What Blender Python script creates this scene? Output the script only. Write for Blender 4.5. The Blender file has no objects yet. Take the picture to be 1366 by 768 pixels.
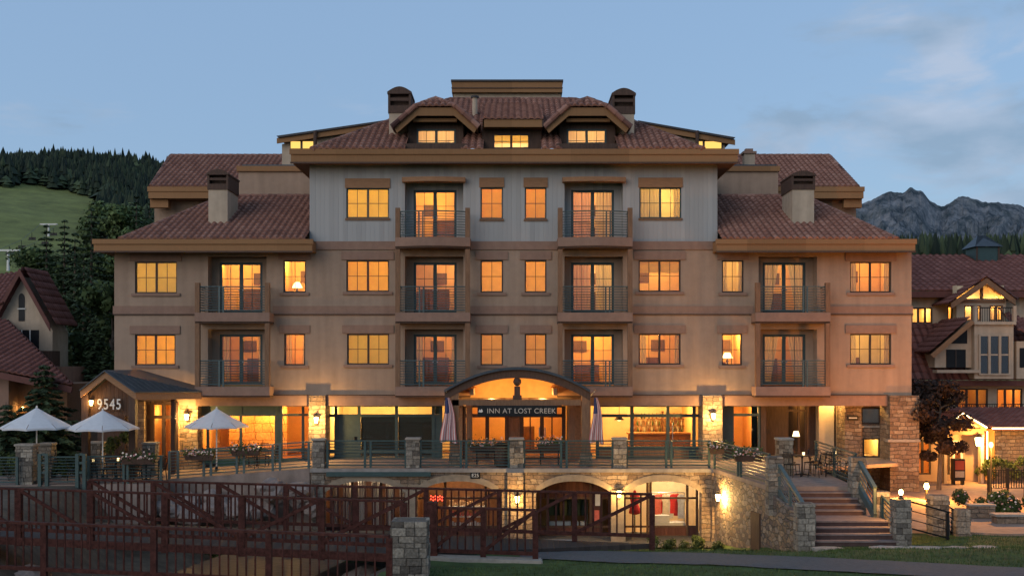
import bpy, bmesh, math, random
from mathutils import Vector, Matrix, noise
R = math.radians
random.seed(7)
scene = bpy.context.scene
COL = scene.collection

# ------------------------------------------------------------------ camera, sky, sun, exposure
CAM_Y, CAM_Z, F = -45.0, 4.0, 1440.0          # focal length in pixels of the 1366 px wide photograph
cam_d = bpy.data.cameras.new("camera"); cam = bpy.data.objects.new("camera", cam_d); COL.objects.link(cam)
cam.location = (0, CAM_Y, CAM_Z); cam.rotation_euler = (R(90), 0, 0)
cam_d.sensor_width = 36; cam_d.lens = F / 1366 * 36; cam_d.shift_y = (485 - 384) / 1366
cam_d.clip_start = 0.1; cam_d.clip_end = 20000
scene.camera = cam

w = bpy.data.worlds.new("World"); scene.world = w; w.use_nodes = True
nt = w.node_tree; nt.nodes.clear()
N = nt.nodes.new; L = nt.links.new
wo = N('ShaderNodeOutputWorld'); bg = N('ShaderNodeBackground'); sky = N('ShaderNodeTexSky')
sky.sky_type = 'NISHITA'; sky.sun_disc = False
SUN_EL, SUN_ROT = R(5), R(248)
sky.sun_elevation = SUN_EL; sky.sun_rotation = SUN_ROT
sky.air_density = 1.0; sky.dust_density = 0.6; sky.ozone_density = 2.0
bg.inputs['Strength'].default_value = 0.15
tint = N('ShaderNodeMix'); tint.data_type = 'RGBA'; tint.blend_type = 'MULTIPLY'; tint.inputs['Factor'].default_value = 1
tint.inputs['B'].default_value = (1.12, 1.12, 1.22, 1)
L(sky.outputs['Color'], tint.inputs['A'])
tc = N('ShaderNodeTexCoord')
mp = N('ShaderNodeMapping'); mp.inputs['Scale'].default_value = (1.0, 1.0, 2.6); mp.inputs['Location'].default_value = (0.35, 0.2, 0.1)
L(tc.outputs['Generated'], mp.inputs['Vector'])
nz = N('ShaderNodeTexNoise'); nz.inputs['Scale'].default_value = 7.0; nz.inputs['Detail'].default_value = 10; nz.inputs['Roughness'].default_value = 0.58
nz.inputs['Distortion'].default_value = 0.35
L(mp.outputs['Vector'], nz.inputs['Vector'])
sx = N('ShaderNodeSeparateXYZ'); L(tc.outputs['Generated'], sx.inputs['Vector'])
# more cloud to the east (+x) and low over the horizon
gx = N('ShaderNodeMapRange'); gx.interpolation_type = 'SMOOTHSTEP'; gx.inputs['From Min'].default_value = 0.08; gx.inputs['From Max'].default_value = 0.34
gx.inputs['To Min'].default_value = -0.015; gx.inputs['To Max'].default_value = 0.145
L(sx.outputs['X'], gx.inputs['Value'])
gz = N('ShaderNodeMapRange'); gz.interpolation_type = 'SMOOTHSTEP'; gz.inputs['From Min'].default_value = 0.17; gz.inputs['From Max'].default_value = 0.30
gz.inputs['To Min'].default_value = 0.05; gz.inputs['To Max'].default_value = -0.14
L(sx.outputs['Z'], gz.inputs['Value'])
a1 = N('ShaderNodeMath'); a1.operation = 'ADD'; L(nz.outputs['Fac'], a1.inputs[0]); L(gx.outputs['Result'], a1.inputs[1])
a2 = N('ShaderNodeMath'); a2.operation = 'ADD'; L(a1.outputs[0], a2.inputs[0]); L(gz.outputs['Result'], a2.inputs[1])
cm = N('ShaderNodeMapRange'); cm.interpolation_type = 'SMOOTHSTEP'; cm.inputs['From Min'].default_value = 0.53; cm.inputs['From Max'].default_value = 0.72
cm.inputs['To Max'].default_value = 0.72
L(a2.outputs[0], cm.inputs['Value'])
nz2 = N('ShaderNodeTexNoise'); nz2.inputs['Scale'].default_value = 9; nz2.inputs['Detail'].default_value = 6
L(mp.outputs['Vector'], nz2.inputs['Vector'])
cr = N('ShaderNodeValToRGB'); cr.color_ramp.elements[0].position = 0.38; cr.color_ramp.elements[1].position = 0.66
cr.color_ramp.elements[0].color = (1.45, 2.05, 2.8, 1); cr.color_ramp.elements[1].color = (2.75, 3.15, 3.9, 1)
L(nz2.outputs['Fac'], cr.inputs['Fac'])
mx = N('ShaderNodeMix'); mx.data_type = 'RGBA'
flat = N('ShaderNodeMix'); flat.data_type = 'RGBA'; flat.inputs['Factor'].default_value = 0.62; flat.inputs['B'].default_value = (1.95, 2.95, 4.5, 1)
L(tint.outputs['Result'], flat.inputs['A'])
L(cm.outputs['Result'], mx.inputs['Factor']); L(flat.outputs['Result'], mx.inputs['A']); L(cr.outputs['Color'], mx.inputs['B'])
L(mx.outputs['Result'], bg.inputs['Color']); L(bg.outputs['Background'], wo.inputs['Surface'])

sun_d = bpy.data.lights.new("sun", 'SUN'); sun_d.energy = 0.85; sun_d.angle = R(45); sun_d.color = (1.0, 0.90, 0.82)
sun = bpy.data.objects.new("sun", sun_d); COL.objects.link(sun)
sd = Vector((math.sin(R(215)) * math.cos(R(22)), math.cos(R(215)) * math.cos(R(22)), math.sin(R(22))))   # the bright western quarter of the dusk sky
sun.rotation_euler = sd.to_track_quat('Z', 'Y').to_euler()
vs = scene.view_settings
vs.view_transform = 'Standard'; vs.look = 'None'; vs.gamma = 1; vs.use_curve_mapping = False; vs.exposure = 0.28
cy = scene.cycles
scene.render.engine = 'CYCLES'
cy.use_denoising = True; cy.max_bounces = 6; cy.diffuse_bounces = 3; cy.glossy_bounces = 2; cy.transmission_bounces = 4
cy.transparent_max_bounces = 8; cy.sample_clamp_indirect = 3; cy.caustics_reflective = False; cy.caustics_refractive = False
cy.use_light_tree = True

# ------------------------------------------------------------------ helpers
def S(Y): return F / (Y - CAM_Y)
def PX(px, Y=0.0): return (px - 683) / S(Y)
def PZ(py, Y=0.0): return CAM_Z + (485 - py) / S(Y)
def at(px, py, Y): return Vector((PX(px, Y), Y, PZ(py, Y)))

class MB:
    def __init__(s): s.v = []; s.f = []; s.m = []; s.mi = 0; s.col = {}
    def quad(s, *p):
        n = len(s.v); s.v += [tuple(q) for q in p]; s.f.append(tuple(range(n, n + len(p)))); s.m.append(s.mi); return s
    def box(s, x0, x1, y0, y1, z0, z1):
        if x0 > x1: x0, x1 = x1, x0
        if y0 > y1: y0, y1 = y1, y0
        if z0 > z1: z0, z1 = z1, z0
        n = len(s.v)
        s.v += [(x0,y0,z0),(x1,y0,z0),(x1,y1,z0),(x0,y1,z0),(x0,y0,z1),(x1,y0,z1),(x1,y1,z1),(x0,y1,z1)]
        for f in ((0,3,2,1),(4,5,6,7),(0,1,5,4),(1,2,6,5),(2,3,7,6),(3,0,4,7)):
            s.f.append(tuple(n + i for i in f)); s.m.append(s.mi)
        return s
    def hexa(s, b, t):          # bottom 4 points, top 4 points
        n = len(s.v); s.v += [tuple(p) for p in b] + [tuple(p) for p in t]
        for f in ((0,3,2,1),(4,5,6,7),(0,1,5,4),(1,2,6,5),(2,3,7,6),(3,0,4,7)):
            s.f.append(tuple(n + i for i in f)); s.m.append(s.mi)
        return s
    def bar(s, p, q, w_, h_, up=(0,0,1)):
        p, q = Vector(p), Vector(q); d = (q - p).normalized(); u = Vector(up)
        if abs(d.dot(u)) > 0.98: u = Vector((0, 1, 0))
        sd_ = d.cross(u).normalized(); u = sd_.cross(d).normalized()
        a, b = sd_ * w_ / 2, u * h_ / 2
        return s.hexa([p - a - b, p + a - b, p + a + b, p - a + b], [q - a - b, q + a - b, q + a + b, q - a + b])
    def tube(s, pts, r, n=8, cap=True):
        pts = [Vector(p) for p in pts]; rs = r if isinstance(r, (list, tuple)) else [r] * len(pts)
        base = len(s.v)
        for i, p in enumerate(pts):
            d = (pts[min(i + 1, len(pts) - 1)] - pts[max(i - 1, 0)])
            d = d.normalized() if d.length > 1e-9 else Vector((0, 0, 1))
            u = Vector((0, 0, 1)) if abs(d.z) < 0.9 else Vector((1, 0, 0))
            a = d.cross(u).normalized(); b = a.cross(d).normalized()
            for k in range(n):
                t = 2 * math.pi * k / n
                s.v.append(tuple(p + (a * math.cos(t) + b * math.sin(t)) * rs[i]))
        for i in range(len(pts) - 1):
            for k in range(n):
                k2 = (k + 1) % n
                s.f.append((base + i*n + k, base + i*n + k2, base + (i+1)*n + k2, base + (i+1)*n + k)); s.m.append(s.mi)
        if cap:
            s.f.append(tuple(base + k for k in reversed(range(n)))); s.m.append(s.mi)
            s.f.append(tuple(base + (len(pts)-1)*n + k for k in range(n))); s.m.append(s.mi)
        return s
    def lathe(s, prof, c=(0,0,0), n=16):
        base = len(s.v); c = Vector(c)
        for r, z in prof:
            for k in range(n):
                t = 2*math.pi*k/n; s.v.append((c.x + r*math.cos(t), c.y + r*math.sin(t), c.z + z))
        for i in range(len(prof) - 1):
            for k in range(n):
                k2 = (k+1) % n
                s.f.append((base+i*n+k, base+i*n+k2, base+(i+1)*n+k2, base+(i+1)*n+k)); s.m.append(s.mi)
        s.f.append(tuple(base + k for k in reversed(range(n)))); s.m.append(s.mi)
        s.f.append(tuple(base+(len(prof)-1)*n+k for k in range(n))); s.m.append(s.mi)
        return s
    def prism(s, poly, y0, y1):         # poly of (x,z), extruded along y
        n = len(s.v); k = len(poly)
        s.v += [(x, y0, z) for x, z in poly] + [(x, y1, z) for x, z in poly]
        s.f.append(tuple(range(n, n+k))); s.m.append(s.mi)
        s.f.append(tuple(reversed(range(n+k, n+2*k)))); s.m.append(s.mi)
        for i in range(k):
            j = (i+1) % k; s.f.append((n+i, n+k+i, n+k+j, n+j)); s.m.append(s.mi)
        return s
    def slab(s, poly, z0, z1):          # poly of (x,y), extruded along z
        n = len(s.v); k = len(poly)
        s.v += [(x, y, z0) for x, y in poly] + [(x, y, z1) for x, y in poly]
        s.f.append(tuple(reversed(range(n, n+k)))); s.m.append(s.mi)
        s.f.append(tuple(range(n+k, n+2*k))); s.m.append(s.mi)
        for i in range(k):
            j = (i+1) % k; s.f.append((n+i, n+j, n+k+j, n+k+i)); s.m.append(s.mi)
        return s
    def build(s, name, mat_, parent=None, smooth=False, bevel=0):
        me = bpy.data.meshes.new(name); me.from_pydata(s.v, [], s.f)
        mats = mat_ if isinstance(mat_, (list, tuple)) else [mat_]
        for m in mats: me.materials.append(m)
        if len(mats) > 1: me.polygons.foreach_set('material_index', s.m)
        bm = bmesh.new(); bm.from_mesh(me); bmesh.ops.recalc_face_normals(bm, faces=bm.faces)
        if bevel: bmesh.ops.bevel(bm, geom=list(bm.edges), offset=bevel, segments=2, affect='EDGES', clamp_overlap=True)
        bm.to_mesh(me); bm.free()
        if smooth: me.polygons.foreach_set('use_smooth', [True] * len(me.polygons))
        me.update()
        o = bpy.data.objects.new(name, me); COL.objects.link(o)
        if parent is not None: adopt(o, parent)
        return o

def wloc(o):
    v = Vector(o.location)
    while o.parent is not None and o.type == 'EMPTY': break
    return v
def adopt(o, parent):
    o.parent = parent
    rt = parent
    while rt.parent is not None: rt = rt.parent
    # meshes are written in the coordinates of the scene; only the root carries a location
    if parent.parent is None and parent.type == 'EMPTY':
        o.matrix_parent_inverse = Matrix.Translation(-Vector(parent.location))
    return o
def tag(o, label=None, cat=None, group=None, kind=None):
    if label: o['label'] = label
    if cat: o['category'] = cat
    if group: o['group'] = group
    if kind: o['kind'] = kind
    return o
def thing(name, label, cat, loc=(0,0,0), group=None):
    o = bpy.data.objects.new(name, None); COL.objects.link(o); o.location = loc; o.empty_display_size = 0.2
    return tag(o, label, cat, group)
def copy_tree(o, parent=None):
    c = o.copy(); COL.objects.link(c)
    if parent is not None: c.parent = parent
    for ch in list(o.children): copy_tree(ch, c)
    return c
def local(root):      # a thing built at the origin that is moved as a whole afterwards
    return root
def light(name, loc, watts, color, radius=0.08, parent=None, spot=None):
    d = bpy.data.lights.new(name, 'POINT'); d.energy = watts; d.color = color; d.shadow_soft_size = radius
    o = bpy.data.objects.new(name, d); COL.objects.link(o); o.location = loc
    if parent is not None: adopt(o, parent)
    return o

# ------------------------------------------------------------------ materials
def nodes(name):
    m = bpy.data.materials.new(name); m.use_nodes = True
    t = m.node_tree; b = t.nodes['Principled BSDF']
    return m, t, b
def mat(name, c, var=0.12, scale=6.0, rough=0.8, bump=0.0, bscale=40.0, metal=0.0, stretch=(1,1,1), spec=0.3, stain=0.0):
    m, t, b = nodes(name)
    b.inputs['Roughness'].default_value = rough; b.inputs['Metallic'].default_value = metal
    b.inputs['Specular IOR Level'].default_value = spec
    co = t.nodes.new('ShaderNodeTexCoord'); mpn = t.nodes.new('ShaderNodeMapping'); mpn.inputs['Scale'].default_value = stretch
    t.links.new(co.outputs['Object'], mpn.inputs['Vector'])
    n1 = t.nodes.new('ShaderNodeTexNoise'); n1.inputs['Scale'].default_value = scale; n1.inputs['Detail'].default_value = 6; n1.inputs['Roughness'].default_value = 0.65
    t.links.new(mpn.outputs['Vector'], n1.inputs['Vector'])
    r = t.nodes.new('ShaderNodeValToRGB'); r.color_ramp.elements[0].position = 0.3; r.color_ramp.elements[1].position = 0.7
    r.color_ramp.elements[0].color = (c[0]*(1-var), c[1]*(1-var), c[2]*(1-var), 1)
    r.color_ramp.elements[1].color = (min(1, c[0]*(1+var)), min(1, c[1]*(1+var)), min(1, c[2]*(1+var)), 1)
    t.links.new(n1.outputs['Fac'], r.inputs['Fac'])
    out = r.outputs['Color']
    if stain:
        n3 = t.nodes.new('ShaderNodeTexNoise'); n3.inputs['Scale'].default_value = 0.9; n3.inputs['Detail'].default_value = 8
        m3 = t.nodes.new('ShaderNodeMapping'); m3.inputs['Scale'].default_value = (3.2, 3.2, 0.28)
        t.links.new(co.outputs['Object'], m3.inputs['Vector']); t.links.new(m3.outputs['Vector'], n3.inputs['Vector'])
        r3 = t.nodes.new('ShaderNodeMapRange'); r3.inputs['From Min'].default_value = 0.35; r3.inputs['From Max'].default_value = 0.7
        r3.inputs['To Min'].default_value = 1 - stain; r3.inputs['To Max'].default_value = 1.0 + stain * 0.3
        t.links.new(n3.outputs['Fac'], r3.inputs['Value'])
        mm = t.nodes.new('ShaderNodeMix'); mm.data_type = 'RGBA'; mm.blend_type = 'MULTIPLY'; mm.inputs['Factor'].default_value = 1
        t.links.new(out, mm.inputs['A']); t.links.new(r3.outputs['Result'], mm.inputs['B']); out = mm.outputs['Result']
    t.links.new(out, b.inputs['Base Color'])
    if bump:
        n2 = t.nodes.new('ShaderNodeTexNoise'); n2.inputs['Scale'].default_value = bscale; n2.inputs['Detail'].default_value = 5
        t.links.new(mpn.outputs['Vector'], n2.inputs['Vector'])
        bp = t.nodes.new('ShaderNodeBump'); bp.inputs['Strength'].default_value = bump; bp.inputs['Distance'].default_value = 0.03
        t.links.new(n2.outputs['Fac'], bp.inputs['Height']); t.links.new(bp.outputs['Normal'], b.inputs['Normal'])
    return m
def stone_mat(name, cols, scale=(3.0, 3.0, 6.0), mortar=(0.10, 0.085, 0.07), bump=1.0):
    m, t, b = nodes(name); b.inputs['Roughness'].default_value = 0.9
    k = t.nodes.new; l = t.links.new
    co = k('ShaderNodeTexCoord'); nn = k('ShaderNodeTexNoise'); nn.inputs['Scale'].default_value = 2.5
    l(co.outputs['Object'], nn.inputs['Vector'])
    ad = k('ShaderNodeVectorMath'); ad.operation = 'MULTIPLY_ADD'; ad.inputs[1].default_value = (0.16, 0.16, 0.10)
    l(nn.outputs['Color'], ad.inputs[0]); l(co.outputs['Object'], ad.inputs[2])
    mp_ = k('ShaderNodeMapping'); mp_.inputs['Scale'].default_value = scale; l(ad.outputs[0], mp_.inputs['Vector'])
    v1 = k('ShaderNodeTexVoronoi'); v1.feature = 'F1'; v1.distance = 'CHEBYCHEV'; v1.inputs['Scale'].default_value = 1; v1.inputs['Randomness'].default_value = 0.8
    v2 = k('ShaderNodeTexVoronoi'); v2.feature = 'DISTANCE_TO_EDGE'; v2.inputs['Scale'].default_value = 1; v2.inputs['Randomness'].default_value = 0.8
    v1.distance = 'EUCLIDEAN'
    l(mp_.outputs['Vector'], v1.inputs['Vector']); l(mp_.outputs['Vector'], v2.inputs['Vector'])
    s_ = k('ShaderNodeSeparateColor'); l(v1.outputs['Color'], s_.inputs['Color'])
    r = k('ShaderNodeValToRGB'); r.color_ramp.interpolation = 'CONSTANT'
    e = r.color_ramp.elements
    while len(e) < len(cols): e.new(0.5)
    for i, c in enumerate(cols): e[i].position = i / len(cols); e[i].color = (*c, 1)
    l(s_.outputs['Red'], r.inputs['Fac'])
    n2 = k('ShaderNodeTexNoise'); n2.inputs['Scale'].default_value = 14; n2.inputs['Detail'].default_value = 6; l(co.outputs['Object'], n2.inputs['Vector'])
    mr = k('ShaderNodeMapRange'); mr.inputs['From Min'].default_value = 0.3; mr.inputs['From Max'].default_value = 0.7; mr.inputs['To Min'].default_value = 0.7; mr.inputs['To Max'].default_value = 1.25
    l(n2.outputs['Fac'], mr.inputs['Value'])
    mu = k('ShaderNodeMix'); mu.data_type = 'RGBA'; mu.blend_type = 'MULTIPLY'; mu.inputs['Factor'].default_value = 1
    l(r.outputs['Color'], mu.inputs['A']); l(mr.outputs['Result'], mu.inputs['B'])
    ed = k('ShaderNodeMapRange'); ed.interpolation_type = 'SMOOTHSTEP'; ed.inputs['From Min'].default_value = 0.02; ed.inputs['From Max'].default_value = 0.09
    l(v2.outputs['Distance'], ed.inputs['Value'])
    mo = k('ShaderNodeMix'); mo.data_type = 'RGBA'; mo.inputs['A'].default_value = (*mortar, 1)
    l(ed.outputs['Result'], mo.inputs['Factor']); l(mu.outputs['Result'], mo.inputs['B']); l(mo.outputs['Result'], b.inputs['Base Color'])
    hs = k('ShaderNodeMath'); hs.operation = 'MULTIPLY_ADD'; hs.inputs[1].default_value = 0.35; l(n2.outputs['Fac'], hs.inputs[0]); l(ed.outputs['Result'], hs.inputs[2])
    bp = k('ShaderNodeBump'); bp.inputs['Strength'].default_value = bump; bp.inputs['Distance'].default_value = 0.06
    l(hs.outputs[0], bp.inputs['Height']); l(bp.outputs['Normal'], b.inputs['Normal'])
    return m
def coursed_mat(name, cols, bw=0.40, rh=0.17, mortar=(0.11, 0.09, 0.07), bump=1.0):
    m, t, b = nodes(name); b.inputs['Roughness'].default_value = 0.92; b.inputs['Specular IOR Level'].default_value = 0.2
    k = t.nodes.new; l = t.links.new
    co = k('ShaderNodeTexCoord'); sp = k('ShaderNodeSeparateXYZ'); l(co.outputs['Object'], sp.inputs['Vector'])
    ax_ = k('ShaderNodeMath'); ax_.operation = 'ADD'; l(sp.outputs['X'], ax_.inputs[0]); l(sp.outputs['Y'], ax_.inputs[1])
    cb = k('ShaderNodeCombineXYZ'); l(ax_.outputs[0], cb.inputs['X']); l(sp.outputs['Z'], cb.inputs['Y'])
    nn = k('ShaderNodeTexNoise'); nn.inputs['Scale'].default_value = 2.2; nn.inputs['Detail'].default_value = 4; l(co.outputs['Object'], nn.inputs['Vector'])
    ad = k('ShaderNodeVectorMath'); ad.operation = 'MULTIPLY_ADD'; ad.inputs[1].default_value = (0.34, 0.19, 0.0); l(nn.outputs['Color'], ad.inputs[0]); l(cb.outputs[0], ad.inputs[2])
    br = k('ShaderNodeTexBrick'); br.offset = 0.5; br.offset_frequency = 2; br.squash = 0.62; br.squash_frequency = 3
    br.inputs['Scale'].default_value = 1; br.inputs['Brick Width'].default_value = bw; br.inputs['Row Height'].default_value = rh; br.inputs['Mortar Size'].default_value = 0.012; br.inputs['Mortar Smooth'].default_value = 0.5
    br.inputs['Color1'].default_value = (0,0,0,1); br.inputs['Color2'].default_value = (1,1,1,1); br.inputs['Mortar'].default_value = (0,0,0,1)
    l(ad.outputs[0], br.inputs['Vector'])
    r = k('ShaderNodeValToRGB'); r.color_ramp.interpolation = 'LINEAR'; e = r.color_ramp.elements
    while len(e) < len(cols): e.new(0.5)
    for i, c in enumerate(cols): e[i].position = i / (len(cols) - 1); e[i].color = (*c, 1)
    s_ = k('ShaderNodeSeparateColor'); l(br.outputs['Color'], s_.inputs['Color']); l(s_.outputs['Red'], r.inputs['Fac'])
    n2 = k('ShaderNodeTexNoise'); n2.inputs['Scale'].default_value = 9; n2.inputs['Detail'].default_value = 8; n2.inputs['Roughness'].default_value = .7; l(co.outputs['Object'], n2.inputs['Vector'])
    mr = k('ShaderNodeMapRange'); mr.inputs['From Min'].default_value = 0.3; mr.inputs['From Max'].default_value = 0.7; mr.inputs['To Min'].default_value = 0.6; mr.inputs['To Max'].default_value = 1.35
    l(n2.outputs['Fac'], mr.inputs['Value'])
    mu = k('ShaderNodeMix'); mu.data_type = 'RGBA'; mu.blend_type = 'MULTIPLY'; mu.inputs['Factor'].default_value = 1; l(r.outputs['Color'], mu.inputs['A']); l(mr.outputs['Result'], mu.inputs['B'])
    mo = k('ShaderNodeMix'); mo.data_type = 'RGBA'; mo.inputs['B'].default_value = (*mortar, 1); l(br.outputs['Fac'], mo.inputs['Factor']); l(mu.outputs['Result'], mo.inputs['A']); l(mo.outputs['Result'], b.inputs['Base Color'])
    hs = k('ShaderNodeMath'); hs.operation = 'MULTIPLY_ADD'; hs.inputs[1].default_value = -1.0; l(br.outputs['Fac'], hs.inputs[0]); l(n2.outputs['Fac'], hs.inputs[2])
    bp = k('ShaderNodeBump'); bp.inputs['Strength'].default_value = bump; bp.inputs['Distance'].default_value = 0.05; l(hs.outputs[0], bp.inputs['Height']); l(bp.outputs['Normal'], b.inputs['Normal'])
    return m
def board_mat(name, c, period, axis='X', var=0.18, groove=0.6, rough=0.75):
    m, t, b = nodes(name); b.inputs['Roughness'].default_value = rough; b.inputs['Specular IOR Level'].default_value = 0.2
    k = t.nodes.new; l = t.links.new
    co = k('ShaderNodeTexCoord'); sp = k('ShaderNodeSeparateXYZ'); l(co.outputs['Object'], sp.inputs['Vector'])
    dv = k('ShaderNodeMath'); dv.operation = 'DIVIDE'; dv.inputs[1].default_value = period; l(sp.outputs[axis], dv.inputs[0])
    fl = k('ShaderNodeMath'); fl.operation = 'FLOOR'; l(dv.outputs[0], fl.inputs[0])
    fr = k('ShaderNodeMath'); fr.operation = 'FRACT'; l(dv.outputs[0], fr.inputs[0])
    wn = k('ShaderNodeTexWhiteNoise'); wn.noise_dimensions = '1D'; l(fl.outputs[0], wn.inputs['W'])
    mpn = k('ShaderNodeMapping'); mpn.inputs['Scale'].default_value = (14, 14, 0.8) if axis == 'X' else (0.8, 14, 14)
    l(co.outputs['Object'], mpn.inputs['Vector'])
    ns = k('ShaderNodeTexNoise'); ns.inputs['Scale'].default_value = 1.2; ns.inputs['Detail'].default_value = 7; ns.inputs['Roughness'].default_value = 0.7
    l(mpn.outputs['Vector'], ns.inputs['Vector'])
    sm = k('ShaderNodeMath'); sm.operation = 'ADD'; l(wn.outputs['Value'], sm.inputs[0]); l(ns.outputs['Fac'], sm.inputs[1])
    mr = k('ShaderNodeMapRange'); mr.inputs['From Max'].default_value = 1.6; mr.inputs['From Min'].default_value = 0.2; mr.inputs['To Min'].default_value = 1 - var; mr.inputs['To Max'].default_value = 1 + var
    l(sm.outputs[0], mr.inputs['Value'])
    mu = k('ShaderNodeMix'); mu.data_type = 'RGBA'; mu.blend_type = 'MULTIPLY'; mu.inputs['Factor'].default_value = 1; mu.inputs['A'].default_value = (*c, 1)
    l(mr.outputs['Result'], mu.inputs['B']); l(mu.outputs['Result'], b.inputs['Base Color'])
    pg = k('ShaderNodeMath'); pg.operation = 'PINGPONG'; pg.inputs[1].default_value = 0.5; l(fr.outputs[0], pg.inputs[0])
    g = k('ShaderNodeMapRange'); g.inputs['From Min'].default_value = 0.0; g.inputs['From Max'].default_value = 0.08; l(pg.outputs[0], g.inputs['Value'])
    bp = k('ShaderNodeBump'); bp.inputs['Strength'].default_value = groove; bp.inputs['Distance'].default_value = 0.02
    l(g.outputs['Result'], bp.inputs['Height']); l(bp.outputs['Normal'], b.inputs['Normal'])
    return m
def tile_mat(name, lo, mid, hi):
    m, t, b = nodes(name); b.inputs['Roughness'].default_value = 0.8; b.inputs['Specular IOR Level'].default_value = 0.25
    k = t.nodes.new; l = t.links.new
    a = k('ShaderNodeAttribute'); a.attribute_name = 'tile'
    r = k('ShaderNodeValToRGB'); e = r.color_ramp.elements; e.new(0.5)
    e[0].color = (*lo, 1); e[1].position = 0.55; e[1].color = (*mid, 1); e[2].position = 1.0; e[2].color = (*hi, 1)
    l(a.outputs['Fac'], r.inputs['Fac'])
    co = k('ShaderNodeTexCoord'); ns = k('ShaderNodeTexNoise'); ns.inputs['Scale'].default_value = 1.3; ns.inputs['Detail'].default_value = 9; ns.inputs['Roughness'].default_value = 0.7
    l(co.outputs['Object'], ns.inputs['Vector'])
    mr = k('ShaderNodeMapRange'); mr.inputs['From Min'].default_value = 0.3; mr.inputs['From Max'].default_value = 0.7; mr.inputs['To Min'].default_value = 0.86; mr.inputs['To Max'].default_value = 1.14
    l(ns.outputs['Fac'], mr.inputs['Value'])
    mu = k('ShaderNodeMix'); mu.data_type = 'RGBA'; mu.blend_type = 'MULTIPLY'; mu.inputs['Factor'].default_value = 1
    l(r.outputs['Color'], mu.inputs['A']); l(mr.outputs['Result'], mu.inputs['B']); l(mu.outputs['Result'], b.inputs['Base Color'])
    return m
def emit(name, c, s):
    m = bpy.data.materials.new(name); m.use_nodes = True; t = m.node_tree; t.nodes.clear()
    o = t.nodes.new('ShaderNodeOutputMaterial'); e = t.nodes.new('ShaderNodeEmission')
    e.inputs['Color'].default_value = (*c, 1); e.inputs['Strength'].default_value = s
    t.links.new(e.outputs[0], o.inputs['Surface']); return m
def glass(name, tint=(1,1,1), refl=0.12):
    m = bpy.data.materials.new(name); m.use_nodes = True; t = m.node_tree; t.nodes.clear()
    k = t.nodes.new; l = t.links.new
    o = k('ShaderNodeOutputMaterial'); tr = k('ShaderNodeBsdfTransparent'); tr.inputs['Color'].default_value = (*tint, 1)
    g = k('ShaderNodeBsdfGlossy'); g.inputs['Roughness'].default_value = 0.02
    f = k('ShaderNodeFresnel'); f.inputs['IOR'].default_value = 1.5
    ad = k('ShaderNodeMath'); ad.operation = 'MULTIPLY_ADD'; ad.inputs[1].default_value = 1.0; ad.inputs[2].default_value = refl - 0.04
    l(f.outputs[0], ad.inputs[0])
    mx_ = k('ShaderNodeMixShader'); l(ad.outputs[0], mx_.inputs[0]); l(tr.outputs[0], mx_.inputs[1]); l(g.outputs[0], mx_.inputs[2]); l(mx_.outputs[0], o.inputs['Surface'])
    return m
def cloth_mat(name, c, transl=0.5, var=0.12, scale=18, stretch=(1,1,0.05)):
    m = mat(name, c, var, scale, 0.9, stretch=stretch)
    t = m.node_tree; b = t.nodes['Principled BSDF']; o = [n for n in t.nodes if n.type == 'OUTPUT_MATERIAL'][0]
    tr = t.nodes.new('ShaderNodeBsdfTranslucent'); t.links.new(b.inputs['Base Color'].links[0].from_socket, tr.inputs['Color'])
    mx_ = t.nodes.new('ShaderNodeMixShader'); mx_.inputs[0].default_value = transl
    t.links.new(b.outputs[0], mx_.inputs[1]); t.links.new(tr.outputs[0], mx_.inputs[2]); t.links.new(mx_.outputs[0], o.inputs['Surface'])
    return m
def leaf_mat(name, lo, hi, transl=0.25):
    m, t, b = nodes(name); k = t.nodes.new; l = t.links.new
    b.inputs['Roughness'].default_value = 0.75; b.inputs['Specular IOR Level'].default_value = 0.2
    a = k('ShaderNodeAttribute'); a.attribute_name = 'tile'
    r = k('ShaderNodeValToRGB'); r.color_ramp.elements[0].color = (*lo, 1); r.color_ramp.elements[1].color = (*hi, 1)
    l(a.outputs['Fac'], r.inputs['Fac']); l(r.outputs['Color'], b.inputs['Base Color'])
    return m

M = {}
M['stucco'] = mat('stucco', (0.350, 0.243, 0.171), 0.07, 3.0, 0.92, 0.35, 60, stain=0.15)
M['stucco_dark'] = mat('stucco_trim', (0.27, 0.165, 0.118), 0.10, 4.0, 0.9, 0.3, 50, stain=0.10)
M['stucco_pale'] = mat('stucco_pale', (0.46, 0.36, 0.26), 0.10, 3.0, 0.92, 0.3, 50, stain=0.15)
M['siding'] = board_mat('weathered_siding', (0.345, 0.33, 0.31), 0.19, 'X', 0.12, 0.5)
M['fascia'] = board_mat('fascia_wood', (0.26, 0.135, 0.060), 2.4, 'X', 0.2, 0.4)
M['brown_wood'] = mat('brown_wood', (0.20, 0.105, 0.055), 0.25, 5, 0.7, 0.3, 30, stretch=(4,4,0.6))
M['header_wood'] = mat('header_wood', (0.28, 0.145, 0.07), 0.2, 5, 0.65, 0.2, 30, stretch=(0.6,4,4))
M['dark_wood'] = mat('dark_wood', (0.075, 0.042, 0.028), 0.3, 5, 0.7, 0.3, 30, stretch=(3,3,0.5))
M['soffit'] = mat('soffit_wood', (0.16, 0.085, 0.045), 0.15, 5, 0.8)
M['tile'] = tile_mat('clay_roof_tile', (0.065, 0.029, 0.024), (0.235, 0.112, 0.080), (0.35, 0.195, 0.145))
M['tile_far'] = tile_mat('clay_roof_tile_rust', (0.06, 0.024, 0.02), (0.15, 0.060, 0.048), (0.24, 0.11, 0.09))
M['metal_roof'] = mat('standing_seam_metal', (0.055, 0.065, 0.075), 0.2, 4, 0.45, metal=0.3)
M['lead'] = mat('flat_roof_metal', (0.05, 0.045, 0.045), 0.2, 4, 0.6)
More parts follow.
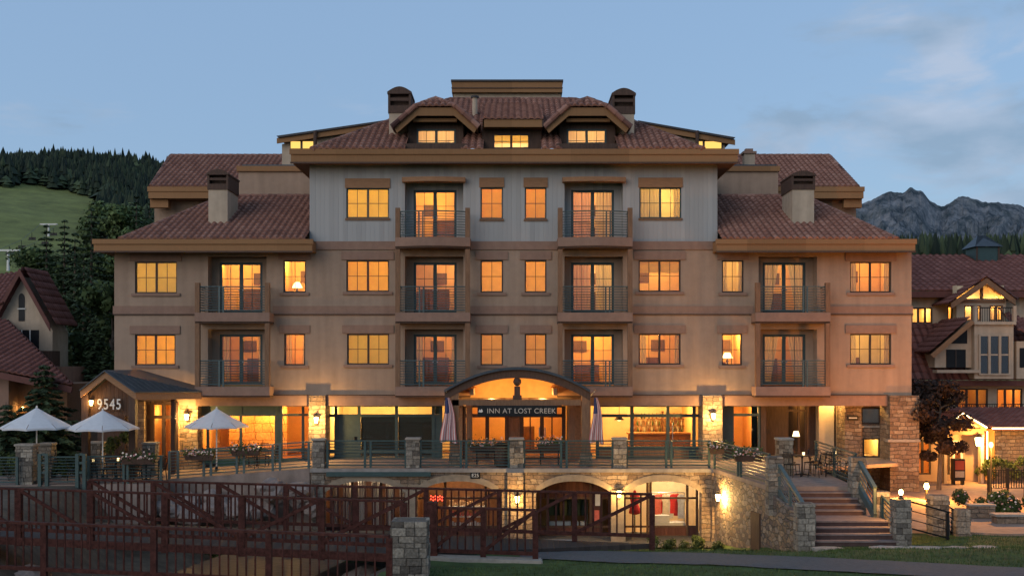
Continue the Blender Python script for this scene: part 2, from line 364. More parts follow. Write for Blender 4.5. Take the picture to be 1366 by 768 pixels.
M['green'] = mat('green_painted_frame', (0.045, 0.068, 0.066), 0.15, 6, 0.5)
M['frame_brown'] = mat('bronze_window_frame', (0.045, 0.032, 0.026), 0.15, 6, 0.5)
M['railing'] = mat('grey_green_railing_metal', (0.080, 0.112, 0.108), 0.15, 8, 0.45, metal=0.2)
M['railing_dark'] = mat('dark_green_railing_metal', (0.048, 0.080, 0.076), 0.15, 8, 0.45, metal=0.2)
M['glass'] = glass('window_glass', (1, 1, 1), 0.045)
M['dark_glass'] = glass('dark_window_glass', (0.5, 0.5, 0.52), 0.16)
M['rubble'] = stone_mat('rubble_stone', [(0.25,0.17,0.105),(0.17,0.115,0.075),(0.30,0.225,0.155),(0.14,0.10,0.08),(0.27,0.18,0.11),(0.21,0.165,0.13)])
M['stone'] = coursed_mat('coursed_stone', [(.14,.095,.065),(.28,.19,.12),(.19,.135,.10),(.33,.25,.17),(.22,.15,.10),(.30,.235,.17)])
M['stone_grey'] = coursed_mat('grey_coursed_stone', [(.19,.155,.125),(.32,.27,.21),(.24,.20,.165),(.40,.35,.28),(.28,.225,.17),(.36,.32,.27)], .26, .14)
M['cap_stone'] = mat('cap_stone', (0.30, 0.265, 0.22), 0.2, 6, 0.9, 0.5, 25)
M['arch_stone'] = mat('arch_stone', (0.26, 0.205, 0.145), 0.2, 5, 0.9, 0.5, 25)
M['concrete'] = mat('concrete', (0.28, 0.25, 0.22), 0.15, 4, 0.9, 0.3, 40, stain=0.2)
M['paver'] = mat('terrace_paver', (0.25, 0.19, 0.155), 0.18, 3, 0.85, 0.3, 30, stain=0.2)
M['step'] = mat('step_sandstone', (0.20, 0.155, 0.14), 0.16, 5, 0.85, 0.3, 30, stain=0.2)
M['plaza'] = mat('plaza_paving', (0.30, 0.20, 0.145), 0.16, 2.5, 0.85, 0.3, 25, stain=0.2)
M['asphalt'] = mat('path_asphalt', (0.085, 0.083, 0.082), 0.2, 9, 0.9, 0.4, 80)
M['lawn'] = mat('lawn', (0.050, 0.076, 0.020), 0.5, 2.2, 0.95, 0.8, 50)
M['soil'] = mat('creek_bank', (0.085, 0.065, 0.045), 0.4, 2.2, 0.95, 0.8, 20)
M['bridge'] = mat('bridge_wood', (0.060, 0.0225, 0.0175), 0.55, 4, 0.85, 0.4, 25, stretch=(2,2,2), spec=0.12)
M['boulder'] = mat('boulder', (0.21, 0.17, 0.15), 0.35, 2.5, 0.9, 0.9, 9)
M['white_fabric'] = cloth_mat('white_canvas', (0.72, 0.72, 0.72), 0.25, 0.06, 5, (1,1,1))
M['steel'] = mat('steel', (0.3, 0.3, 0.3), 0.1, 5, 0.4, metal=0.8)
M['black_metal'] = mat('black_metal', (0.02, 0.02, 0.02), 0.2, 5, 0.45, metal=0.5)
M['letter'] = mat('pale_letter', (0.62, 0.60, 0.55), 0.05, 5, 0.5)
M['white_paint'] = mat('white_paint', (0.62, 0.60, 0.55), 0.08, 5, 0.6)
M['bulb'] = emit('lamp_glow', (1.0, 0.62, 0.18), 26)
M['bulb_soft'] = emit('lamp_shade_glow', (1.0, 0.72, 0.32), 3.5)
M['string_light'] = emit('string_light', (1.0, 0.72, 0.34), 9)
M['curtain'] = cloth_mat('sheer_curtain', (0.80, 0.62, 0.33), 0.55, 0.15, 16, (1,1,0.03))
M['curtain_pink'] = cloth_mat('peach_curtain', (0.80, 0.47, 0.30), 0.5, 0.15, 16, (1,1,0.03))
M['blind'] = cloth_mat('roller_blind', (0.90, 0.80, 0.25), 0.75, 0.06, 3, (1,1,1))
M['blind_orange'] = cloth_mat('roller_blind_orange', (0.90, 0.78, 0.17), 0.75, 0.07, 3, (1,1,1))
M['blind_dark'] = mat('dark_blind', (0.075, 0.065, 0.045), 0.15, 8, 0.9, stretch=(0.2,1,14))
M['room_cream'] = mat('room_cream', (0.76, 0.60, 0.38), 0.06, 3, 0.9)
M['room_orange'] = mat('room_orange', (0.78, 0.46, 0.20), 0.08, 3, 0.9)
M['room_peach'] = mat('room_peach', (0.80, 0.53, 0.31), 0.08, 3, 0.9)
M['room_dark'] = mat('room_dark', (0.16, 0.085, 0.04), 0.2, 3, 0.9)
M['furniture'] = mat('furniture_wood', (0.16, 0.07, 0.035), 0.3, 3, 0.6)
M['bark'] = mat('bark', (0.11, 0.085, 0.065), 0.35, 6, 0.95, 0.8, 25, stretch=(3,3,0.6))
M['leaf_dark'] = leaf_mat('conifer_needles', (0.015, 0.026, 0.014), (0.068, 0.098, 0.042))
M['leaf_mid'] = leaf_mat('aspen_leaves', (0.024, 0.042, 0.016), (0.115, 0.160, 0.055))
M['leaf_plum'] = leaf_mat('plum_leaves', (0.012, 0.008, 0.007), (0.042, 0.025, 0.020))
M['leaf_forest'] = leaf_mat('forest_needles', (0.009, 0.017, 0.011), (0.070, 0.095, 0.042))
M['leaf_shrub'] = leaf_mat('shrub_leaves', (0.02, 0.035, 0.010), (0.10, 0.13, 0.035))
M['grass_blade'] = leaf_mat('grass_blades', (0.028, 0.046, 0.011), (0.105, 0.145, 0.040))
M['flower'] = leaf_mat('flower_petals', (0.35, 0.10, 0.10), (0.75, 0.62, 0.50))

def tile_attr(o, vals):
    at_ = o.data.attributes.new('tile', 'FLOAT', 'FACE'); at_.data.foreach_set('value', vals)

# ------------------------------------------------------------------ roof plane with real barrel tiles
def tiled(poly, parent, name='roof', m=None, pu=0.27, pv=0.42, amp=0.075, eave=None, ridge_caps=True, nseg=5, lift=0.02, cut=()):
    """poly: planar 3D polygon; poly[0]->poly[1] is the eave. Barrel tiles run up the slope."""
    P = [Vector(p) for p in poly]; m = m or M['tile']
    o = P[0]; u = (P[1] - P[0]).normalized(); n = None
    for k in range(2, len(P)):
        c = u.cross(P[k] - o)
        if c.length > 1e-4: n = c.normalized(); break
    if n.z < 0: n = -n
    v = n.cross(u).normalized()
    if v.z < 0: v = -v
    uv = [((p - o).dot(u), (p - o).dot(v)) for p in P]
    u0, u1 = min(a for a, b in uv), max(a for a, b in uv); v0, v1 = min(b for a, b in uv), max(b for a, b in uv)
    nu = max(1, math.ceil((u1 - u0) / pu)); nv = max(1, math.ceil((v1 - v0) / pv))
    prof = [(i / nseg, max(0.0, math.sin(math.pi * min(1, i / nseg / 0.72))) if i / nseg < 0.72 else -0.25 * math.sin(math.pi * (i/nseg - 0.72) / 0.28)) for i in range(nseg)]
    bm = bmesh.new(); lay = bm.faces.layers.float.new('tile')
    rnd = random.Random(len(poly) * 13 + int(abs(P[0].x) * 100))
    for r in range(nv):
        va, vb = v0 + r * pv, v0 + (r + 1) * pv + 0.03
        row = []
        for c in range(nu):
            for t, hgt in prof: row.append((u0 + (c + t) * pu, hgt * amp))
        row.append((u0 + nu * pu, 0.0))
        lo = [bm.verts.new(o + u * a + v * va + n * (h + lift + 0.035)) for a, h in row]
        hi = [bm.verts.new(o + u * a + v * vb + n * (h * 0.85 + lift)) for a, h in row]
        ft = [bm.verts.new(o + u * a + v * va + n * (h * 0.3 + lift - 0.01)) for a, h in row]
        for i in range(len(row) - 1):
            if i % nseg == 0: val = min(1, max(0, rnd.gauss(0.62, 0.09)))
            f = bm.faces.new((lo[i], lo[i+1], hi[i+1], hi[i])); f[lay] = val if i % nseg < nseg - 2 else val * .36; f.smooth = True  # valley faces get a darker value, painted-in shade between the barrels
            f = bm.faces.new((ft[i], ft[i+1], lo[i+1], lo[i])); f[lay] = val
    # clip to the outline
    k = len(P); cen = sum(P, Vector()) / k
    for i in range(k):
        a, b = P[i], P[(i+1) % k]; e = (b - a)
        if e.length < 1e-5: continue
        pn = e.cross(n).normalized()
        if (cen - a).dot(pn) > 0: pn = -pn
        if i == 0: continue
        bmesh.ops.bisect_plane(bm, geom=bm.verts[:] + bm.edges[:] + bm.faces[:], plane_co=a, plane_no=pn, clear_outer=True)
    for (xa, xb, yc) in cut:
        bmesh.ops.delete(bm, geom=[f for f in bm.faces if xa < f.calc_center_median().x < xb and f.calc_center_median().y < yc], context='FACES')
    me = bpy.data.meshes.new(name); bm.to_mesh(me); bm.free(); me.materials.append(m)
    ob = bpy.data.objects.new(name, me); COL.objects.link(ob)
    if parent is not None: adopt(ob, parent)
    return ob
def ridge(p, q, parent, m=None, r=0.11, step=0.38):
    """a line of half-round ridge tiles"""
    p, q = Vector(p), Vector(q); d = q - p; n = max(1, int(d.length / step)); mb = MB(); vals = []
    for i in range(n):
        a, b = p + d * (i / n), p + d * ((i + 1.12) / n)
        f0 = len(mb.f); mb.tube([a, b], [r * 1.12, r * 0.92], 8); vals += [min(1, max(0, random.gauss(0.5, .2)))] * (len(mb.f) - f0)
    o = mb.build('ridge_tile', m or M['tile'], parent); tile_attr(o, vals); return o

def wall_holes(x0, x1, z0, z1, holes, y, t, mb=None):
    """a wall in the plane y (front) of thickness t with rectangular holes; one connected mesh"""
    mb = mb or MB()
    xs = sorted({x0, x1, *[h[0] for h in holes], *[h[1] for h in holes]}); zs = sorted({z0, z1, *[h[2] for h in holes], *[h[3] for h in holes]})
    xs = [x for x in xs if x0 <= x <= x1]; zs = [z for z in zs if z0 <= z <= z1]
    nx, nz_ = len(xs), len(zs)
    base = len(mb.v)
    for yy in (y, y + t):
        for z in zs:
            for x in xs: mb.v.append((x, yy, z))
    idx = lambda i, j, b: base + b * nx * nz_ + j * nx + i
    def solid(i, j):
        if not (0 <= i < nx - 1 and 0 <= j < nz_ - 1): return False
        cx, cz = (xs[i] + xs[i+1]) / 2, (zs[j] + zs[j+1]) / 2
        return not any(h[0] < cx < h[1] and h[2] < cz < h[3] for h in holes)
    def add(*f): mb.f.append(f); mb.m.append(mb.mi)
    for i in range(nx - 1):
        for j in range(nz_ - 1):
            if not solid(i, j): continue
            add(idx(i,j,0), idx(i+1,j,0), idx(i+1,j+1,0), idx(i,j+1,0)); add(idx(i,j,1), idx(i,j+1,1), idx(i+1,j+1,1), idx(i+1,j,1))
            if not solid(i-1, j): add(idx(i,j,0), idx(i,j+1,0), idx(i,j+1,1), idx(i,j,1))
            if not solid(i+1, j): add(idx(i+1,j,0), idx(i+1,j,1), idx(i+1,j+1,1), idx(i+1,j+1,0))
            if not solid(i, j-1): add(idx(i,j,0), idx(i,j,1), idx(i+1,j,1), idx(i+1,j,0))
            if not solid(i, j+1): add(idx(i,j+1,0), idx(i+1,j+1,0), idx(i+1,j+1,1), idx(i,j+1,1))
    return mb

# ------------------------------------------------------------------ ground
def sstep(a, b, x):
    t = min(1, max(0, (x - a) / (b - a))); return t * t * (3 - 2 * t)
def ground_z(x, y):
    back = -2.84 + (2.84 - 1.42) * sstep(7.6, 9.0, x)               # level at the foot of the buildings
    back = back + (-1.34 + 1.42) * sstep(12.5, 15, x)
    left = -0.46
    back = back + (left - back) * sstep(-13.5, -16.0, x) if x < -13.5 else back
    front = -0.90
    y0 = -17.6 + 0.06 * x
    y1 = -8.6 + (-12.9 + 8.6) * sstep(5.5, 8.5, x)
    z = front + (back - front) * sstep(y0, y1, y)
    # the creek under the footbridges
    cx = -9.0 + 0.22 * (y + 18)
    d = abs(x - cx)
    if y > -24.5:
        z -= 1.55 * (1 - sstep(2.6, 6.8, d)) * sstep(-24.5, -21.5, y) * (1 - 0.4 * sstep(-12, -6, y))
    if y > -3.2: z = min(z, -2.84) if x < 7.6 and x > -13.5 else z
    return z
def bumpy(x, y): return 0.04 * noise.noise(Vector((x * 0.5, y * 0.5, 0))) + 0.015 * noise.noise(Vector((x * 2, y * 2, 3)))

def axis(fine0, fine1, step, lo, hi):
    a = []; x = fine0
    while x <= fine1 + 1e-6: a.append(x); x += step
    g = step; x = fine0; left = []
    while x > lo: g *= 1.45; x -= g; left.append(x)
    g = step; x = fine1; right = []
    while x < hi: g *= 1.45; x += g; right.append(x)
    return sorted(left) + a + right
gx_, gy_ = axis(-20, 27, 0.4, -4000, 4000), axis(-26, 2, 0.4, -400, 6000)
gm = MB()
for y in gy_:
    for x in gx_:
        z = ground_z(x, y) + (bumpy(x, y) if -40 < x < 50 and -50 < y < 4 else 0)
        if y > 2: z = -2.84
        gm.v.append((x, y, z))
nx = len(gx_)
for j in range(len(gy_) - 1):
    for i in range(nx - 1):
        a = j * nx + i; x, y = (gx_[i] + gx_[i+1]) / 2, (gy_[j] + gy_[j+1]) / 2
        cx = -9.0 + 0.22 * (y + 18)
        soil = (-34 < x < -2.6 and -24 < y < -3 and (ground_z(x, y) < -1.0 or x < -12))
        gm.f.append((a, a+1, a+1+nx, a+nx)); gm.m.append(1 if soil else 0)
ground = gm.build('ground', [M['lawn'], M['soil']], smooth=True); tag(ground, kind='structure', label='short mown lawn sloping down to the hotel', cat='ground')

pth = MB()
pts = []
for i in range(60):
    x = 0.2 + i * 0.35
    pts.append((x, -17.1 - 0.20 * (x - 0.7) - 0.008 * (x - 0.7) ** 2 * 0.6))
for (xa, ya), (xb, yb) in zip(pts[:-1], pts[1:]):
    h = 0.95
    for k in range(4):
        t0, t1 = -h + 2*h*k/4, -h + 2*h*(k+1)/4
        q = [(xa, ya + t0), (xb, yb + t0), (xb, yb + t1), (xa, ya + t1)]
        pth.quad(*[(x, y, ground_z(x, y) + bumpy(x, y) + 0.03) for x, y in q])
path = pth.build('path', M['asphalt'], smooth=True); tag(path, kind='structure', label='grey asphalt path crossing the lawn', cat='path')

# pavement in front of the arcade shops
sw = MB()
for i in range(40):
    for j in range(6):
        xa, xb = -7.6 + i * 0.39, -7.6 + (i+1) * 0.39; ya, yb = -5.0 + j * 0.6, -5.0 + (j+1) * 0.6
        sw.quad(*[(x, y, max(ground_z(x, y) + 0.05, -2.80)) for x, y in ((xa,ya),(xb,ya),(xb,yb),(xa,yb))])
tag(sw.build('pavement', M['asphalt'], smooth=True), kind='structure', label='paved strip along the arcade shops', cat='pavement')
# plaza to the east of the hotel
pz = MB(); pz.slab([(12.6, -10.4), (15.2, -11.4), (60, -11.4), (60, 30), (16.0, 30), (16.0, 1.0), (11.6, 1.0), (11.6, -9.0)], -1.6, -1.28)
tag(pz.build('plaza', M['plaza']), kind='structure', label='paved plaza lit orange by lamps', cat='plaza')
# lower walkway at the very front
wk = MB(); wk.hexa([(-16, -21.3, -1.0), (-16, -24.0, -1.0), (-2.4, -25.5, -1.0), (-2.4, -22.35, -1.0)], [(-16, -21.3, -0.78), (-16, -24.0, -0.78), (-2.4, -25.5, -0.78), (-2.4, -22.35, -0.78)])
tag(wk.build('walkway', M['concrete']), kind='structure', label='concrete walkway along the creek', cat='walkway')
cw = MB()
for i in range(24):
    ya, yb = -24.0 + i * 0.8, -24.0 + (i + 1) * 0.8
    f = lambda y: -9.0 + 0.22 * (y + 18)
    cw.quad((f(ya) - 2.2, ya, -2.2), (f(ya) + 2.2, ya, -2.2), (f(yb) + 2.2, yb, -2.2), (f(yb) - 2.2, yb, -2.2))
mw = mat('creek_water', (0.02, 0.022, 0.02), 0.2, 3, 0.55, 0.9, 4); tag(cw.build('water', mw), kind='structure', label='dark creek water under the footbridge', cat='water')

# terrace slab (storey 0) with the part that comes forward to the stairs
TE = -3.6
tr = MB()
tr.slab([(-7.75, TE), (7.68, TE), (8.38, -9.72), (11.25, -9.72), (11.6, -3.4), (15.6, -1.4), (16.0, 3.2), (-7.75, 3.2)], -0.14, 0.0)
tr.build('terrace', M['paver']); terrace = bpy.data.objects['terrace']; tag(terrace, kind='structure', label='paved hotel terrace above the arcade', cat='terrace')
lt = MB()
lt.hexa([(-13.2, TE, -2.7), (-7.76, TE, -2.7), (-7.76, 1.2, -2.7), (-13.2, 1.2, -2.7)], [(-13.2, TE, -0.42), (-7.76, TE, -0.003), (-7.76, 1.2, -0.003), (-13.2, 1.2, -0.42)])
tag(lt.build('ramp', M['paver']), kind='structure', label='paved ramp from the patio up to the terrace', cat='ramp')
lp = MB(); lp.slab([(-13.21, -5.2), (-13.21, 3.2), (-30, 3.2), (-30, -5.9), (-20, -5.9)], -2.7, -0.42)
tag(lp.build('patio', M['paver']), kind='structure', label='paved patio with cafe tables under parasols', cat='patio')

# ------------------------------------------------------------------ the hotel
hotel = thing('hotel', 'large brown stucco hotel with red tiled roofs and glowing windows', 'hotel', (0, 0, 0))
H = hotel
WT = 0.22                                   # wall thickness
dbl, nar, bays = [], [], []                 # (px0, px1, py0, py1, look)
# columns of the elevation (pixels of the photograph) and storeys
for (a, b, c, d, k) in [
    (462,519,251,291,'yellow_blind'), (853,909,250,291,'bright_cream'),
    (180,236,349,391,'yellow_blind'), (462,519,347,389,'orange_blind'), (852,908,347,389,'peach_room'), (1134,1189,349,390,'orange_curtain'),
    (180,234,446,487,'orange_blind'), (463,519,445,486,'yellow_blind'), (852,908,445,486,'curtain_side'), (1134,1189,445,486,'cream_room')]:
    dbl.append((a, b, c, d, k))
for (a, b, c, d, k) in [
    (641,671,250,292,'orange_blind'), (700,729,250,292,'orange_blind'),
    (378,408,347,390,'orange_room'), (641,671,347,390,'peach_blind'), (700,729,347,390,'peach_blind'), (963,992,347,390,'cream_room'),
    (379,407,445,487,'curtain_side'), (641,671,445,487,'peach_blind'), (700,729,445,487,'peach_blind'), (963,990,445,487,'orange_room')]:
    nar.append((a, b, c, d, k))
for (cx, py_slab, k) in [(579,320,'orange_room'), (792,320,'pink_room'), (316.5,418,'orange_room'), (579,418,'cream_lamp'), (792,418,'pink_room'), (1051,418,'curtain_room'),
                   (316.5,515,'dim_room'), (579,515,'dim_room'), (792,515,'orange_room'), (1051,515,'dim_curtain')]:
    bays.append((cx, py_slab, k))

SID_B = 322                                  # siding above, stucco below
def wx(p): return PX(p)
def wz(p): return PZ(p)
holes_s, holes_t = [], []
for a, b, c, d, k in dbl + nar:
    (holes_s if d < 300 else holes_t).append((wx(a), wx(b), wz(d), wz(c)))
for cx, ps, k in bays:
    h = (wx(cx - 39), wx(cx + 39), wz(ps), wz(ps - 76 if ps != 320 else ps - 80))
    (holes_s if ps == 320 else holes_t).append(h)
wall_holes(wx(152.5), wx(1216), wz(540), wz(333), holes_t, 0, WT).build('stucco_wall', M['stucco'], H)
wall_holes(wx(413), wx(957), wz(SID_B), wz(222) + 0.15, holes_s, 0, WT).build('siding_wall', M['siding'], H)
sw_ = MB(); sw_.box(wx(413), wx(413) + 0.22, WT, 9, wz(SID_B), wz(200)); sw_.build('siding_return', M['siding'], H)
sw_ = MB(); sw_.box(wx(957) - 0.22, wx(957), WT, 9, wz(SID_B), wz(200)); sw_.build('siding_return', M['siding'], H)
for x0, x1 in ((wx(152.5), wx(152.5) + .22), (wx(1216) - .22, wx(1216))):
    sb = MB(); sb.box(x0, x1, WT, 9.6, wz(540), wz(333)); sb.build('side_wall', M['stucco'], H)
fl = MB(); fl.box(wx(152.5) + .22, wx(1216) - .22, WT, 9.6, wz(332), wz(331)); fl.build('upper_ceiling', M['dark_wood'], H)
# belt courses: between siding and stucco, and between third and second floors (cut by the balcony bays)
def band(x0, x1, p0, p1, m, name, y=-0.05, t=0.05):
    b = MB(); b.box(wx(x0), wx(x1), y, t, wz(p1), wz(p0)); return b.build(name, m, H)
band(413, 957, 322, 333, M['stucco_dark'], 'belt_course', -0.06, WT - .01)
band(152.5, 412.9, 327, 333.2, M['stucco_dark'], 'belt_course', -0.012, WT - .01); band(957.1, 1216, 327, 333.2, M['stucco_dark'], 'belt_course', -0.012, WT - .01)
for x0, x1 in ((151, 265), (364, 528), (628, 743), (841, 1005), (1103, 1217.5)):
    band(x0, x1, 408, 420, M['stucco_dark'], 'belt_course', -0.045, -0.002)
    bl = MB(); bl.box(wx(x0), wx(x1), -0.065, -0.047, wz(420), wz(418.6)); bl.build('belt_trim', M['dark_wood'], H)

ROOMS = {  # wall, watts, tint, treatment
 'yellow_blind': ('room_cream', 200, (1, .74, .30), 'blind'), 'orange_blind': ('room_orange', 200, (1, .74, .26), 'blind_orange'),
 'peach_blind': ('room_peach', 165, (1, .74, .30), 'blind_peach'), 'bright_cream': ('room_cream', 95, (1, .76, .38), 'curtain_mid'),
 'peach_room': ('room_peach', 80, (1, .66, .28), 'half'), 'orange_curtain': ('room_orange', 78, (1, .62, .28), 'sides'),
 'curtain_side': ('room_orange', 70, (1, .66, .30), 'sides'), 'cream_room': ('room_cream', 64, (1, .68, .34), 'sides'),
 'orange_room': ('room_orange', 115, (1, .68, .25), 'none'), 'pink_room': ('room_peach', 100, (1, .76, .52), 'sheer'),
 'cream_lamp': ('room_orange', 62, (1, .72, .44), 'none'), 'curtain_room': ('room_orange', 66, (1, .70, .40), 'diag'),
 'dim_room': ('room_orange', 42, (1, .62, .26), 'sides'), 'dim_curtain': ('room_orange', 46, (1, .64, .28), 'diag')}
M['blind_peach'] = cloth_mat('roller_blind_peach', (0.90, 0.76, 0.28), 0.75, 0.07, 3, (1,1,1))
def drape(x0, x1, z0, z1, y, m, par, name='curtain', folds=None, top_pinch=None):
    mb = MB(); n = 24; folds = folds or max(3, int((x1 - x0) / 0.13))
    for i in range(n + 1):
        t = i / n; yy = y + 0.035 * math.sin(t * folds * 2 * math.pi)
        x = x0 + (x1 - x0) * t
        xb = x if top_pinch is None else top_pinch + (x - top_pinch) * 0.45
        mb.v += [(xb, yy, z0), (x, yy, z1)]
    for i in range(n): mb.f.append((2*i, 2*i+2, 2*i+3, 2*i+1)); mb.m.append(0)
    return mb.build(name, m, par, smooth=True)
def room(x0, x1, z0, z1, y0, depth, look, win):
    """a lit guest room behind a window; win = (x0,x1,z0,z1) of the opening"""
    wall, watts, tint_, tr_ = ROOMS[look]; tint_ = (tint_[0], tint_[1] * .92, tint_[2] * .50); watts *= .86
    mb = MB(); y1 = y0 + depth
    mb.quad((x0,y1,z0),(x1,y1,z0),(x1,y1,z1),(x0,y1,z1)); mb.quad((x0,y0,z0),(x0,y1,z0),(x0,y1,z1),(x0,y0,z1)); mb.quad((x1,y0,z0),(x1,y0,z1),(x1,y1,z1),(x1,y1,z0))
    mb.quad((x0,y0,z1),(x0,y1,z1),(x1,y1,z1),(x1,y0,z1)); mb.mi = 1; mb.quad((x0,y0,z0),(x1,y0,z0),(x1,y1,z0),(x0,y1,z0))
    r = mb.build('guest_room', [M[wall], M['furniture']], H)
    a, b, c, d = win; yb = y0 + 0.06
    if tr_.startswith('blind'):
        q = MB(); q.box(a - .03, b + .03, yb, yb + .012, c + (0.0 if random.random() < .7 else .12), d + .03)
        q.build('roller_blind', {'blind': M['blind'], 'blind_orange': M['blind_orange'], 'blind_peach': M['blind_peach']}[tr_], r)
    elif tr_ == 'sides':
        k = (b - a) * (0.20 if b - a > 1.2 else 0.3)
        drape(a - .05, a + k, z0 + .1, d + .05, yb + .03, M['curtain'], r); drape(b - k * .6, b + .05, z0 + .1, d + .05, yb + .03, M['curtain'], r)
    elif tr_ == 'curtain_mid':
        drape(a - .03, a + (b-a) * .52, c - .1, d + .05, yb + .05, M['curtain'], r); drape(b - (b-a) * .16, b + .05, c - .1, d + .05, yb + .05, M['curtain'], r)
    elif tr_ == 'half':
        q = MB(); q.box(a - .03, b + .03, yb, yb + .012, c + (d - c) * .62, d + .03); q.build('roller_blind', M['blind_peach'], r)
    elif tr_ == 'sheer':
        drape(a - .03, a + (b-a) * .46, z0 + .02, d + .05, yb + .05, M['curtain_pink'], r); drape(b - (b-a) * .42, b + .05, z0 + .02, d + .05, yb + .05, M['curtain'], r)
    elif tr_ == 'diag':
        drape(a + .02, a + (b-a) * .42, z0 + .02, d + .05, yb + .05, M['curtain'], r, top_pinch=a + .05); drape(b - (b-a) * .40, b - .0, z0 + .02, d + .05, yb + .05, M['curtain'], r, top_pinch=b - .05)
    # a headboard / dresser silhouette and a picture on the back wall, so that the rooms are not empty boxes
    rnd = random.Random(int(x0 * 97 + z0 * 31))
    if not tr_.startswith('blind'):
        q = MB(); w2 = (x1 - x0) * rnd.uniform(.35, .6); xa = x0 + rnd.uniform(.05, .4) * (x1 - x0); hh = rnd.uniform(.8, 1.25)
        q.box(xa, xa + w2, y1 - .5, y1 - .02, z0 + .01, z0 + hh); q.build('dresser', M['furniture'], r)
        q = MB(); xa = x0 + rnd.uniform(.2, .5) * (x1 - x0); q.box(xa, xa + .6, y1 - .05, y1 - .01, z0 + 1.45, z0 + 1.95); q.build('wall_picture', M['room_dark'], r)
    lx = (a + b) / 2 + rnd.uniform(-.25, .25) * (x1 - x0)
    light('ceiling_lamp', (lx, y0 + depth * (.55 if not tr_.startswith('blind') else .62), z1 - .30), watts, tint_, 0.10, H)

def sash_frame(x0, x1, z0, z1, y, d, leaves, grid, fr, mun, m, parent, name='window'):
    """frame ring + leaves + muntins as one connected part; returns it"""
    mb = MB(); g = [x0 + (x1 - x0) * i / leaves for i in range(leaves + 1)]
    mb.box(x0, x1, y, y + d, z0, z0 + fr); mb.box(x0, x1, y, y + d, z1 - fr, z1)
    for i, x in enumerate(g):
        wv = fr if i in (0, leaves) else fr * 1.5
        xa = x if i == 0 else (x - wv if i == leaves else x - wv / 2)
        mb.box(xa, xa + wv, y, y + d, z0 + fr, z1 - fr)
    nc, rows = grid
    for i in range(leaves):
        a, b = g[i] + fr, g[i+1] - fr
        for k in range(1, nc):
            xm = a + (b - a) * k / nc; mb.box(xm - mun/2, xm + mun/2, y + d*.35, y + d*.75, z0 + fr, z1 - fr)
        for zf in rows:
            zm = z0 + (z1 - z0) * zf; mb.box(a, b, y + d*.33, y + d*.73, zm - mun/2, zm + mun/2)
    f = mb.build(name, m, parent)
    for i in range(leaves):
        p = MB(); p.box(g[i] + fr * .9, g[i+1] - fr * .9, y + d*.5, y + d*.56, z0 + fr*.9, z1 - fr*.9); p.build('pane', M['glass'], f)
    return f

for (a, b, c, d, k) in dbl + nar:
    x0, x1, z0, z1 = wx(a), wx(b), wz(d), wz(c); two = b - a > 45; sid = d < 300
    f = sash_frame(x0, x1, z0, z1, 0.07, 0.07, 2 if two else 1, (2, (0.5,)), 0.055, 0.022, M['green'] if sid else M['frame_brown'], H)
    if sid:
        q = MB(); q.box(x0 - .05, x1 + .05, -.05, .0 - .002, z1 + .002, z1 + .40); q.build('header_panel', M['header_wood'], f)
        q = MB(); q.box(x0 - .04, x1 + .04, -.05, .068, z0 - .09, z0 - .002); q.build('sill', M['brown_wood'], f)
    else:
        q = MB(); q.box(x0 - .20, x1 + .20, -.055, -.002, z1 + .02, z1 + .36); q.build('lintel', M['stucco_dark'], f)
        q = MB(); q.box(x0 - .14, x1 + .14, -.07, -.002, z0 - .12, z0 - .004); q.box(x0 - .03, x1 + .03, -.05, .068, z0 - .028, z0 - .003); q.build('sill', M['stucco_dark'], f)
    e = .42 if two else .22
    lvl = [p for p in (320, 418, 515) if p > d][0]
    room(x0 - e, x1 + e, wz(lvl) + .05, wz(lvl) + 2.55, WT + .005, 2.6, k, (x0, x1, z0, z1))

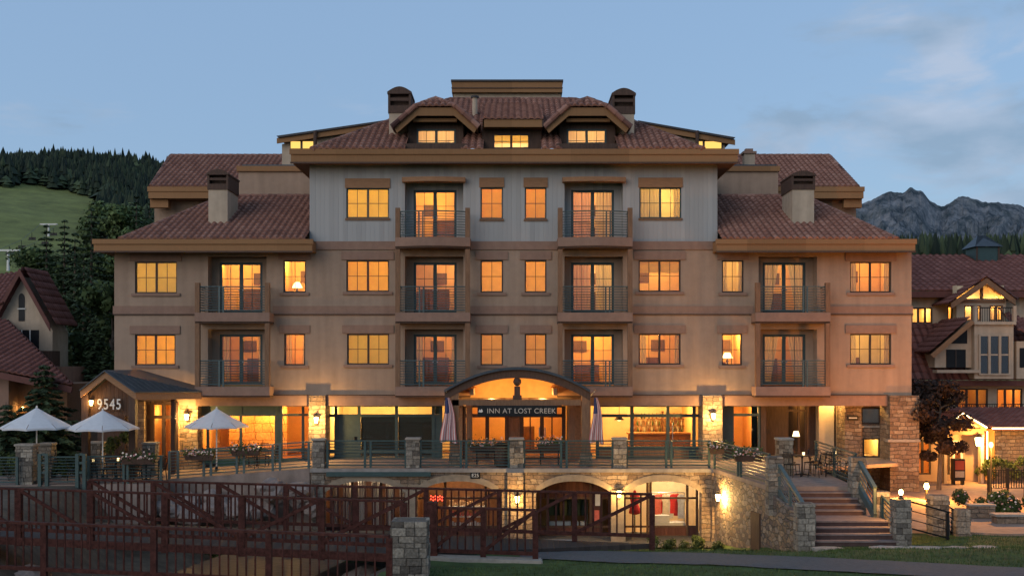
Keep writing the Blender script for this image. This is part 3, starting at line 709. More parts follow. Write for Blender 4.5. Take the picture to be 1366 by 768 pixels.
# balcony bays
def balcony(cx, ps, look, wing, curved, offset):
    zf = wz(ps)                                        # top of slab
    hx = 1.44 if not wing else 1.46
    X0, X1 = wx(cx) - 39/32, wx(cx) + 39/32
    top = wz(ps - 76 if ps != 320 else ps - 80); RD = 0.62
    wall_m = M['siding'] if ps == 320 else M['stucco']
    # recess: back wall with the door opening, cheeks, ceiling
    dx0, dx1 = wx(cx - 29), wx(cx + 29); dz1 = zf + 2.18
    mb = wall_holes(X0 - .2, X1 + .2, zf, top + .12, [(dx0, dx1, zf, dz1)], RD, .15); rw = mb.build('recess_wall', wall_m, H)
    q = MB(); q.box(X0 - .2, X0 - .001, WT + .002, RD - .002, zf, top + .1); q.build('recess_cheek', wall_m, rw)
    q = MB(); q.box(X1 + .001, X1 + .2, WT + .002, RD - .002, zf, top + .1); q.build('recess_cheek', wall_m, rw)
    q = MB(); q.box(X0, X1, WT + .002, RD - .002, top + .001, top + .1); q.build('recess_ceiling', M['soffit'], rw)
    # french doors
    sash_frame(dx0, dx1, zf + .06, dz1, RD + .04, .07, 2, (2, (0.68, 0.36)), .10, .022, M['green'], H, 'french_door')
    dr = MB()
    for s in (-1, 1): dr.tube([(wx(cx) + s*.09, RD + .035, zf + 1.02), (wx(cx) + s*.09, RD - .03, zf + 1.02)], .03, 8)
    dr.build('door_knob', M['steel'], bpy.data.objects[[o.name for o in H.children if o.name.startswith('french_door')][-1]])
    room(X0 - .1, X1 + .1, zf + .02, zf + 2.55, RD + .16, 2.8, look, (dx0, dx1, zf, dz1))
    # slab
    hw = 49 / 32; Yf = -0.85; th = 12 / 33
    poly = [(wx(cx) - hw, -.003), (wx(cx) - hw, Yf)]
    if curved:
        for i in range(1, 12):
            t = i / 12; poly.append((wx(cx) - hw + 2*hw*t, Yf - .32 * math.sin(math.pi * t)))
    poly += [(wx(cx) + hw, Yf), (wx(cx) + hw, -.003)]
    s_ = MB(); s_.slab(poly, zf - th, zf); s_.slab([(X0, -.004), (X0, RD + .0), (X1, RD + .0), (X1, -.004)], zf - .03, zf + .004)
    bal = s_.build('balcony', M['stucco_dark'], H)
    s_ = MB(); s_.slab([(x*1.0, y + .06) if y < -.1 else (x, y) for x, y in poly], zf - th - .07, zf - th - .002); s_.build('slab_trim', M['dark_wood'], bal)
    # railing: posts, rails and horizontal bars
    fr_ = [(x, y + .10) for x, y in poly[1:-1]]
    fr_[0] = (fr_[0][0] + .17, fr_[0][1]); fr_[-1] = (fr_[-1][0] - .17, fr_[-1][1])
    RH = 1.06
    for nm, z, r in (('top_rail', zf + RH, .028), ('bottom_rail', zf + .10, .024)):
        q = MB(); q.tube([(fr_[0][0], -.02, z)] + [(x, y, z) for x, y in fr_] + [(fr_[-1][0], -.02, z)], r, 6); q.build(nm, M['railing'], bal)
    q = MB()
    for i in range(8):
        z = zf + .10 + (RH - .10) * (i + 1) / 9
        q.tube([(fr_[0][0], -.02, z)] + [(x, y, z) for x, y in fr_] + [(fr_[-1][0], -.02, z)], .015, 5)
    q.build('railing_bars', M['railing'], bal)
    a, b = fr_[0], fr_[-1]
    def on(t):
        if not curved: return (a[0] + (b[0] - a[0]) * t, a[1])
        return (a[0] + (b[0] - a[0]) * t, Yf + .10 - .32 * math.sin(math.pi * t))
    for t in (0, 1, offset, offset + .06):
        x, y = on(t); q = MB(); q.box(x - .03, x + .03, y - .03, y + .03, zf + .004, zf + RH); q.build('railing_post', M['railing'], bal)
    # timber posts at the slab ends
    for sgn in (-1, 1):
        x = wx(cx) + sgn * (hw - .10)
        tall = not (ps == 320 or (wing and ps == 418))
        zt = (wz(ps - 97) - th - .075) if tall else zf + 1.22
        q = MB(); q.box(x - .095, x + .095, Yf + .015, Yf + .20, zf + .003, zt); q.build('timber_post', M['brown_wood'], bal)
    return bal
for cx, ps, k in bays:
    wing = cx in (316.5, 1051)
    balcony(cx, ps, k, wing, ps == 320, 0.30 if cx < 683 else 0.66)
for cx in (579, 792):        # curved timber headers over the top balconies
    q = MB(); n = 10; hw = 42/32; z0, z1 = wz(244), wz(238)
    poly = [(wx(cx) - hw, -.003)] + [(wx(cx) - hw + 2*hw*i/n, -.30 - .18 * math.sin(math.pi*i/n)) for i in range(n+1)] + [(wx(cx) + hw, -.003)]
    q.slab(poly, z0, z1); q.build('curved_header', M['header_wood'], H)
# downpipes
for px_, top, bot in ((1098, 335, 384), (625, 335, 384)):
    pass

# ---- roofs
def fascia(px0, px1, p0, p1, Y, ret0, ret1, back, name='eave', soff=True):
    """boxed timber eave: fascia along the front with returns, soffit behind"""
    x0, x1, z0, z1 = PX(px0, Y), PX(px1, Y), PZ(p1, Y), PZ(p0, Y)
    q = MB(); q.box(x0, x1, Y, Y + .06, z0, z1); hz = (z1 - z0)
    f = q.build(name, M['fascia'], H)
    q = MB(); q.box(x0 - .05, x1 + .05, Y - .055, Y - .002, z0 + hz * .62, z1 + .03); q.build('gutter', M['fascia'], f)
    q = MB(); q.box(x0 - .02, x1 + .02, Y - .03, Y + .03, z0 - .07, z0 - .002); q.build('drip_trim', M['dark_wood'], f)
    q = MB(); q.box(x0 + .002, x1 - .002, Y + .062, back, z0 + .01, z0 + .05); q.build('soffit', M['soffit'], f)
    if ret0: q = MB(); q.box(x0, x0 + .06, Y + .062, back, z0, z1); q.build('return_fascia', M['fascia'], f)
    if ret1: q = MB(); q.box(x1 - .06, x1, Y + .062, back, z0, z1); q.build('return_fascia', M['fascia'], f)
    return (x0, x1, z0, z1)

# main hip roof
YE = -0.8
mx0, mx1, mz0, mz1 = fascia(388, 984, 200, 216, YE, True, True, 8.6)
RY = 7.2; RZ = PZ(133, RY); rx0, rx1 = PX(600, RY), PX(768, RY); hx0, hx1 = PX(416, YE), PX(938, YE); ez = mz1 + .02
d_ = MB(); d_.slab([(mx0, YE), (mx1, YE), (mx1, 8.6), (mx0, 8.6)], mz1 - .03, mz1 + .0); d_.build('eave_deck', M['lead'], H)
A_, B_, C_, D_ = (hx0, YE - .05, ez), (hx1, YE - .05, ez), (rx1, RY, RZ), (rx0, RY, RZ)
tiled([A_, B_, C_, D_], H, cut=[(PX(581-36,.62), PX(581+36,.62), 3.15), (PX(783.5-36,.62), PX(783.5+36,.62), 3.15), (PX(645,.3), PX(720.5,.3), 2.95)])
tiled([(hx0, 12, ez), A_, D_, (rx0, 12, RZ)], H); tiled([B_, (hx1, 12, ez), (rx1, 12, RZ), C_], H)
ridge(A_, D_, H); ridge(B_, C_, H); ridge(D_, C_, H)
def roof_z(y): return ez + (RZ - ez) * (y - YE + .05) / (RY - YE + .05)

# penthouse box behind the ridge
yb = 9.0
q = MB(); q.box(PX(605, yb), PX(748, yb), yb, yb + 4, PZ(140, yb), PZ(125, yb)); pent = q.build('penthouse', M['stucco_pale'], H)
q = MB(); q.box(PX(603, yb), PX(750, yb), yb - .25, yb + 4.2, PZ(125, yb) + .003, PZ(111, yb)); q.build('penthouse_fascia', M['fascia'], pent)
q = MB(); q.box(PX(602, yb), PX(751, yb), yb - .32, yb + 4.3, PZ(111, yb) + .003, PZ(109, yb) + .02); q.build('penthouse_cap', M['lead'], pent)
q = MB(); q.box(PX(603, yb) - .02, PX(750, yb) + .02, yb - .285, yb - .252, PZ(120, yb), PZ(119, yb) + .01); q.build('fascia_line', M['dark_wood'], pent)

# low pitched upper storey that shows at both sides behind the main roof
yu = 8.0
for sg, (e_, i_, s1, s2, w0, w1, w2, w3) in ((-1, (371, 520, 186, 164.5, 388, 401, 404, 418)), (1, (979, 850, 188, 165.5, 930, 937, 940, 962))):
    xe, xi = PX(e_, yu), PX(i_, yu)
    za, zb = PZ(s1, yu), PZ(s2, yu); th = 7 / S(yu)
    q = MB(); q.prism([(xe, za - th), (xi, zb - th), (xi, zb), (xe, za)], yu - .3, yu - .22); st = q.build('rake_board', M['fascia'], H)
    q = MB(); q.prism([(xe - .1*-sg*-1, za + .003), (xi, zb + .003), (xi, zb + .09), (xe, za + .09)], yu - .4, yu + 4); q.build('shed_roof', M['lead'], st)
    q = MB(); xw = PX(e_ + (5 if sg < 0 else -12), yu)
    q.prism([(xw, PZ(230, yu)), (xi, PZ(230, yu)), (xi, zb - th), (xw, za - th + (zb - za) * abs((xw - xe) / (xi - xe)))], yu + .02, yu + .2); q.build('gable_wall', M['stucco_pale'], st)
    for a, b in ((w0, w1), (w2, w3)):
        x0, x1, z0, z1 = PX(a, yu), PX(b, yu), PZ(198, yu), PZ(189, yu)
        q = MB(); q.box(x0, x1, yu - .03, yu + .0, z0, z1); q.build('clerestory_pane', emit('lit_clerestory', (1.0, 0.60, 0.14), 1.1), st)
        q = MB(); q.box(x0 - .04, x0, yu - .06, yu, z0, z1); q.box(x1, x1 + .04, yu - .06, yu, z0, z1); q.box(x0 - .04, x1 + .04, yu - .06, yu, z1, z1 + .04); q.build('clerestory_frame', M['green'], st)
    px_ = 422.5 if sg < 0 else 933 - 5
    q = MB(); q.tube([(PX(px_, yu), yu - .42, PZ(200, yu)), (PX(px_, yu), yu - .42, PZ(177, yu))], .09, 8); q.build('downpipe', M['dark_wood'], st)

# wing roofs
def wing_roof(sg):
    YW = -0.9
    if sg < 0: e0, e1, foot, top, inner = 125, 416.5, 160, 300, 413
    else: e0, e1, foot, top, inner = 1221, 956, 1197, 1072, 957
    x0, x1, z0, z1 = fascia(min(e0, e1), max(e0, e1), 320, 334.5, YW, True, True, 5.0 if sg > 0 else 5.0)
    YB = 5.13; ZB = PZ(262, YB); xf = PX(foot, YW); xt = PX(top, YB); xi = PX(inner, YB); xif = PX(inner, YW)
    xi = xif = wx(inner)
    d = MB(); d.slab([(x0, YW), (x1, YW), (x1, 5.0), (x0, 5.0)], z1 - .03, z1); d.build('eave_deck', M['lead'], H)
    z = z1 + .02
    if sg < 0:
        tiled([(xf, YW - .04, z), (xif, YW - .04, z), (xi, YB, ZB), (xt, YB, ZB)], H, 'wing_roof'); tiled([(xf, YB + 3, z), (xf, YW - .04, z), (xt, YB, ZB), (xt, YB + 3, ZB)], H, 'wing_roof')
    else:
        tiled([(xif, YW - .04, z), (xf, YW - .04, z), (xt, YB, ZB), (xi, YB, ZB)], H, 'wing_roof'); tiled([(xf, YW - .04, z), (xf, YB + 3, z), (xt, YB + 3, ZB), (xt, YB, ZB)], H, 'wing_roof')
    ridge((xf, YW, z), (xt, YB, ZB), H); ridge((xt, YB, ZB), (xi, YB, ZB), H)
    # stucco block behind with a flat top
    q = MB()
    a, b = (318, 415) if sg < 0 else (955, 1038)
    Y2 = YB + .1; q.box(PX(a, Y2), PX(b, Y2), Y2, Y2 + 3, PZ(275, Y2), PZ(229, Y2)); bl = q.build('upper_block', M['stucco'], H)
    q = MB(); q.box(PX(a, Y2) - .06, PX(b, Y2) + .06, Y2 - .12, Y2 + 3, PZ(229, Y2) + .002, PZ(222, Y2)); q.build('cornice', M['fascia'], bl)
    q = MB(); q.box(PX(a, Y2) + .1, PX(b, Y2) - .0, Y2 + .3, Y2 + 3, PZ(222, Y2) + .002, PZ(218, Y2)); q.build('parapet', M['metal_roof'], bl)
    # rear wing with its gable roof
    Y3 = 8.6; Y4 = 13.6
    if sg < 0: ea, eb, ra, wa = 198, 420, 228, 206
    else: ea, eb, ra, wa = 1152, 950, 1106, 1142
    zE1, zE0 = PZ(250, Y3), PZ(264.5, Y3); xa, xb = sorted((PX(ea, Y3), PX(eb, Y3)))
    q = MB(); q.box(xa, xb, Y3, Y3 + .06, zE0, zE1); f = q.build('rear_eave', M['fascia'], H)
    q = MB(); q.box(xa - .04, xb + .04, Y3 - .05, Y3 - .002, zE0 + (zE1 - zE0) * .62, zE1 + .03); q.build('gutter', M['fascia'], f)
    q = MB(); q.box(xa, xb, Y3 + .062, Y3 + 5, zE0 + .01, zE0 + .05); q.build('soffit', M['soffit'], f)
    q = MB(); xo = xa if sg < 0 else xb; q.box(xo, xo + .06 * (1 if sg < 0 else -1), Y3 + .062, Y3 + 9, zE0, zE1); q.build('return_fascia', M['fascia'], f)
    xw = sorted((PX(wa, Y3 + 1), PX(eb, Y3 + 1))); q = MB(); q.box(xw[0], xw[1], Y3 + 1, Y3 + 9, PZ(330, Y3 + 1), zE0 + .01); q.build('rear_wall', M['stucco'], f)
    q = MB(); q.box(xo, xo + .9 * (1 if sg < 0 else -1) * 1, Y3 + .25, Y3 + .6, zE0 - .42, zE0 - .002); q.build('eave_bracket', M['fascia'], f)
    zr = PZ(208, Y4); xr = PX(ra, Y4); xin = PX(eb, Y3)
    ef = PX(ea + (3 if sg < 0 else -8), Y3)
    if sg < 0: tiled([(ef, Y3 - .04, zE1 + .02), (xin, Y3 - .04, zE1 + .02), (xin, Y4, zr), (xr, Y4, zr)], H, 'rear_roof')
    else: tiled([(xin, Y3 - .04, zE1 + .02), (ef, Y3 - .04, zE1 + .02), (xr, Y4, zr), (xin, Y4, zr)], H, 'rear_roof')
    q = MB(); q.hexa([(ef, Y3, zE1 - .02), (xin, Y3, zE1 - .02), (xin, Y4, zr - .06), (xr, Y4, zr - .06)], [(ef, Y3, zE1), (xin, Y3, zE1), (xin, Y4, zr - .02), (xr, Y4, zr - .02)])
    q.build('roof_deck', M['dark_wood'], H)
    ridge((ef, Y3, zE1 + .03), (xr, Y4, zr), H); ridge((xr, Y4, zr), (xin, Y4, zr), H)
    def wz_(y): return z + (ZB - z) * (y - YW) / (YB - YW)
    return wz_
wzf = {-1: wing_roof(-1), 1: wing_roof(1)}

# chimneys: stucco shaft with a dark barrel topped cap
def chimney(px0, px1, Y, p_top, p_cap, p_base, depth, label=None):
    x0, x1 = PX(px0, Y), PX(px1, Y); zt, zc, zb = PZ(p_top, Y), PZ(p_cap, Y), PZ(p_base, Y) - .6
    q = MB(); q.box(x0, x1, Y, Y + depth, zb, zc); ch = q.build('chimney', M['stucco_pale'], H)
    e = .04; x0 -= e; x1 += e; h = zt - zc; wd = x1 - x0
    q = MB(); q.box(x0, x1, Y - e, Y + depth + e, zc + .002, zc + h * .28)                       # skirt of the cap
    for xx in (x0, x1 - .09):
        for yy in (Y - e, Y + depth + e - .09): q.box(xx, xx + .09, yy, yy + .09, zc + h * .28, zc + h * .72)
    q.box(x0, x0 + .03, Y + .05, Y + depth - .05, zc + h * .28, zc + h * .72); q.box(x1 - .03, x1, Y + .05, Y + depth - .05, zc + h * .28, zc + h * .72)
    q.box(x0 + .09, x1 - .09, Y - e + .01, Y - e + .06, zc + h * .46, zc + h * .58); q.box(x0 + .031, x1 - .031, Y + .22, Y + depth - .22, zc + h * .281, zc + h * .75)
    n = 10; arc = [(x0 - .03, zc + h * .72)] + [(x0 - .03 + (wd + .06) * i / n, zc + h * .80 + h * .20 * math.sin(math.pi * i / n)) for i in range(n + 1)] + [(x1 + .03, zc + h * .72)]
    q.prism(arc, Y - e - .04, Y + depth + e + .04)
    q.build('chimney_cap', M['dark_wood'], ch)
    q = MB(); q.box(x0 - .03, x1 + .03, Y - .07, Y + depth + .07, zb + .48, zb + .62); q.build('flashing', M['lead'], ch)
    q = MB(); q.tube([((x0 + x1)/2 - .12, Y + .3, zc + h*.2), ((x0 + x1)/2 - .12, Y + .3, zc + h*.5)], .07, 8); q.build('flue', M['steel'], ch)
chimney(519, 547, 1.1, 116, 151, 186, 1.5); chimney(818, 846, 1.1, 118, 152, 186, 1.5)
chimney(278, 303.5, 1.0, 226, 253, 300, 1.75); chimney(1057, 1086, 1.0, 228, 253, 300, 1.75)
q = MB(); yp = 9.5; q.box(PX(993, yp), PX(1007, yp), yp, yp + .5, PZ(225, yp), PZ(205, yp)); sc_ = q.build('chimney', M['stucco_pale'], H)
q = MB(); q.box(PX(991, yp), PX(1009, yp), yp - .08, yp + .58, PZ(205, yp) + .002, PZ(202, yp)); q.box(PX(995, yp), PX(1005, yp), yp + .05, yp + .4, PZ(202, yp) + .003, PZ(198, yp)); q.build('chimney_cap', M['stucco_dark'], sc_)
# vent pipe on the main roof
yp = 4.2; q = MB(); q.tube([(PX(633.5, yp), yp, PZ(165, yp)), (PX(633.5, yp), yp, PZ(131, yp))], .12, 10); vp = q.build('vent_pipe', M['stucco_pale'], H)
q = MB(); q.tube([(PX(633.5, yp), yp, PZ(131, yp) + .002), (PX(633.5, yp), yp, PZ(128.5, yp))], .19, 10); q.build('vent_cap', M['lead'], vp)

# dormers with a clipped gable
def dormer(cx, lo, px_win, py_win, bright):
    Y = -0.15
    def p(px, py): return (PX(px, Y), PZ(py, Y))
    W, w2 = 56.5, 28
    pts_o = [p(cx - W, 169), p(cx - w2, 143.5), p(cx + w2, 143.5), p(cx + W, 169)]
    pts_i = [p(cx - W + 5, 177.5), p(cx - w2 + 3, 154.5), p(cx + w2 - 3, 154.5), p(cx + W - 5, 177.5)]
    q = MB()
    for i in range(3):
        a, b, c, d = pts_o[i], pts_o[i+1], pts_i[i+1], pts_i[i]
        q.hexa([(d[0], Y, d[1]), (c[0], Y, c[1]), (c[0], Y + .08, c[1]), (d[0], Y + .08, d[1])], [(a[0], Y, a[1]), (b[0], Y, b[1]), (b[0], Y + .08, b[1]), (a[0], Y + .08, a[1])])
    dm = q.build('dormer', M['fascia'], H)
    # soffit behind the rake
    q = MB()
    for i in range(3):
        a, b = pts_o[i], pts_o[i+1]; q.quad((a[0], Y + .08, a[1] - .03), (b[0], Y + .08, b[1] - .03), (b[0], 5.5, b[1] - .03), (a[0], 5.5, a[1] - .03))
    q.build('dormer_soffit', M['soffit'], dm)
    yw = 0.62
    q = wall_holes(PX(cx - 37, yw), PX(cx + 37, yw), PZ(205, yw), PZ(150, yw), [(PX(px_win[0], yw), PX(px_win[1], yw), PZ(py_win[1], yw), PZ(py_win[0], yw))], yw, .12)
    q.build('dormer_wall', M['dark_wood'], dm)
    x0, x1, z0, z1 = PX(px_win[0], yw), PX(px_win[1], yw), PZ(py_win[1], yw), PZ(py_win[0], yw)
    sash_frame(x0, x1, z0, z1, yw - .02, .07, 2, (2, (0.22,)), .075, .02, M['green'], H, 'window')
    for sx_ in (-1, 1):
        q = MB(); xx = PX(cx + sx_*37, yw); q.box(xx - .04, xx + .04, yw + .121, 4.2, PZ(203, yw), PZ(158, yw)); q.build('dormer_cheek', M['dark_wood'], dm)
    q = MB(); q.box(PX(cx - 29, yw) , PX(cx + 29, yw), yw - .5, yw - .3, PZ(166, yw), PZ(161.5, yw)); q.build('valance', M['fascia'], dm)
    q = MB(); q.box(PX(cx - 41, YE), PX(cx + 41, YE), YE + .15, YE + .22, ez + .02, ez + .27); q.box(PX(cx - 41, YE), PX(cx - 40, YE), YE + .22, yw, ez + .02, ez + .27); q.box(PX(cx + 40, YE), PX(cx + 41, YE), YE + .22, yw, ez + .02, ez + .27); q.build('parapet', M['dark_wood'], dm)
    mb = MB(); y1 = 3.2; X0, X1, Z0, Z1 = PX(cx - 36, yw), PX(cx + 36, yw), z0 - .3, z1 + .5; y0 = yw + .13
    mb.quad((X0,y1,Z0),(X1,y1,Z0),(X1,y1,Z1),(X0,y1,Z1)); mb.quad((X0,y0,Z0),(X0,y1,Z0),(X0,y1,Z1),(X0,y0,Z1)); mb.quad((X1,y0,Z0),(X1,y0,Z1),(X1,y1,Z1),(X1,y1,Z0)); mb.quad((X0,y0,Z1),(X0,y1,Z1),(X1,y1,Z1),(X1,y0,Z1)); mb.quad((X0,y0,Z0),(X1,y0,Z0),(X1,y1,Z0),(X0,y1,Z0))
    r = mb.build('attic_room', M['room_cream'], H)
    drape(x0, x1, z0 + .15, z1, y0 + .1, M['curtain'], r)
    light('ceiling_lamp', ((x0+x1)/2 + .2, 2.0, Z1 - .3), 95, (1, .66, .30), .1, H)
    # tiled slopes: two sides and the clipped front hip
    apex = Vector((PX(cx, 0.7), 0.75, PZ(131.5, 0.7))); zl = PZ(169, Y); zh = PZ(143.5, Y)
    def back_y(z): return YE + (z - ez) / (RZ - ez) * (RY - YE)
    L0, L1 = Vector((pts_o[0][0] - .05, Y - .08, zl - .02)), Vector((pts_o[1][0], Y - .08, zh + .02)); R1, R0 = Vector((pts_o[2][0], Y - .08, zh + .02)), Vector((pts_o[3][0] + .05, Y - .08, zl - .02))
    bl = back_y(zl) + .1; ba = back_y(apex.z) + .2
    b1 = back_y(L1.z) + .1; L1b = Vector((L1.x, b1, L1.z)); R1b = Vector((R1.x, b1, R1.z)); ab = Vector((apex.x, ba, apex.z))
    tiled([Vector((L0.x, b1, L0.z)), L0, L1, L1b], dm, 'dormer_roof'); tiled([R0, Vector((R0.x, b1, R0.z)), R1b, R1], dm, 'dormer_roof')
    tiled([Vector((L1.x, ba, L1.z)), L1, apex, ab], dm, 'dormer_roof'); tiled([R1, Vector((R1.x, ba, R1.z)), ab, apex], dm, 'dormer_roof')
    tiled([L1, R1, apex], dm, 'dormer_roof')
    for a, b in ((L0, L1), (R0, R1), (L1, apex), (R1, apex)): ridge(a, b, dm)
    ridge(apex, Vector((apex.x, ba, apex.z)), dm)
dormer(581, 0, (556, 608), (172.5, 192.5), 1); dormer(783.5, 0, (756, 809), (172.5, 192.5), 1)
# flat centre dormer
yw = 0.3
q = wall_holes(PX(643, yw), PX(722, yw), PZ(205, yw), PZ(168, yw), [(PX(657.5, yw), PX(706.5, yw), PZ(199, yw), PZ(178.5, yw))], yw, .12); q.build('centre_dormer_wall', M['dark_wood'], H)
sash_frame(PX(657.5, yw), PX(706.5, yw), PZ(199, yw), PZ(178.5, yw), yw - .02, .07, 2, (2, (0.5,)), .07, .02, M['frame_brown'], H, 'window')
q = MB(); ys = -.35; q.box(PX(644, ys), PX(723, ys), ys, ys + .07, PZ(169.5, ys), PZ(159.5, ys)); cd = q.build('centre_dormer_fascia', M['fascia'], H)
q = MB(); q.box(PX(644, ys), PX(723, ys), ys + .072, 3, PZ(169.5, ys) + .02, PZ(169.5, ys) + .06); q.build('soffit', M['soffit'], cd)
yk = 3.6; tiled([(PX(642, ys), ys - .06, PZ(159.5, ys)), (PX(725, ys), ys - .06, PZ(159.5, ys)), (PX(720, yk), yk, PZ(140, yk)), (PX(640, yk), yk, PZ(140, yk))], H, 'centre_dormer_roof')
for px_ in (644, 723):
    q = MB(); x = PX(px_, ys); q.hexa([(x, ys, PZ(169.5, ys)), (x + .05, ys, PZ(169.5, ys)), (x + .05, yk, PZ(160, yk)), (x, yk, PZ(160, yk))], [(x, ys, PZ(159.5, ys)), (x + .05, ys, PZ(159.5, ys)), (x + .05, yk, PZ(140, yk)), (x, yk, PZ(140, yk))]); q.build('cheek', M['dark_wood'], cd)
mb = MB(); X0, X1, y0, y1, Z0, Z1 = PX(650, yw), PX(714, yw), yw + .13, 3.0, PZ(199, yw) - .2, PZ(172, yw)
mb.quad((X0,y1,Z0),(X1,y1,Z0),(X1,y1,Z1),(X0,y1,Z1)); mb.quad((X0,y0,Z0),(X0,y1,Z0),(X0,y1,Z1),(X0,y0,Z1)); mb.quad((X1,y0,Z0),(X1,y0,Z1),(X1,y1,Z1),(X1,y1,Z0)); mb.quad((X0,y0,Z1),(X0,y1,Z1),(X1,y1,Z1),(X1,y0,Z1)); mb.quad((X0,y0,Z0),(X1,y0,Z0),(X1,y1,Z0),(X0,y1,Z0))
rr = mb.build('attic_room', M['room_cream'], H)
q = MB(); q.box(PX(656, yw), PX(708, yw), y0 + .05, y0 + .06, PZ(190, yw), PZ(177, yw)); q.build('roller_blind', M['blind'], rr)
light('ceiling_lamp', (.1, 1.8, Z1 - .25), 90, (1, .70, .34), .1, H)

# ------------------------------------------------------------------ ground storey of the hotel
YS = 0.72                                   # shopfront plane
def gz(p): return PZ(p, YS)
def gx(p): return PX(p, YS)
# beam over the shopfronts
def beam(p0, p1, name='ground_beam'):
    q = MB(); q.box(wx(p0), wx(p1), -.10, .75, wz(541), wz(527.5)); b = q.build(name, M['stucco_dark'], H)
    q = MB(); q.box(wx(p0), wx(p1), -.12, -.102, wz(529), wz(527.5)); q.build('beam_trim', M['stucco_dark'], b)
    q = MB(); q.box(wx(p0), wx(p1), -.13, .0, wz(527.4), wz(526)); q.build('beam_cap', M['dark_wood'], b)
beam(262, 413.2); beam(435.8, 616); beam(762, 935.5); beam(962.5, 1183)
# stone piers
def stone_pier(p0, p1, ptop, zb, y0, y1, label=None, cap=False):
    q = MB(); x0, x1 = wx(p0), wx(p1); zt = wz(ptop); n = max(2, int((zt - zb) / .5)); rnd = random.Random(int(p0))
    q.box(x0, x1, y0, y1, zb, zt); o = q.build('stone_pier', M['stone'], H)
    if cap: q = MB(); q.box(x0 - .05, x1 + .05, y0 - .05, y1, zt + .002, zt + .10); q.build('pier_cap', M['cap_stone'], o)
    return o
stone_pier(413.5, 435.5, 527, -.3, -.28, .9, cap=False); stone_pier(936, 962, 527, 0, -.28, .9)
stone_pier(1183.5, 1222, 527, -1.5, -.35, .9); stone_pier(236, 262, 540, -.45, .2, 1.0)
q = MB(); q.box(wx(1180), wx(1223), -.40, -.0, wz(588.5), wz(585)); q.build('pier_band', M['cap_stone'], H)

def storefront(name, x_list, z_list, cells, y=YS, fr=.10, m=None, depth=.10):
    """mullioned glazing; x_list/z_list are positions, cells[(i,j)] = 'glass' | 'solid' | 'blind' | 'none' """
    m = m or M['green']; q = MB(); d = depth
    z0, z1 = z_list[0], z_list[-1]
    for x in x_list: q.box(x - fr/2, x + fr/2, y, y + d, z0, z1)
    for j, z in enumerate(z_list):
        for i in range(len(x_list) - 1): q.box(x_list[i] + fr/2, x_list[i+1] - fr/2, y + .004, y + d - .004, z - fr*.45, z + fr*.45)
    f = q.build(name, m, H)
    for i in range(len(x_list) - 1):
        for j in range(len(z_list) - 1):
            c = cells.get((i, j), 'glass')
            if c == 'none': continue
            a, b, e, g = x_list[i] + fr/2, x_list[i+1] - fr/2, z_list[j] + fr*.45, z_list[j+1] - fr*.45
            q = MB()
            if c == 'solid': q.box(a, b, y + .03, y + .07, e, g); q.build('panel', m, f)
            elif c == 'wood': q.box(a, b, y + .03, y + .07, e, g); q.build('panel', M['brown_wood'], f)
            else:
                q.box(a, b, y + .045, y + .055, e, g); q.build('pane', M['glass'], f)
                if c == 'blind': q = MB(); q.box(a, b, y + .15, y + .16, e, g); q.build('dark_blind', M['blind_dark'], f)
    return f
def hall(x0, x1, y0, y1, z0, z1, wall, floor, lamps, back=None):
    mb = MB(); mb.quad((x0,y0,z0),(x0,y1,z0),(x0,y1,z1),(x0,y0,z1)); mb.quad((x1,y0,z0),(x1,y0,z1),(x1,y1,z1),(x1,y1,z0)); mb.quad((x0,y0,z1),(x0,y1,z1),(x1,y1,z1),(x1,y0,z1))
    mb.mi = 1; mb.quad((x0,y0,z0),(x1,y0,z0),(x1,y1,z0),(x0,y1,z0)); mb.mi = 2; mb.quad((x0,y1,z0),(x1,y1,z0),(x1,y1,z1),(x0,y1,z1))
    r = mb.build('ground_floor_room', [wall, floor, back or wall], H)
    for (x, y, z, wt, c) in lamps: light('ceiling_lamp', (x, y, z), wt, c, .12, H)
    return r
WARM = (1, .52, .13); AMB = (1, .60, .17)
zt = gz(541) + .02
# dining room, west
M['screen_wall'] = coursed_mat('pierced_stone_screen', [(.50,.24,.08),(.64,.34,.13),(.56,.28,.10),(.68,.40,.16)], .62, .36, (.07,.03,.012), .5)
storefront('dining_shopfront', [gx(p) for p in (265, 277, 321, 368, 375, 404, 413)], [-.05, gz(600), gz(553), zt],
           {(i, 0): 'wood' for i in range(6)} | {(i, 2): 'solid' for i in range(4)} | {(3,1): 'solid', (4,0): 'glass'})
hall(gx(262), gx(413), YS + .12, 4.6, -.06, zt + .1, M['room_orange'], M['furniture'], [(gx(300), 2.0, zt - .3, 130, WARM), (gx(350), 2.2, zt - .3, 130, WARM), (gx(390), 2.2, zt - .3, 80, WARM)])
q = MB(); q.box(gx(288), gx(369), 2.8, 2.95, -.04, zt); q.build('stone_screen', M['screen_wall'], H)
# closed blinds bay
storefront('shuttered_shopfront', [gx(p) for p in (437, 448, 479, 529, 578, 588)], [0, gz(602), gz(554), zt],
           {(1,0):'solid',(1,1):'solid',(0,0):'glass',(2,0):'blind',(2,1):'blind',(3,0):'blind',(3,1):'blind',(4,0):'solid',(4,1):'solid',(4,2):'blind',(3,2):'glass',(0,1):'glass'}, fr=.13)
hall(gx(436), gx(600), YS + .12, 5.0, -.01, zt + .1, M['room_cream'], M['furniture'], [(gx(460), 2.6, zt - .25, 150, AMB), (gx(510), 2.6, zt - .25, 170, AMB), (gx(545), 2.6, zt - .25, 90, AMB)])
q = MB(); q.tube([(gx(474), YS - .02, gz(582)), (gx(474), YS - .02, gz(588))], .05, 8); q.build('door_handle', M['black_metal'], H)
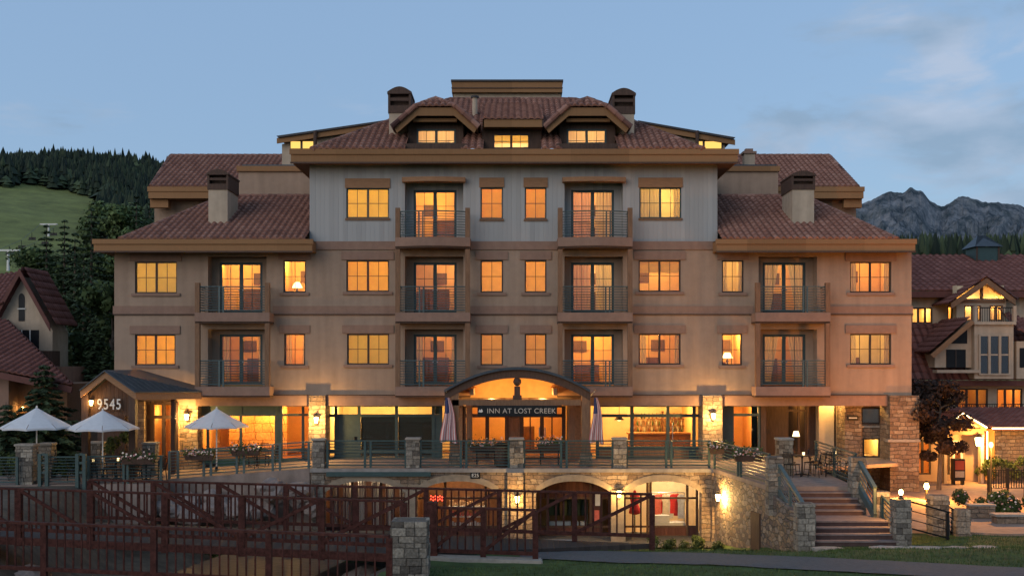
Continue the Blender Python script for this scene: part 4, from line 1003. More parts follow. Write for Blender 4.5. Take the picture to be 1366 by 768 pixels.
# entrance lobby
YL = 0.2
ex = lambda p: PX(p, YL); ez_ = lambda p: PZ(p, YL)
q = MB(); q.box(ex(600), ex(617), YL - .1, YL + .6, 0, ez_(541)); q.build('brick_jamb', mat('brown_brick', (.26,.14,.075), .25, 9, .9, .5, 30), H)
q = MB(); q.box(ex(757), ex(775), YL - .1, YL + .6, 0, ez_(541)); q.build('brick_jamb', bpy.data.materials['brown_brick'], H)
lob = storefront('lobby_doors', [ex(p) for p in (619, 650, 676, 696, 723, 752)], [.02, ez_(601), ez_(554), ez_(541)],
           {(0,0):'wood',(1,0):'wood',(2,0):'wood',(2,1):'wood',(3,0):'glass',(4,0):'glass',(0,2):'glass',(1,2):'wood',(2,2):'wood',(3,2):'wood',(4,2):'glass'}, y=YL, fr=.16, m=M['dark_wood'])
for p in (708, 737):
    q = MB(); q.box(ex(p - 1.5), ex(p + 1.5) - .04, YL + .02, YL + .06, ez_(601), ez_(554)); q.build('door_muntin', M['dark_wood'], lob)
for p in (719.5, 727): q = MB(); q.tube([(ex(p), YL - .05, .95), (ex(p), YL - .05, 1.35)], .025, 8); q.build('pull_handle', M['steel'], lob)
hall(ex(617), ex(757), YL + .16, 6.5, .01, ez_(541) + .1, M['room_orange'], M['furniture'], [(ex(640), 2.5, 2.25, 130, AMB), (ex(712), 2.6, 2.25, 95, WARM), (ex(690), 4.6, 2.25, 110, WARM)])
q = MB(); q.box(ex(679), ex(694), YL + .4, 4.2, .02, 2.3); q.build('lobby_partition', M['brown_wood'], H)
q = MB(); q.box(ex(700), ex(716), 4.8, 5.3, .02, 1.1); q.build('reception_desk', M['furniture'], H)
# restaurant
rs = storefront('restaurant_shopfront', [gx(p) for p in (797, 843, 891, 926, 936)], [.0, gz(597), gz(554), zt], {(0,0):'wood',(1,0):'wood',(2,0):'solid',(3,0):'wood'}, fr=.14)
q = MB(); q.box(gx(899), gx(919), YS - .012, YS + .12, gz(612), gz(599)); q.build('door_kick_panel', M['brown_wood'], rs)
q = MB(); q.tube([(gx(897), YS - .05, .8), (gx(897), YS - .05, 1.5)], .022, 8); q.build('door_handle', M['steel'], rs)
hall(gx(775), gx(936), YS + .12, 6.0, -.01, zt + .1, M['room_orange'], M['furniture'], [(gx(805), 2.4, zt - .25, 100, WARM), (gx(850), 4.2, zt - .25, 190, AMB), (gx(872), 2.6, zt - .25, 70, AMB), (gx(910), 3.6, zt - .25, 110, AMB)], M['room_cream'])
# east corner: window, dark door, stone passage
storefront('lounge_window', [gx(p) for p in (977, 1013)], [gz(612), gz(598), gz(553), zt], {(0,0):'wood'}, fr=.12)
q = MB(); q.box(gx(962), gx(976), YS - .02, YS + .3, 0, zt); q.build('grey_pilaster', M['green'], H)
hall(gx(964), gx(1014), YS + .12, 4.2, -.01, zt + .1, M['room_orange'], M['furniture'], [(gx(990), 2.0, zt - .3, 95, WARM)])
YE2 = 2.4
hx = lambda p: PX(p, YE2); hz = lambda p: PZ(p, YE2)
q = wall_holes(hx(1012), hx(1092), 0, 3.1, [(hx(1050), hx(1076), .02, 2.45)], YE2, .2); pw = q.build('passage_wall', M['dark_wood'], H)
storefront('passage_door', [hx(1050.5), hx(1066), hx(1075.5)], [.02, 1.95, 2.44], {}, y=YE2 + .05, fr=.10, m=M['dark_wood'])
hall(hx(1046), hx(1080), YE2 + .21, 6, .01, 2.9, M['room_dark'], M['furniture'], [(hx(1064), 4.2, 2.3, 40, AMB)])
q = MB(); q.box(gx(1014), gx(1022), YS, YE2, 0, zt); q.build('passage_cheek', M['dark_wood'], H)
q = MB(); q.box(hx(1088), hx(1108), YE2 - .5, YE2 + .2, 0, 3.1); q.build('passage_column', M['stucco_pale'], H)
q = MB(); q.box(hx(1113), hx(1130), YE2 - .35, YE2 + .2, 0, 3.1); q.build('passage_column', M['stucco_pale'], H)
q = MB(); q.box(hx(1108.1), hx(1112.9), YE2 + .0, YE2 + .15, 0, 3.1); q.build('passage_infill', M['stucco'], H)
q = MB(); q.box(gx(1129), gx(1151), 0.9, 2.2, -.6, zt); q.build('stone_pier', M['stone'], H)
q = wall_holes(gx(1150), gx(1186), -1.3, zt, [(gx(1154), gx(1180), gz(566), gz(544)), (gx(1156), gx(1179), gz(611), gz(585))], 1.2, .2); ew = q.build('stone_end_wall', M['stone'], H)
sash_frame(gx(1154), gx(1180), gz(566), gz(544), 1.22, .08, 1, (1, ()), .06, .02, M['frame_brown'], H); sash_frame(gx(1156), gx(1179), gz(611), gz(585), 1.22, .08, 1, (1, ()), .06, .02, M['frame_brown'], H)
q = MB(); q.box(gx(1152), gx(1182), 1.1, 1.199, gz(571), gz(568)); q.build('sill', M['cap_stone'], ew)
hall(gx(1152), gx(1186), 1.42, 4.0, -1.2, 1.0, M['room_cream'], M['furniture'], [(gx(1168), 2.4, .75, 55, AMB)])
q = MB(); q.box(gx(1012), gx(1186), YS, 6.2, 2.88, 2.98); q.build('passage_ceiling', M['soffit'], H)
light('ceiling_lamp', (hx(1098), YE2 - 1.0, 2.6), 120, AMB, .08, H); light('ceiling_lamp', (hx(1118), YE2 - .9, 2.6), 120, AMB, .08, H)

# ------------------------------------------------------------------ entrance canopy (a part of the hotel)
YC = -3.0
cx_ = lambda p: PX(p, YC); cz_ = lambda p: PZ(p, YC)
n = 24; xL, xR = cx_(593), cx_(787); zE, zP = cz_(523), cz_(493)
def arc(t, off): return (xL + (xR - xL) * t, zE + (zP - zE) * (1 - (2*t - 1) ** 2) + off)
can = MB(); pts_t = [arc(i/n, 0) for i in range(n+1)]; pts_b = [arc(i/n, -.32) for i in range(n+1)]
for i in range(n):
    a, b, c, d = pts_b[i], pts_b[i+1], pts_t[i+1], pts_t[i]
    can.hexa([(a[0], YC, a[1]), (b[0], YC, b[1]), (b[0], YC + .22, b[1]), (a[0], YC + .22, a[1])], [(d[0], YC, d[1]), (c[0], YC, c[1]), (c[0], YC + .22, c[1]), (d[0], YC + .22, d[1])])
canopy = can.build('entrance_canopy', M['dark_wood'], H)
q = MB()
for i in range(n):
    a, b = arc(i/n, .004), arc((i+1)/n, .004)
    q.hexa([(a[0], YC - .14, a[1]), (b[0], YC - .14, b[1]), (b[0], -.02, b[1]), (a[0], -.02, a[1])], [(a[0], YC - .14, a[1] + .10), (b[0], YC - .14, b[1] + .10), (b[0], -.02, b[1] + .10), (a[0], -.02, a[1] + .10)])
q.build('canopy_roof', M['metal_roof'], canopy, smooth=False)
q = MB()
for i in range(n):
    a, b = arc(i/n, -.05), arc((i+1)/n, -.05); q.quad((a[0], YC + .222, a[1]), (b[0], YC + .222, b[1]), (b[0], -.03, b[1]), (a[0], -.03, a[1]))
q.build('vault_ceiling', mat('vault_boards', (.62, .36, .16), .12, 3, .7, stretch=(1,6,1)), canopy)
q = MB(); q.prism([(xL + .1, zE - .30)] + [arc(i/n, -.06) for i in range(1, n)] + [(xR - .1, zE - .30)], -.06, -.04); q.build('gable_infill', bpy.data.materials['vault_boards'], canopy)
q = MB(); q.box(cx_(603), cx_(775), YC + .02, YC + .24, cz_(540.5), cz_(533)); q.build('tie_beam', M['brown_wood'], canopy)
q = MB(); q.box(cx_(686), cx_(694), YC + .04, YC + .20, cz_(532.8), cz_(515)); q.box(cx_(684), cx_(696), YC + .02, YC + .22, cz_(532.7), cz_(527)); q.build('king_post', M['dark_wood'], canopy)
q = MB(); q.lathe([(0.02,-.17),(.12,-.12),(.17,0),(.12,.12),(.02,.17)], (cx_(690), YC + .1, cz_(509)), 12); q.build('post_ball', M['dark_wood'], canopy, smooth=True)
for p in (629, 741): q = MB(); q.box(cx_(p - 2.5), cx_(p + 2.5), YC + .3, -.08, cz_(527), cz_(518)); q.build('vault_rib', M['header_wood'], canopy)
for a, b in ((601, 612), (776, 788)):
    q = MB(); q.box(cx_(a), cx_(b), YC + .02, YC + .34, .0, cz_(524)); q.build('timber_column', M['brown_wood'], canopy)
    q = MB(); q.box(cx_(a) - .06, cx_(b) + .06, YC - .04, YC + .40, .0, .5); q.build('column_base', M['stone'], canopy)
for a in (619, 763):
    q = MB(); q.box(cx_(a), cx_(a + 8), -.9, -.5, .0, cz_(540)); q.build('timber_column', M['brown_wood'], canopy)
light('canopy_lamp', (cx_(655), YC + 1.5, cz_(530)), 105, (1, .52, .14), .1, H); light('canopy_lamp', (cx_(725), YC + 1.5, cz_(530)), 105, (1, .52, .14), .1, H)
for p in (655, 725): q = MB(); q.box(cx_(p) - .55, cx_(p) + .55, YC + .7, YC + 2.3, cz_(533.5), cz_(533.0)); q.build('added_light_baffle', M['dark_wood'], canopy)  # added baffle under each lamp, keeps its light off the entrance below
for s in (-1, 1): q = MB(); q.lathe([(.05, 0), (.08, .10), (.02, .16)], (cx_(690 + 88*s), YC + .3, cz_(530)), 8); q.build('spotlight', M['black_metal'], canopy)

# ------------------------------------------------------------------ gabled porch with the house number
YP = -3.2
A0 = at(140, 495.5, YP); L0 = at(107, 521.5, YP); R0 = at(181, 524, YP); B0 = at(268, 523.5, -.9)
porch = MB()
t3 = Vector((0, 0, .14)); dn = Vector((0, 0, -.26)); dd = Vector((0.0, .10, 0))
for a, b in ((L0, A0), (A0, R0), (R0, B0)):
    porch.hexa([a + dn, b + dn, b + dn + dd, a + dn + dd], [a, b, b + dd, a + dd])
porch_o = porch.build('porch', M['header_wood'], H)
Ab = Vector((A0.x + .3, -.01, A0.z)); Lb = Vector((L0.x, -.01, L0.z)); Bw = Vector((B0.x, -.01, B0.z + .1))
for tri in ([R0, B0, Bw, Ab, A0], [A0, Ab, Lb, L0]):
    q = MB(); up = Vector((0, 0, .05)); k = len(tri)
    q.v = [tuple(p + Vector((0, -.08, .01))) for p in tri] + [tuple(p + up + Vector((0, -.08, .01))) for p in tri]
    q.f = [tuple(range(k)), tuple(range(k, 2*k))] + [(i, (i+1) % k, k + (i+1) % k, k + i) for i in range(k)]; q.m = [0] * len(q.f)
    q.build('porch_roof', M['metal_roof'], porch_o)
q = MB()                                    # standing seams
for i in range(1, 12):
    t = i / 12; a = R0.lerp(B0, t); b = A0.lerp(Vector((B0.x, B0.y, B0.z)), t)
    if i < 11: b = Vector((a.x - .25 , a.y, a.z)).lerp(b, 1); q.tube([a + Vector((0, -.08, .075)), b + Vector((0, -.08, .075))], .018, 5)
q.build('roof_seam', M['metal_roof'], porch_o)
q = MB(); q.prism([(L0.x + .1, L0.z - .25), (A0.x, A0.z - .27), (R0.x - .1, R0.z - .25), (R0.x - .1, R0.z - .9), (L0.x + .1, R0.z - .9)], YP + .35, YP + .42); q.build('gable_boards', board_mat('gable_boards', (.10,.055,.035), .16, 'X', .2, .8), porch_o)
for px_, Y in ((113, YP + .1), (176, YP + .1)):
    x = PX(px_, Y); q = MB(); q.box(x - .13, x + .13, Y, Y + .26, -.42, PZ(524, Y)); q.build('porch_post', M['dark_wood'], porch_o)
q = MB(); x = PX(231, -1.6); q.box(x - .08, x + .08, -1.65, -1.45, -.42, PZ(531, -1.6)); q.build('porch_post', M['dark_wood'], porch_o)
q = MB(); q.box(PX(150, -.5), PX(192, -.5), -.5, -.3, -.44, PZ(535, -.5)); q.build('porch_wall', M['stone'], porch_o)
q = MB(); q.box(PX(112, -2), PX(150, -2), -.6, -.4, -.44, PZ(520, -.6)); q.build('porch_back', M['dark_wood'], porch_o)
pd = storefront('porch_door', [PX(p, -.1) for p in (193, 203, 218, 235)], [-.44, PZ(556, -.1), PZ(537, -.1)], {(0,0):'solid',(0,1):'solid',(2,1):'glass',(1,1):'glass'}, y=-.1, fr=.14, m=M['dark_wood'])
hall(PX(190, 0), PX(237, 0), .08, 3.5, -.43, 2.6, M['room_orange'], M['furniture'], [(PX(212, 1), 1.9, 1.9, 30, WARM)])
light('porch_lamp', (PX(205, -1.6), -1.6, 2.35), 22, WARM, .06, H)

# ------------------------------------------------------------------ arcade under the terrace
YA = TE
ax = lambda p: PX(p, YA); az = lambda p: PZ(p, YA)
ARCH = [(432, 541), (556, 665), (715, 816), (833, 936)]
arcade = thing('arcade', 'rubble stone arcade with four shallow arches carrying the terrace', 'arcade', (0, YA, -2.56))
zc, zs = az(641), az(657)
def arch_z(x):
    for a, b in ARCH:
        x0, x1 = ax(a), ax(b)
        if x0 < x < x1:
            t = (x - x0) / (x1 - x0); return zs + (zc - zs) * max(0, 1 - abs(2*t - 1) ** 2.4)
    return -3.0
xs = [ax(414)]
for a, b in ARCH:
    x0, x1 = ax(a), ax(b); xs += [x0 - .0005, x0 + .0005] + [x0 + (x1 - x0) * (0.5 - 0.5 * math.cos(math.pi * i / 20)) for i in range(1, 20)] + [x1 - .0005, x1 + .0005]
xs += [ax(951)]
mb = MB(); TH = .55
for x in xs:
    zb = arch_z(x); mb.v += [(x, YA, zb), (x, YA, -.15), (x, YA + TH, -.15), (x, YA + TH, zb)]
for i in range(len(xs) - 1):
    a, b = 4*i, 4*i + 4
    for k in range(4):
        k2 = (k+1) % 4; mb.f.append((a + k, b + k, b + k2, a + k2)); mb.m.append(0)
mb.build('arcade_wall', M['stone'], arcade)
for a, b in ARCH:
    x0, x1 = ax(a), ax(b); q = MB(); n = 22; P = []
    for i in range(n + 1):
        t = 0.5 - 0.5 * math.cos(math.pi * (i / n)); x = x0 + (x1 - x0) * t; P.append((x, arch_z(min(max(x, x0 + .001), x1 - .001))))
    for i in range(n):
        (xa, za), (xb, zb) = P[i], P[i+1]; g = .0
        h = .24; q.hexa([(xa, YA - .05, za - .01), (xb, YA - .05, zb - .01), (xb, YA + .2, zb - .01), (xa, YA + .2, za - .01)], [(xa, YA - .05, min(za + h, -.17)), (xb, YA - .05, min(zb + h, -.17)), (xb, YA + .2, min(zb + h, -.17)), (xa, YA + .2, min(za + h, -.17))])
    q.build('arch_band', M['arch_stone'], arcade)
q = MB(); q.box(ax(414), ax(951), YA - .10, YA - .002, -.15, -.012); q.build('slab_edge', M['concrete'], arcade)
q = MB(); q.box(ax(436), ax(575), YA - .16, YA - .102, -.30, -.13); q.build('pipe_cover', M['railing_dark'], arcade)
for a, b in ((677, 698),):
    q = MB(); q.box(ax(a), ax(b), YA - .18, YA - .052, -2.95, -.152); q.build('buttress', M['stone'], arcade)
q = MB(); q.box(ax(815), ax(834), YA - .12, YA - .052, -2.95, zs + .1); q.build('buttress', M['arch_stone'], arcade)
q = MB(); q.box(ax(541), ax(556), YA - .12, YA - .052, -2.95, zs + .1); q.build('buttress', M['arch_stone'], arcade)
# shops behind the arches: each shopfront a thing with window, door, fittings
YB2 = -2.35
bx = lambda p: PX(p, YB2); bz = lambda p: PZ(p, YB2)
def shop(p0, p1, label, cells, xs_, zs_, wall, lamps, m):
    t = thing('shopfront', label, 'shopfront', ((bx(p0) + bx(p1)) / 2, YB2, -2.8))
    fr = .09; q = MB(); X = [bx(p) for p in xs_]; Zs = zs_
    for x in X: q.box(x - fr/2, x + fr/2, YB2, YB2 + .1, Zs[0], Zs[-1])
    for z in Zs:
        for i in range(len(X) - 1): q.box(X[i] + fr/2, X[i+1] - fr/2, YB2 + .004, YB2 + .096, z - fr*.4, z + fr*.4)
    q.build('frame', m, t)
    for i in range(len(X) - 1):
        for j in range(len(Zs) - 1):
            c = cells.get((i, j), 'glass'); a, b, e, g = X[i] + fr/2, X[i+1] - fr/2, Zs[j] + fr*.4, Zs[j+1] - fr*.4
            q = MB()
            if c == 'wood': q.box(a, b, YB2 + .03, YB2 + .07, e, g); q.build('panel', M['shop_boards'], t)
            else: q.box(a, b, YB2 + .045, YB2 + .055, e, g); q.build('pane', M['glass'], t)
    x0, x1 = bx(p0), bx(p1); y0, y1 = YB2 + .12, .4
    mb = MB(); z0, z1 = -2.82, -.2
    mb.quad((x0,y1,z0),(x1,y1,z0),(x1,y1,z1),(x0,y1,z1)); mb.quad((x0,y0,z0),(x0,y1,z0),(x0,y1,z1),(x0,y0,z1)); mb.quad((x1,y0,z0),(x1,y0,z1),(x1,y1,z1),(x1,y1,z0)); mb.quad((x0,y0,z1),(x0,y1,z1),(x1,y1,z1),(x1,y0,z1)); mb.quad((x0,y0,z0),(x1,y0,z0),(x1,y1,z0),(x0,y1,z0))
    mb.build('shop_interior', wall, t)
    for (px_, y, z, wt, c) in lamps: light('shop_lamp', (bx(px_), y, z), wt, c, .08, t)
    return t
M['shop_boards'] = board_mat('shopfront_boards', (.085,.035,.028), .14, 'X', .25, .8)
M['curtain_white'] = cloth_mat('white_curtain', (.62,.58,.52), .3, .1, 16, (1,1,.03))
M['shop_red'] = mat('red_paint', (.55,.03,.02), .1, 4, .6)
Z4 = [-2.79, bz(702), bz(664), -.22]
shop(430, 553, 'dim shopfront with tall dark panes under the arch behind the bridge', {(0,0):'wood',(1,0):'wood',(2,0):'wood'}, (432, 470, 508, 552), Z4, M['furniture'], [(470, -1.9, -.5, 45, (1,.74,.45)), (520, -1.9, -.5, 45, (1,.74,.45))], M['dark_wood'])
shop(554, 712, 'bright shopfront with red strip and yellow transom lights', {(0,0):'wood',(1,0):'wood',(2,0):'wood',(3,0):'wood'}, (555, 594, 648, 680, 711), Z4, M['furniture'], [(575, -1.3, -.5, 60, AMB), (622, -1.7, -.5, 130, (1,.74,.42))], M['dark_wood'])
shop(713, 818, 'unlit shopfront with dark window and paper notices by its door', {(0,0):'wood',(1,0):'wood',(2,0):'wood',(2,1):'wood',(0,2):'wood',(1,2):'wood',(2,2):'wood',(3,2):'wood',(0,1):'glass'}, (716, 730, 788, 802, 817), Z4, M['room_dark'], [(755, -.8, -.6, 16, AMB)], M['dark_wood'])
shop(819, 940, 'lit clothes shop window with white display plinth beside dark door', {(2,0):'wood',(3,0):'wood'}, (833, 864, 868, 917, 930), Z4, M['room_cream'], [(890, -1.6, -.5, 85, (1,.78,.5)), (905, -.9, -.6, 60, (1,.78,.5)), (848, -.6, -.6, 10, AMB)], M['dark_wood'])
for i, p in enumerate((438, 456, 476, 494, 513, 532)):
    q = drape(bx(p), bx(p + 11), -2.7, -.5, YB2 + .35, M['curtain_white'], None, 'curtain_panel'); tag(q, 'pale hanging curtain panel in the dim arcade shop behind the bridge', 'curtain', 'pale curtain panels in the dim shop')
# display in the clothes shop
t = thing('display_plinth', 'white display plinth inside the lit clothes shop window', 'plinth', (bx(885), -1.9, -2.0))
q = MB(); q.box(bx(869), bx(916), -2.1, -1.5, bz(702) - .02, bz(698)); q.build('top', M['white_paint'], t); q = MB(); q.box(bx(870), bx(895), -2.0, -1.6, bz(698) + .002, bz(689)); q.build('box_step', M['white_paint'], t); q = MB(); q.box(bx(871), bx(914), -2.05, -1.55, -2.81, bz(702) - .022); q.build('base', M['room_dark'], t)
t = thing('clothes_rack', 'rack of red white and cream garments in the shop window', 'clothes rack', (bx(890), -1.2, -2.5), None)
q = MB(); q.tube([(bx(868), -1.2, bz(661)), (bx(919), -1.2, bz(661))], .02, 6); q.tube([(bx(868), -1.2, bz(661)), (bx(868), -1.2, -2.81)], .02, 6); q.tube([(bx(919), -1.2, bz(661)), (bx(919), -1.2, -2.81)], .02, 6); q.build('rail', M['steel'], t)
def garment(x, z1, ln, wd, y, m, t, d=.07):
    q = MB(); n = 6
    prof = [(0.18, 0), (0.5, -.06), (0.56, -.30), (0.46, -.34), (0.44, -.55), (0.50, -1.0)]
    l = [(-a * wd, z1 + b * ln) for a, b in prof]; r = [(a * wd, z1 + b * ln) for a, b in reversed(prof)]
    q.prism([(x + a, b) for a, b in l + r], y - d/2, y + d/2); return q.build('garment', m, t, bevel=.015)
gc = [mat('garment_' + n, c, .25, 9, .9, .4, 20) for n, c in (('red',(.5,.03,.03)),('cream',(.6,.5,.36)),('white',(.65,.62,.58)),('coral',(.6,.14,.10)),('tan',(.36,.22,.12)))]
for i, k in enumerate([1, 2, 3, 0, 1, 2, 0, 0, 2]): garment(bx(872 + i * 5.3), bz(663) , .78 + .1 * (i % 3), .28, -1.25 + .05 * (i % 2), gc[k], t)
t = thing('clothes_rack', 'rack of dark jackets in the unlit shop window', 'clothes rack', (bx(760), -1.2, -2.5))
q = MB(); q.tube([(bx(734), -1.3, bz(661)), (bx(786), -1.3, bz(661))], .02, 6); q.tube([(bx(734), -1.3, bz(661)), (bx(734), -1.3, -2.81)], .02, 6); q.tube([(bx(786), -1.3, bz(661)), (bx(786), -1.3, -2.81)], .02, 6); q.build('rail', M['steel'], t)
gd = [mat('jacket_' + n, c, .25, 9, .9, .4, 20) for n, c in (('olive',(.08,.08,.03)),('black',(.02,.02,.022)),('rust',(.14,.06,.025)))]
for i in range(8): garment(bx(738 + i * 6), bz(663), .85, .30, -1.35, gd[i % 3], t)
for i in range(5):
    q = MB(); x = bx(733 + i * 10.5); q.box(x, x + bx(8) - bx(0), -2.05, -1.75, bz(702), bz(697)); bxm = q.build('shoe_box', M['white_paint'], None, bevel=.01)
    tag(bxm, 'white shoe box in the row on the dark shop window shelf', 'box', 'white boxes along the dark shop window')
t = thing('mannequin', 'dark clothed dress form inside the shop doorway', 'mannequin', (bx(850), -1.5, -2.81))
q = MB(); q.lathe([(.02,0),(.20,.02),(.03,.06),(.025,.75)], (bx(850), -1.5, -2.81), 12); q.build('stand', M['black_metal'], t)
q = MB(); q.lathe([(.10,.75),(.24,.80),(.21,1.0),(.15,1.15),(.20,1.4),(.19,1.52),(.07,1.62),(.05,1.70),(.02,1.72)], (bx(850), -1.5, -2.81), 14); q.build('torso', gc[0], t, smooth=True)
for px_, z0, z1, c, lb in ((797, 657, 674, M['white_paint'], 'white paper notice on the dark shop door'), (796, 680, 697, gc[3], 'reddish poster under the white notice on the shop door')):
    q = MB(); q.box(bx(px_ - 3), bx(px_ + 3.5), YB2 - .012, YB2 - .003, bz(z1), bz(z0)); o = q.build('poster', c); tag(o, lb, 'poster')
q = MB(); q.box(bx(571), bx(577), YB2 - .06, YB2 - .012, bz(706), bz(674)); rb = q.build('banner', M['shop_red']); tag(rb, 'tall narrow red banner beside the bright arcade shop', 'banner')
t = thing('shelf_display', 'shop shelves of small pale and red goods behind the middle arch', 'shelf', (bx(620), -1.4, -2.5))
for j, py in enumerate((706, 692, 678)):
    q = MB(); q.box(bx(597), bx(646), -1.6, -1.2, bz(py) - .03, bz(py)); q.build('shelf', M['white_paint'], t)
    q = MB(); rnd = random.Random(j)
    for i in range(14):
        x = bx(598 + i * 3.4); q.box(x, x + .07, -1.5, -1.35, bz(py) + .002, bz(py) + rnd.uniform(.1, .22))
    q.build('goods', [M['white_paint'], gc[3], gc[4]][j], t)
# red string of lights on the bright shop front
t = thing('string_lights', 'cluster of small red lights hung in the bright shop window', 'string lights', (bx(583), YB2 - .05, bz(664)))
mr = emit('red_light', (1, .06, .03), 5)
for i in range(12):
    x = bx(575 + (i % 6) * 3.0); z = bz(661 + 4 * (i // 6) + (i % 2) * 1.5); q = MB(); q.lathe([(.005,-.03),(.03,0),(.005,.03)], (x, YB2 - .05, z), 8); q.build('bulb', mr, t)
q = MB(); q.tube([(bx(574), YB2 - .05, bz(659.5)), (bx(583), YB2 - .05, bz(660.5)), (bx(592), YB2 - .05, bz(659.5))], .008, 5); q.build('cable', M['black_metal'], t)

# ------------------------------------------------------------------ stone wall, stairs and newels at the east side
sidewall = thing('stone_wall', 'angled rubble stone retaining wall beside the entrance steps', 'wall', (8.0, -6.5, -2.5))
P = [(7.68, TE - .002), (8.38, -9.72), (8.62, -12.7)]
q = MB()
def slope_top(i): return [(-.15), (-.15), (-1.30)][i]
vs_ = []
for i, (x, y) in enumerate(P):
    top = [-.151, -.151, -.62][i]
    q.v += [(x, y, -2.8), (x, y, top), (x + .38, y, top), (x + .38, y, -2.8)]
for i in range(2):
    a, b = 4*i, 4*i + 4
    for k in range(4): k2 = (k+1) % 4; q.f.append((a+k, b+k, b+k2, a+k2)); q.m.append(0)
q.f += [(0,1,2,3), (8,9,10,11)]; q.m += [0, 0]
q.build('rubble_face', M['rubble'], sidewall)
q = MB(); q.box(7.62, 8.06, -3.9, -3.4, -2.8, -.152); q.build('corner_quoin', M['stone'], sidewall)
niche = MB(); niche.hexa([(8.13, -8.2, -2.5), (8.24, -9.0, -2.5), (8.30, -9.0, -2.5), (8.19, -8.2, -2.5)], [(8.13, -8.2, -1.0), (8.24, -9.0, -1.0), (8.30, -9.0, -1.0), (8.19, -8.2, -1.0)])
niche.build('service_door', M['dark_wood'], sidewall)
stairs = thing('stairs', 'sandstone steps in two flights up to the hotel terrace', 'stairs', (10, -11.3, -1.4))
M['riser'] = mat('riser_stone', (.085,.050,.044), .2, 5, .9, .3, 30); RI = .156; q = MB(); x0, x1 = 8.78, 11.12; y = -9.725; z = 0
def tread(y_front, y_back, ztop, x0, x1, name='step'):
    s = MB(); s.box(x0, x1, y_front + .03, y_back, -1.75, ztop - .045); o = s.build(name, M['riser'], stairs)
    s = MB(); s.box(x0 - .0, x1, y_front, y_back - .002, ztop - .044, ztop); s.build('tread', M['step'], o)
ys = y; zt_ = 0
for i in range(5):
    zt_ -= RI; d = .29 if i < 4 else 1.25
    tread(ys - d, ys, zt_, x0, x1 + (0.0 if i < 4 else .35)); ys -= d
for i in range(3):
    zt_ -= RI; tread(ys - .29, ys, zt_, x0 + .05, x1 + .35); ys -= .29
STAIR_Y, STAIR_Z = ys, zt_ - RI
M['block_grey'] = leaf_mat('grey_stone_block', (.10,.085,.07), (.33,.285,.225)); M['block_warm'] = leaf_mat('warm_stone_block', (.11,.08,.055), (.37,.29,.20))
for n_ in ('grey_stone_block', 'warm_stone_block'):
    m_ = bpy.data.materials[n_]; t_ = m_.node_tree; b_ = t_.nodes['Principled BSDF']; b_.inputs['Roughness'].default_value = .95
    nz_ = t_.nodes.new('ShaderNodeTexNoise'); nz_.inputs['Scale'].default_value = 16; nz_.inputs['Detail'].default_value = 8; co_ = t_.nodes.new('ShaderNodeTexCoord'); t_.links.new(co_.outputs['Object'], nz_.inputs['Vector'])
    bp_ = t_.nodes.new('ShaderNodeBump'); bp_.inputs['Strength'].default_value = .9; bp_.inputs['Distance'].default_value = .04; t_.links.new(nz_.outputs['Fac'], bp_.inputs['Height']); t_.links.new(bp_.outputs['Normal'], b_.inputs['Normal'])
    mr_ = t_.nodes.new('ShaderNodeMapRange'); mr_.inputs['From Min'].default_value = .3; mr_.inputs['From Max'].default_value = .7; mr_.inputs['To Min'].default_value = .65; mr_.inputs['To Max'].default_value = 1.3; t_.links.new(nz_.outputs['Fac'], mr_.inputs['Value'])
    mu_ = t_.nodes.new('ShaderNodeMix'); mu_.data_type = 'RGBA'; mu_.blend_type = 'MULTIPLY'; mu_.inputs['Factor'].default_value = 1; t_.links.new(b_.inputs['Base Color'].links[0].from_socket, mu_.inputs['A']); t_.links.new(mr_.outputs['Result'], mu_.inputs['B']); t_.links.new(mu_.outputs['Result'], b_.inputs['Base Color'])
def stone_post(name, label, x, y, z0, z1, w_, d_=None, cap=True, seed=0, cat='pillar', group=None, grey=True):
    """a pillar laid of separate rough blocks in courses round a core"""
    d_ = d_ or w_; t = thing(name, label, cat, (x, y, z0), group); rnd = random.Random(seed + int(x * 10)); q = MB(); m = M['stone_grey'] if grey else M['stone']
    q.box(x - w_/2 + .03, x + w_/2 - .03, y - d_/2 + .03, y + d_/2 - .03, z0, z1 - .01)
    z = z0
    while z < z1 - .05:
        h = min(rnd.uniform(.11, .24), z1 - z)
        for face in range(4):
            L_ = w_ if face in (0, 2) else d_; s = -L_/2
            while s < L_/2 - .03:
                ln = rnd.uniform(.14, .38); e = min(s + ln, L_/2); 
                if L_/2 - e < .10: e = L_/2
                pr = rnd.uniform(-.005, .035); g = .008
                if face == 0: q.box(x + s + g, x + e - g, y - d_/2 - pr, y - d_/2 + .05, z + g, z + h - g)
                elif face == 2: q.box(x + s + g, x + e - g, y + d_/2 - .05, y + d_/2 + pr, z + g, z + h - g)
                elif face == 1: q.box(x + w_/2 - .05, x + w_/2 + pr, y + s + g, y + e - g, z + g, z + h - g)
                else: q.box(x - w_/2 - pr, x - w_/2 + .05, y + s + g, y + e - g, z + g, z + h - g)
                s = e
        z += h
    o_ = q.build('stone_shaft', M['block_grey'] if grey else M['block_warm'], t)
    tv = []; 
    for i in range(len(q.f) // 6): tv += [min(1, max(0, rnd.gauss(.5, .28))) if i else .05] * 6
    tile_attr(o_, tv)
    if cap: q = MB(); q.box(x - w_/2 - .05, x + w_/2 + .05, y - d_/2 - .05, y + d_/2 + .05, z1, z1 + .08); q.build('cap', M['cap_stone'], t, bevel=.02)
    return t
stone_post('stone_pillar', 'squat stone newel at the top west corner of the steps', 8.52, -9.95, -.9, 1.0, .46, cap=False, seed=1)
stone_post('stone_pillar', 'tall stone newel at the foot of the steps, west side', 8.68, -12.95, -1.7, -.12, .50, cap=False, seed=2)
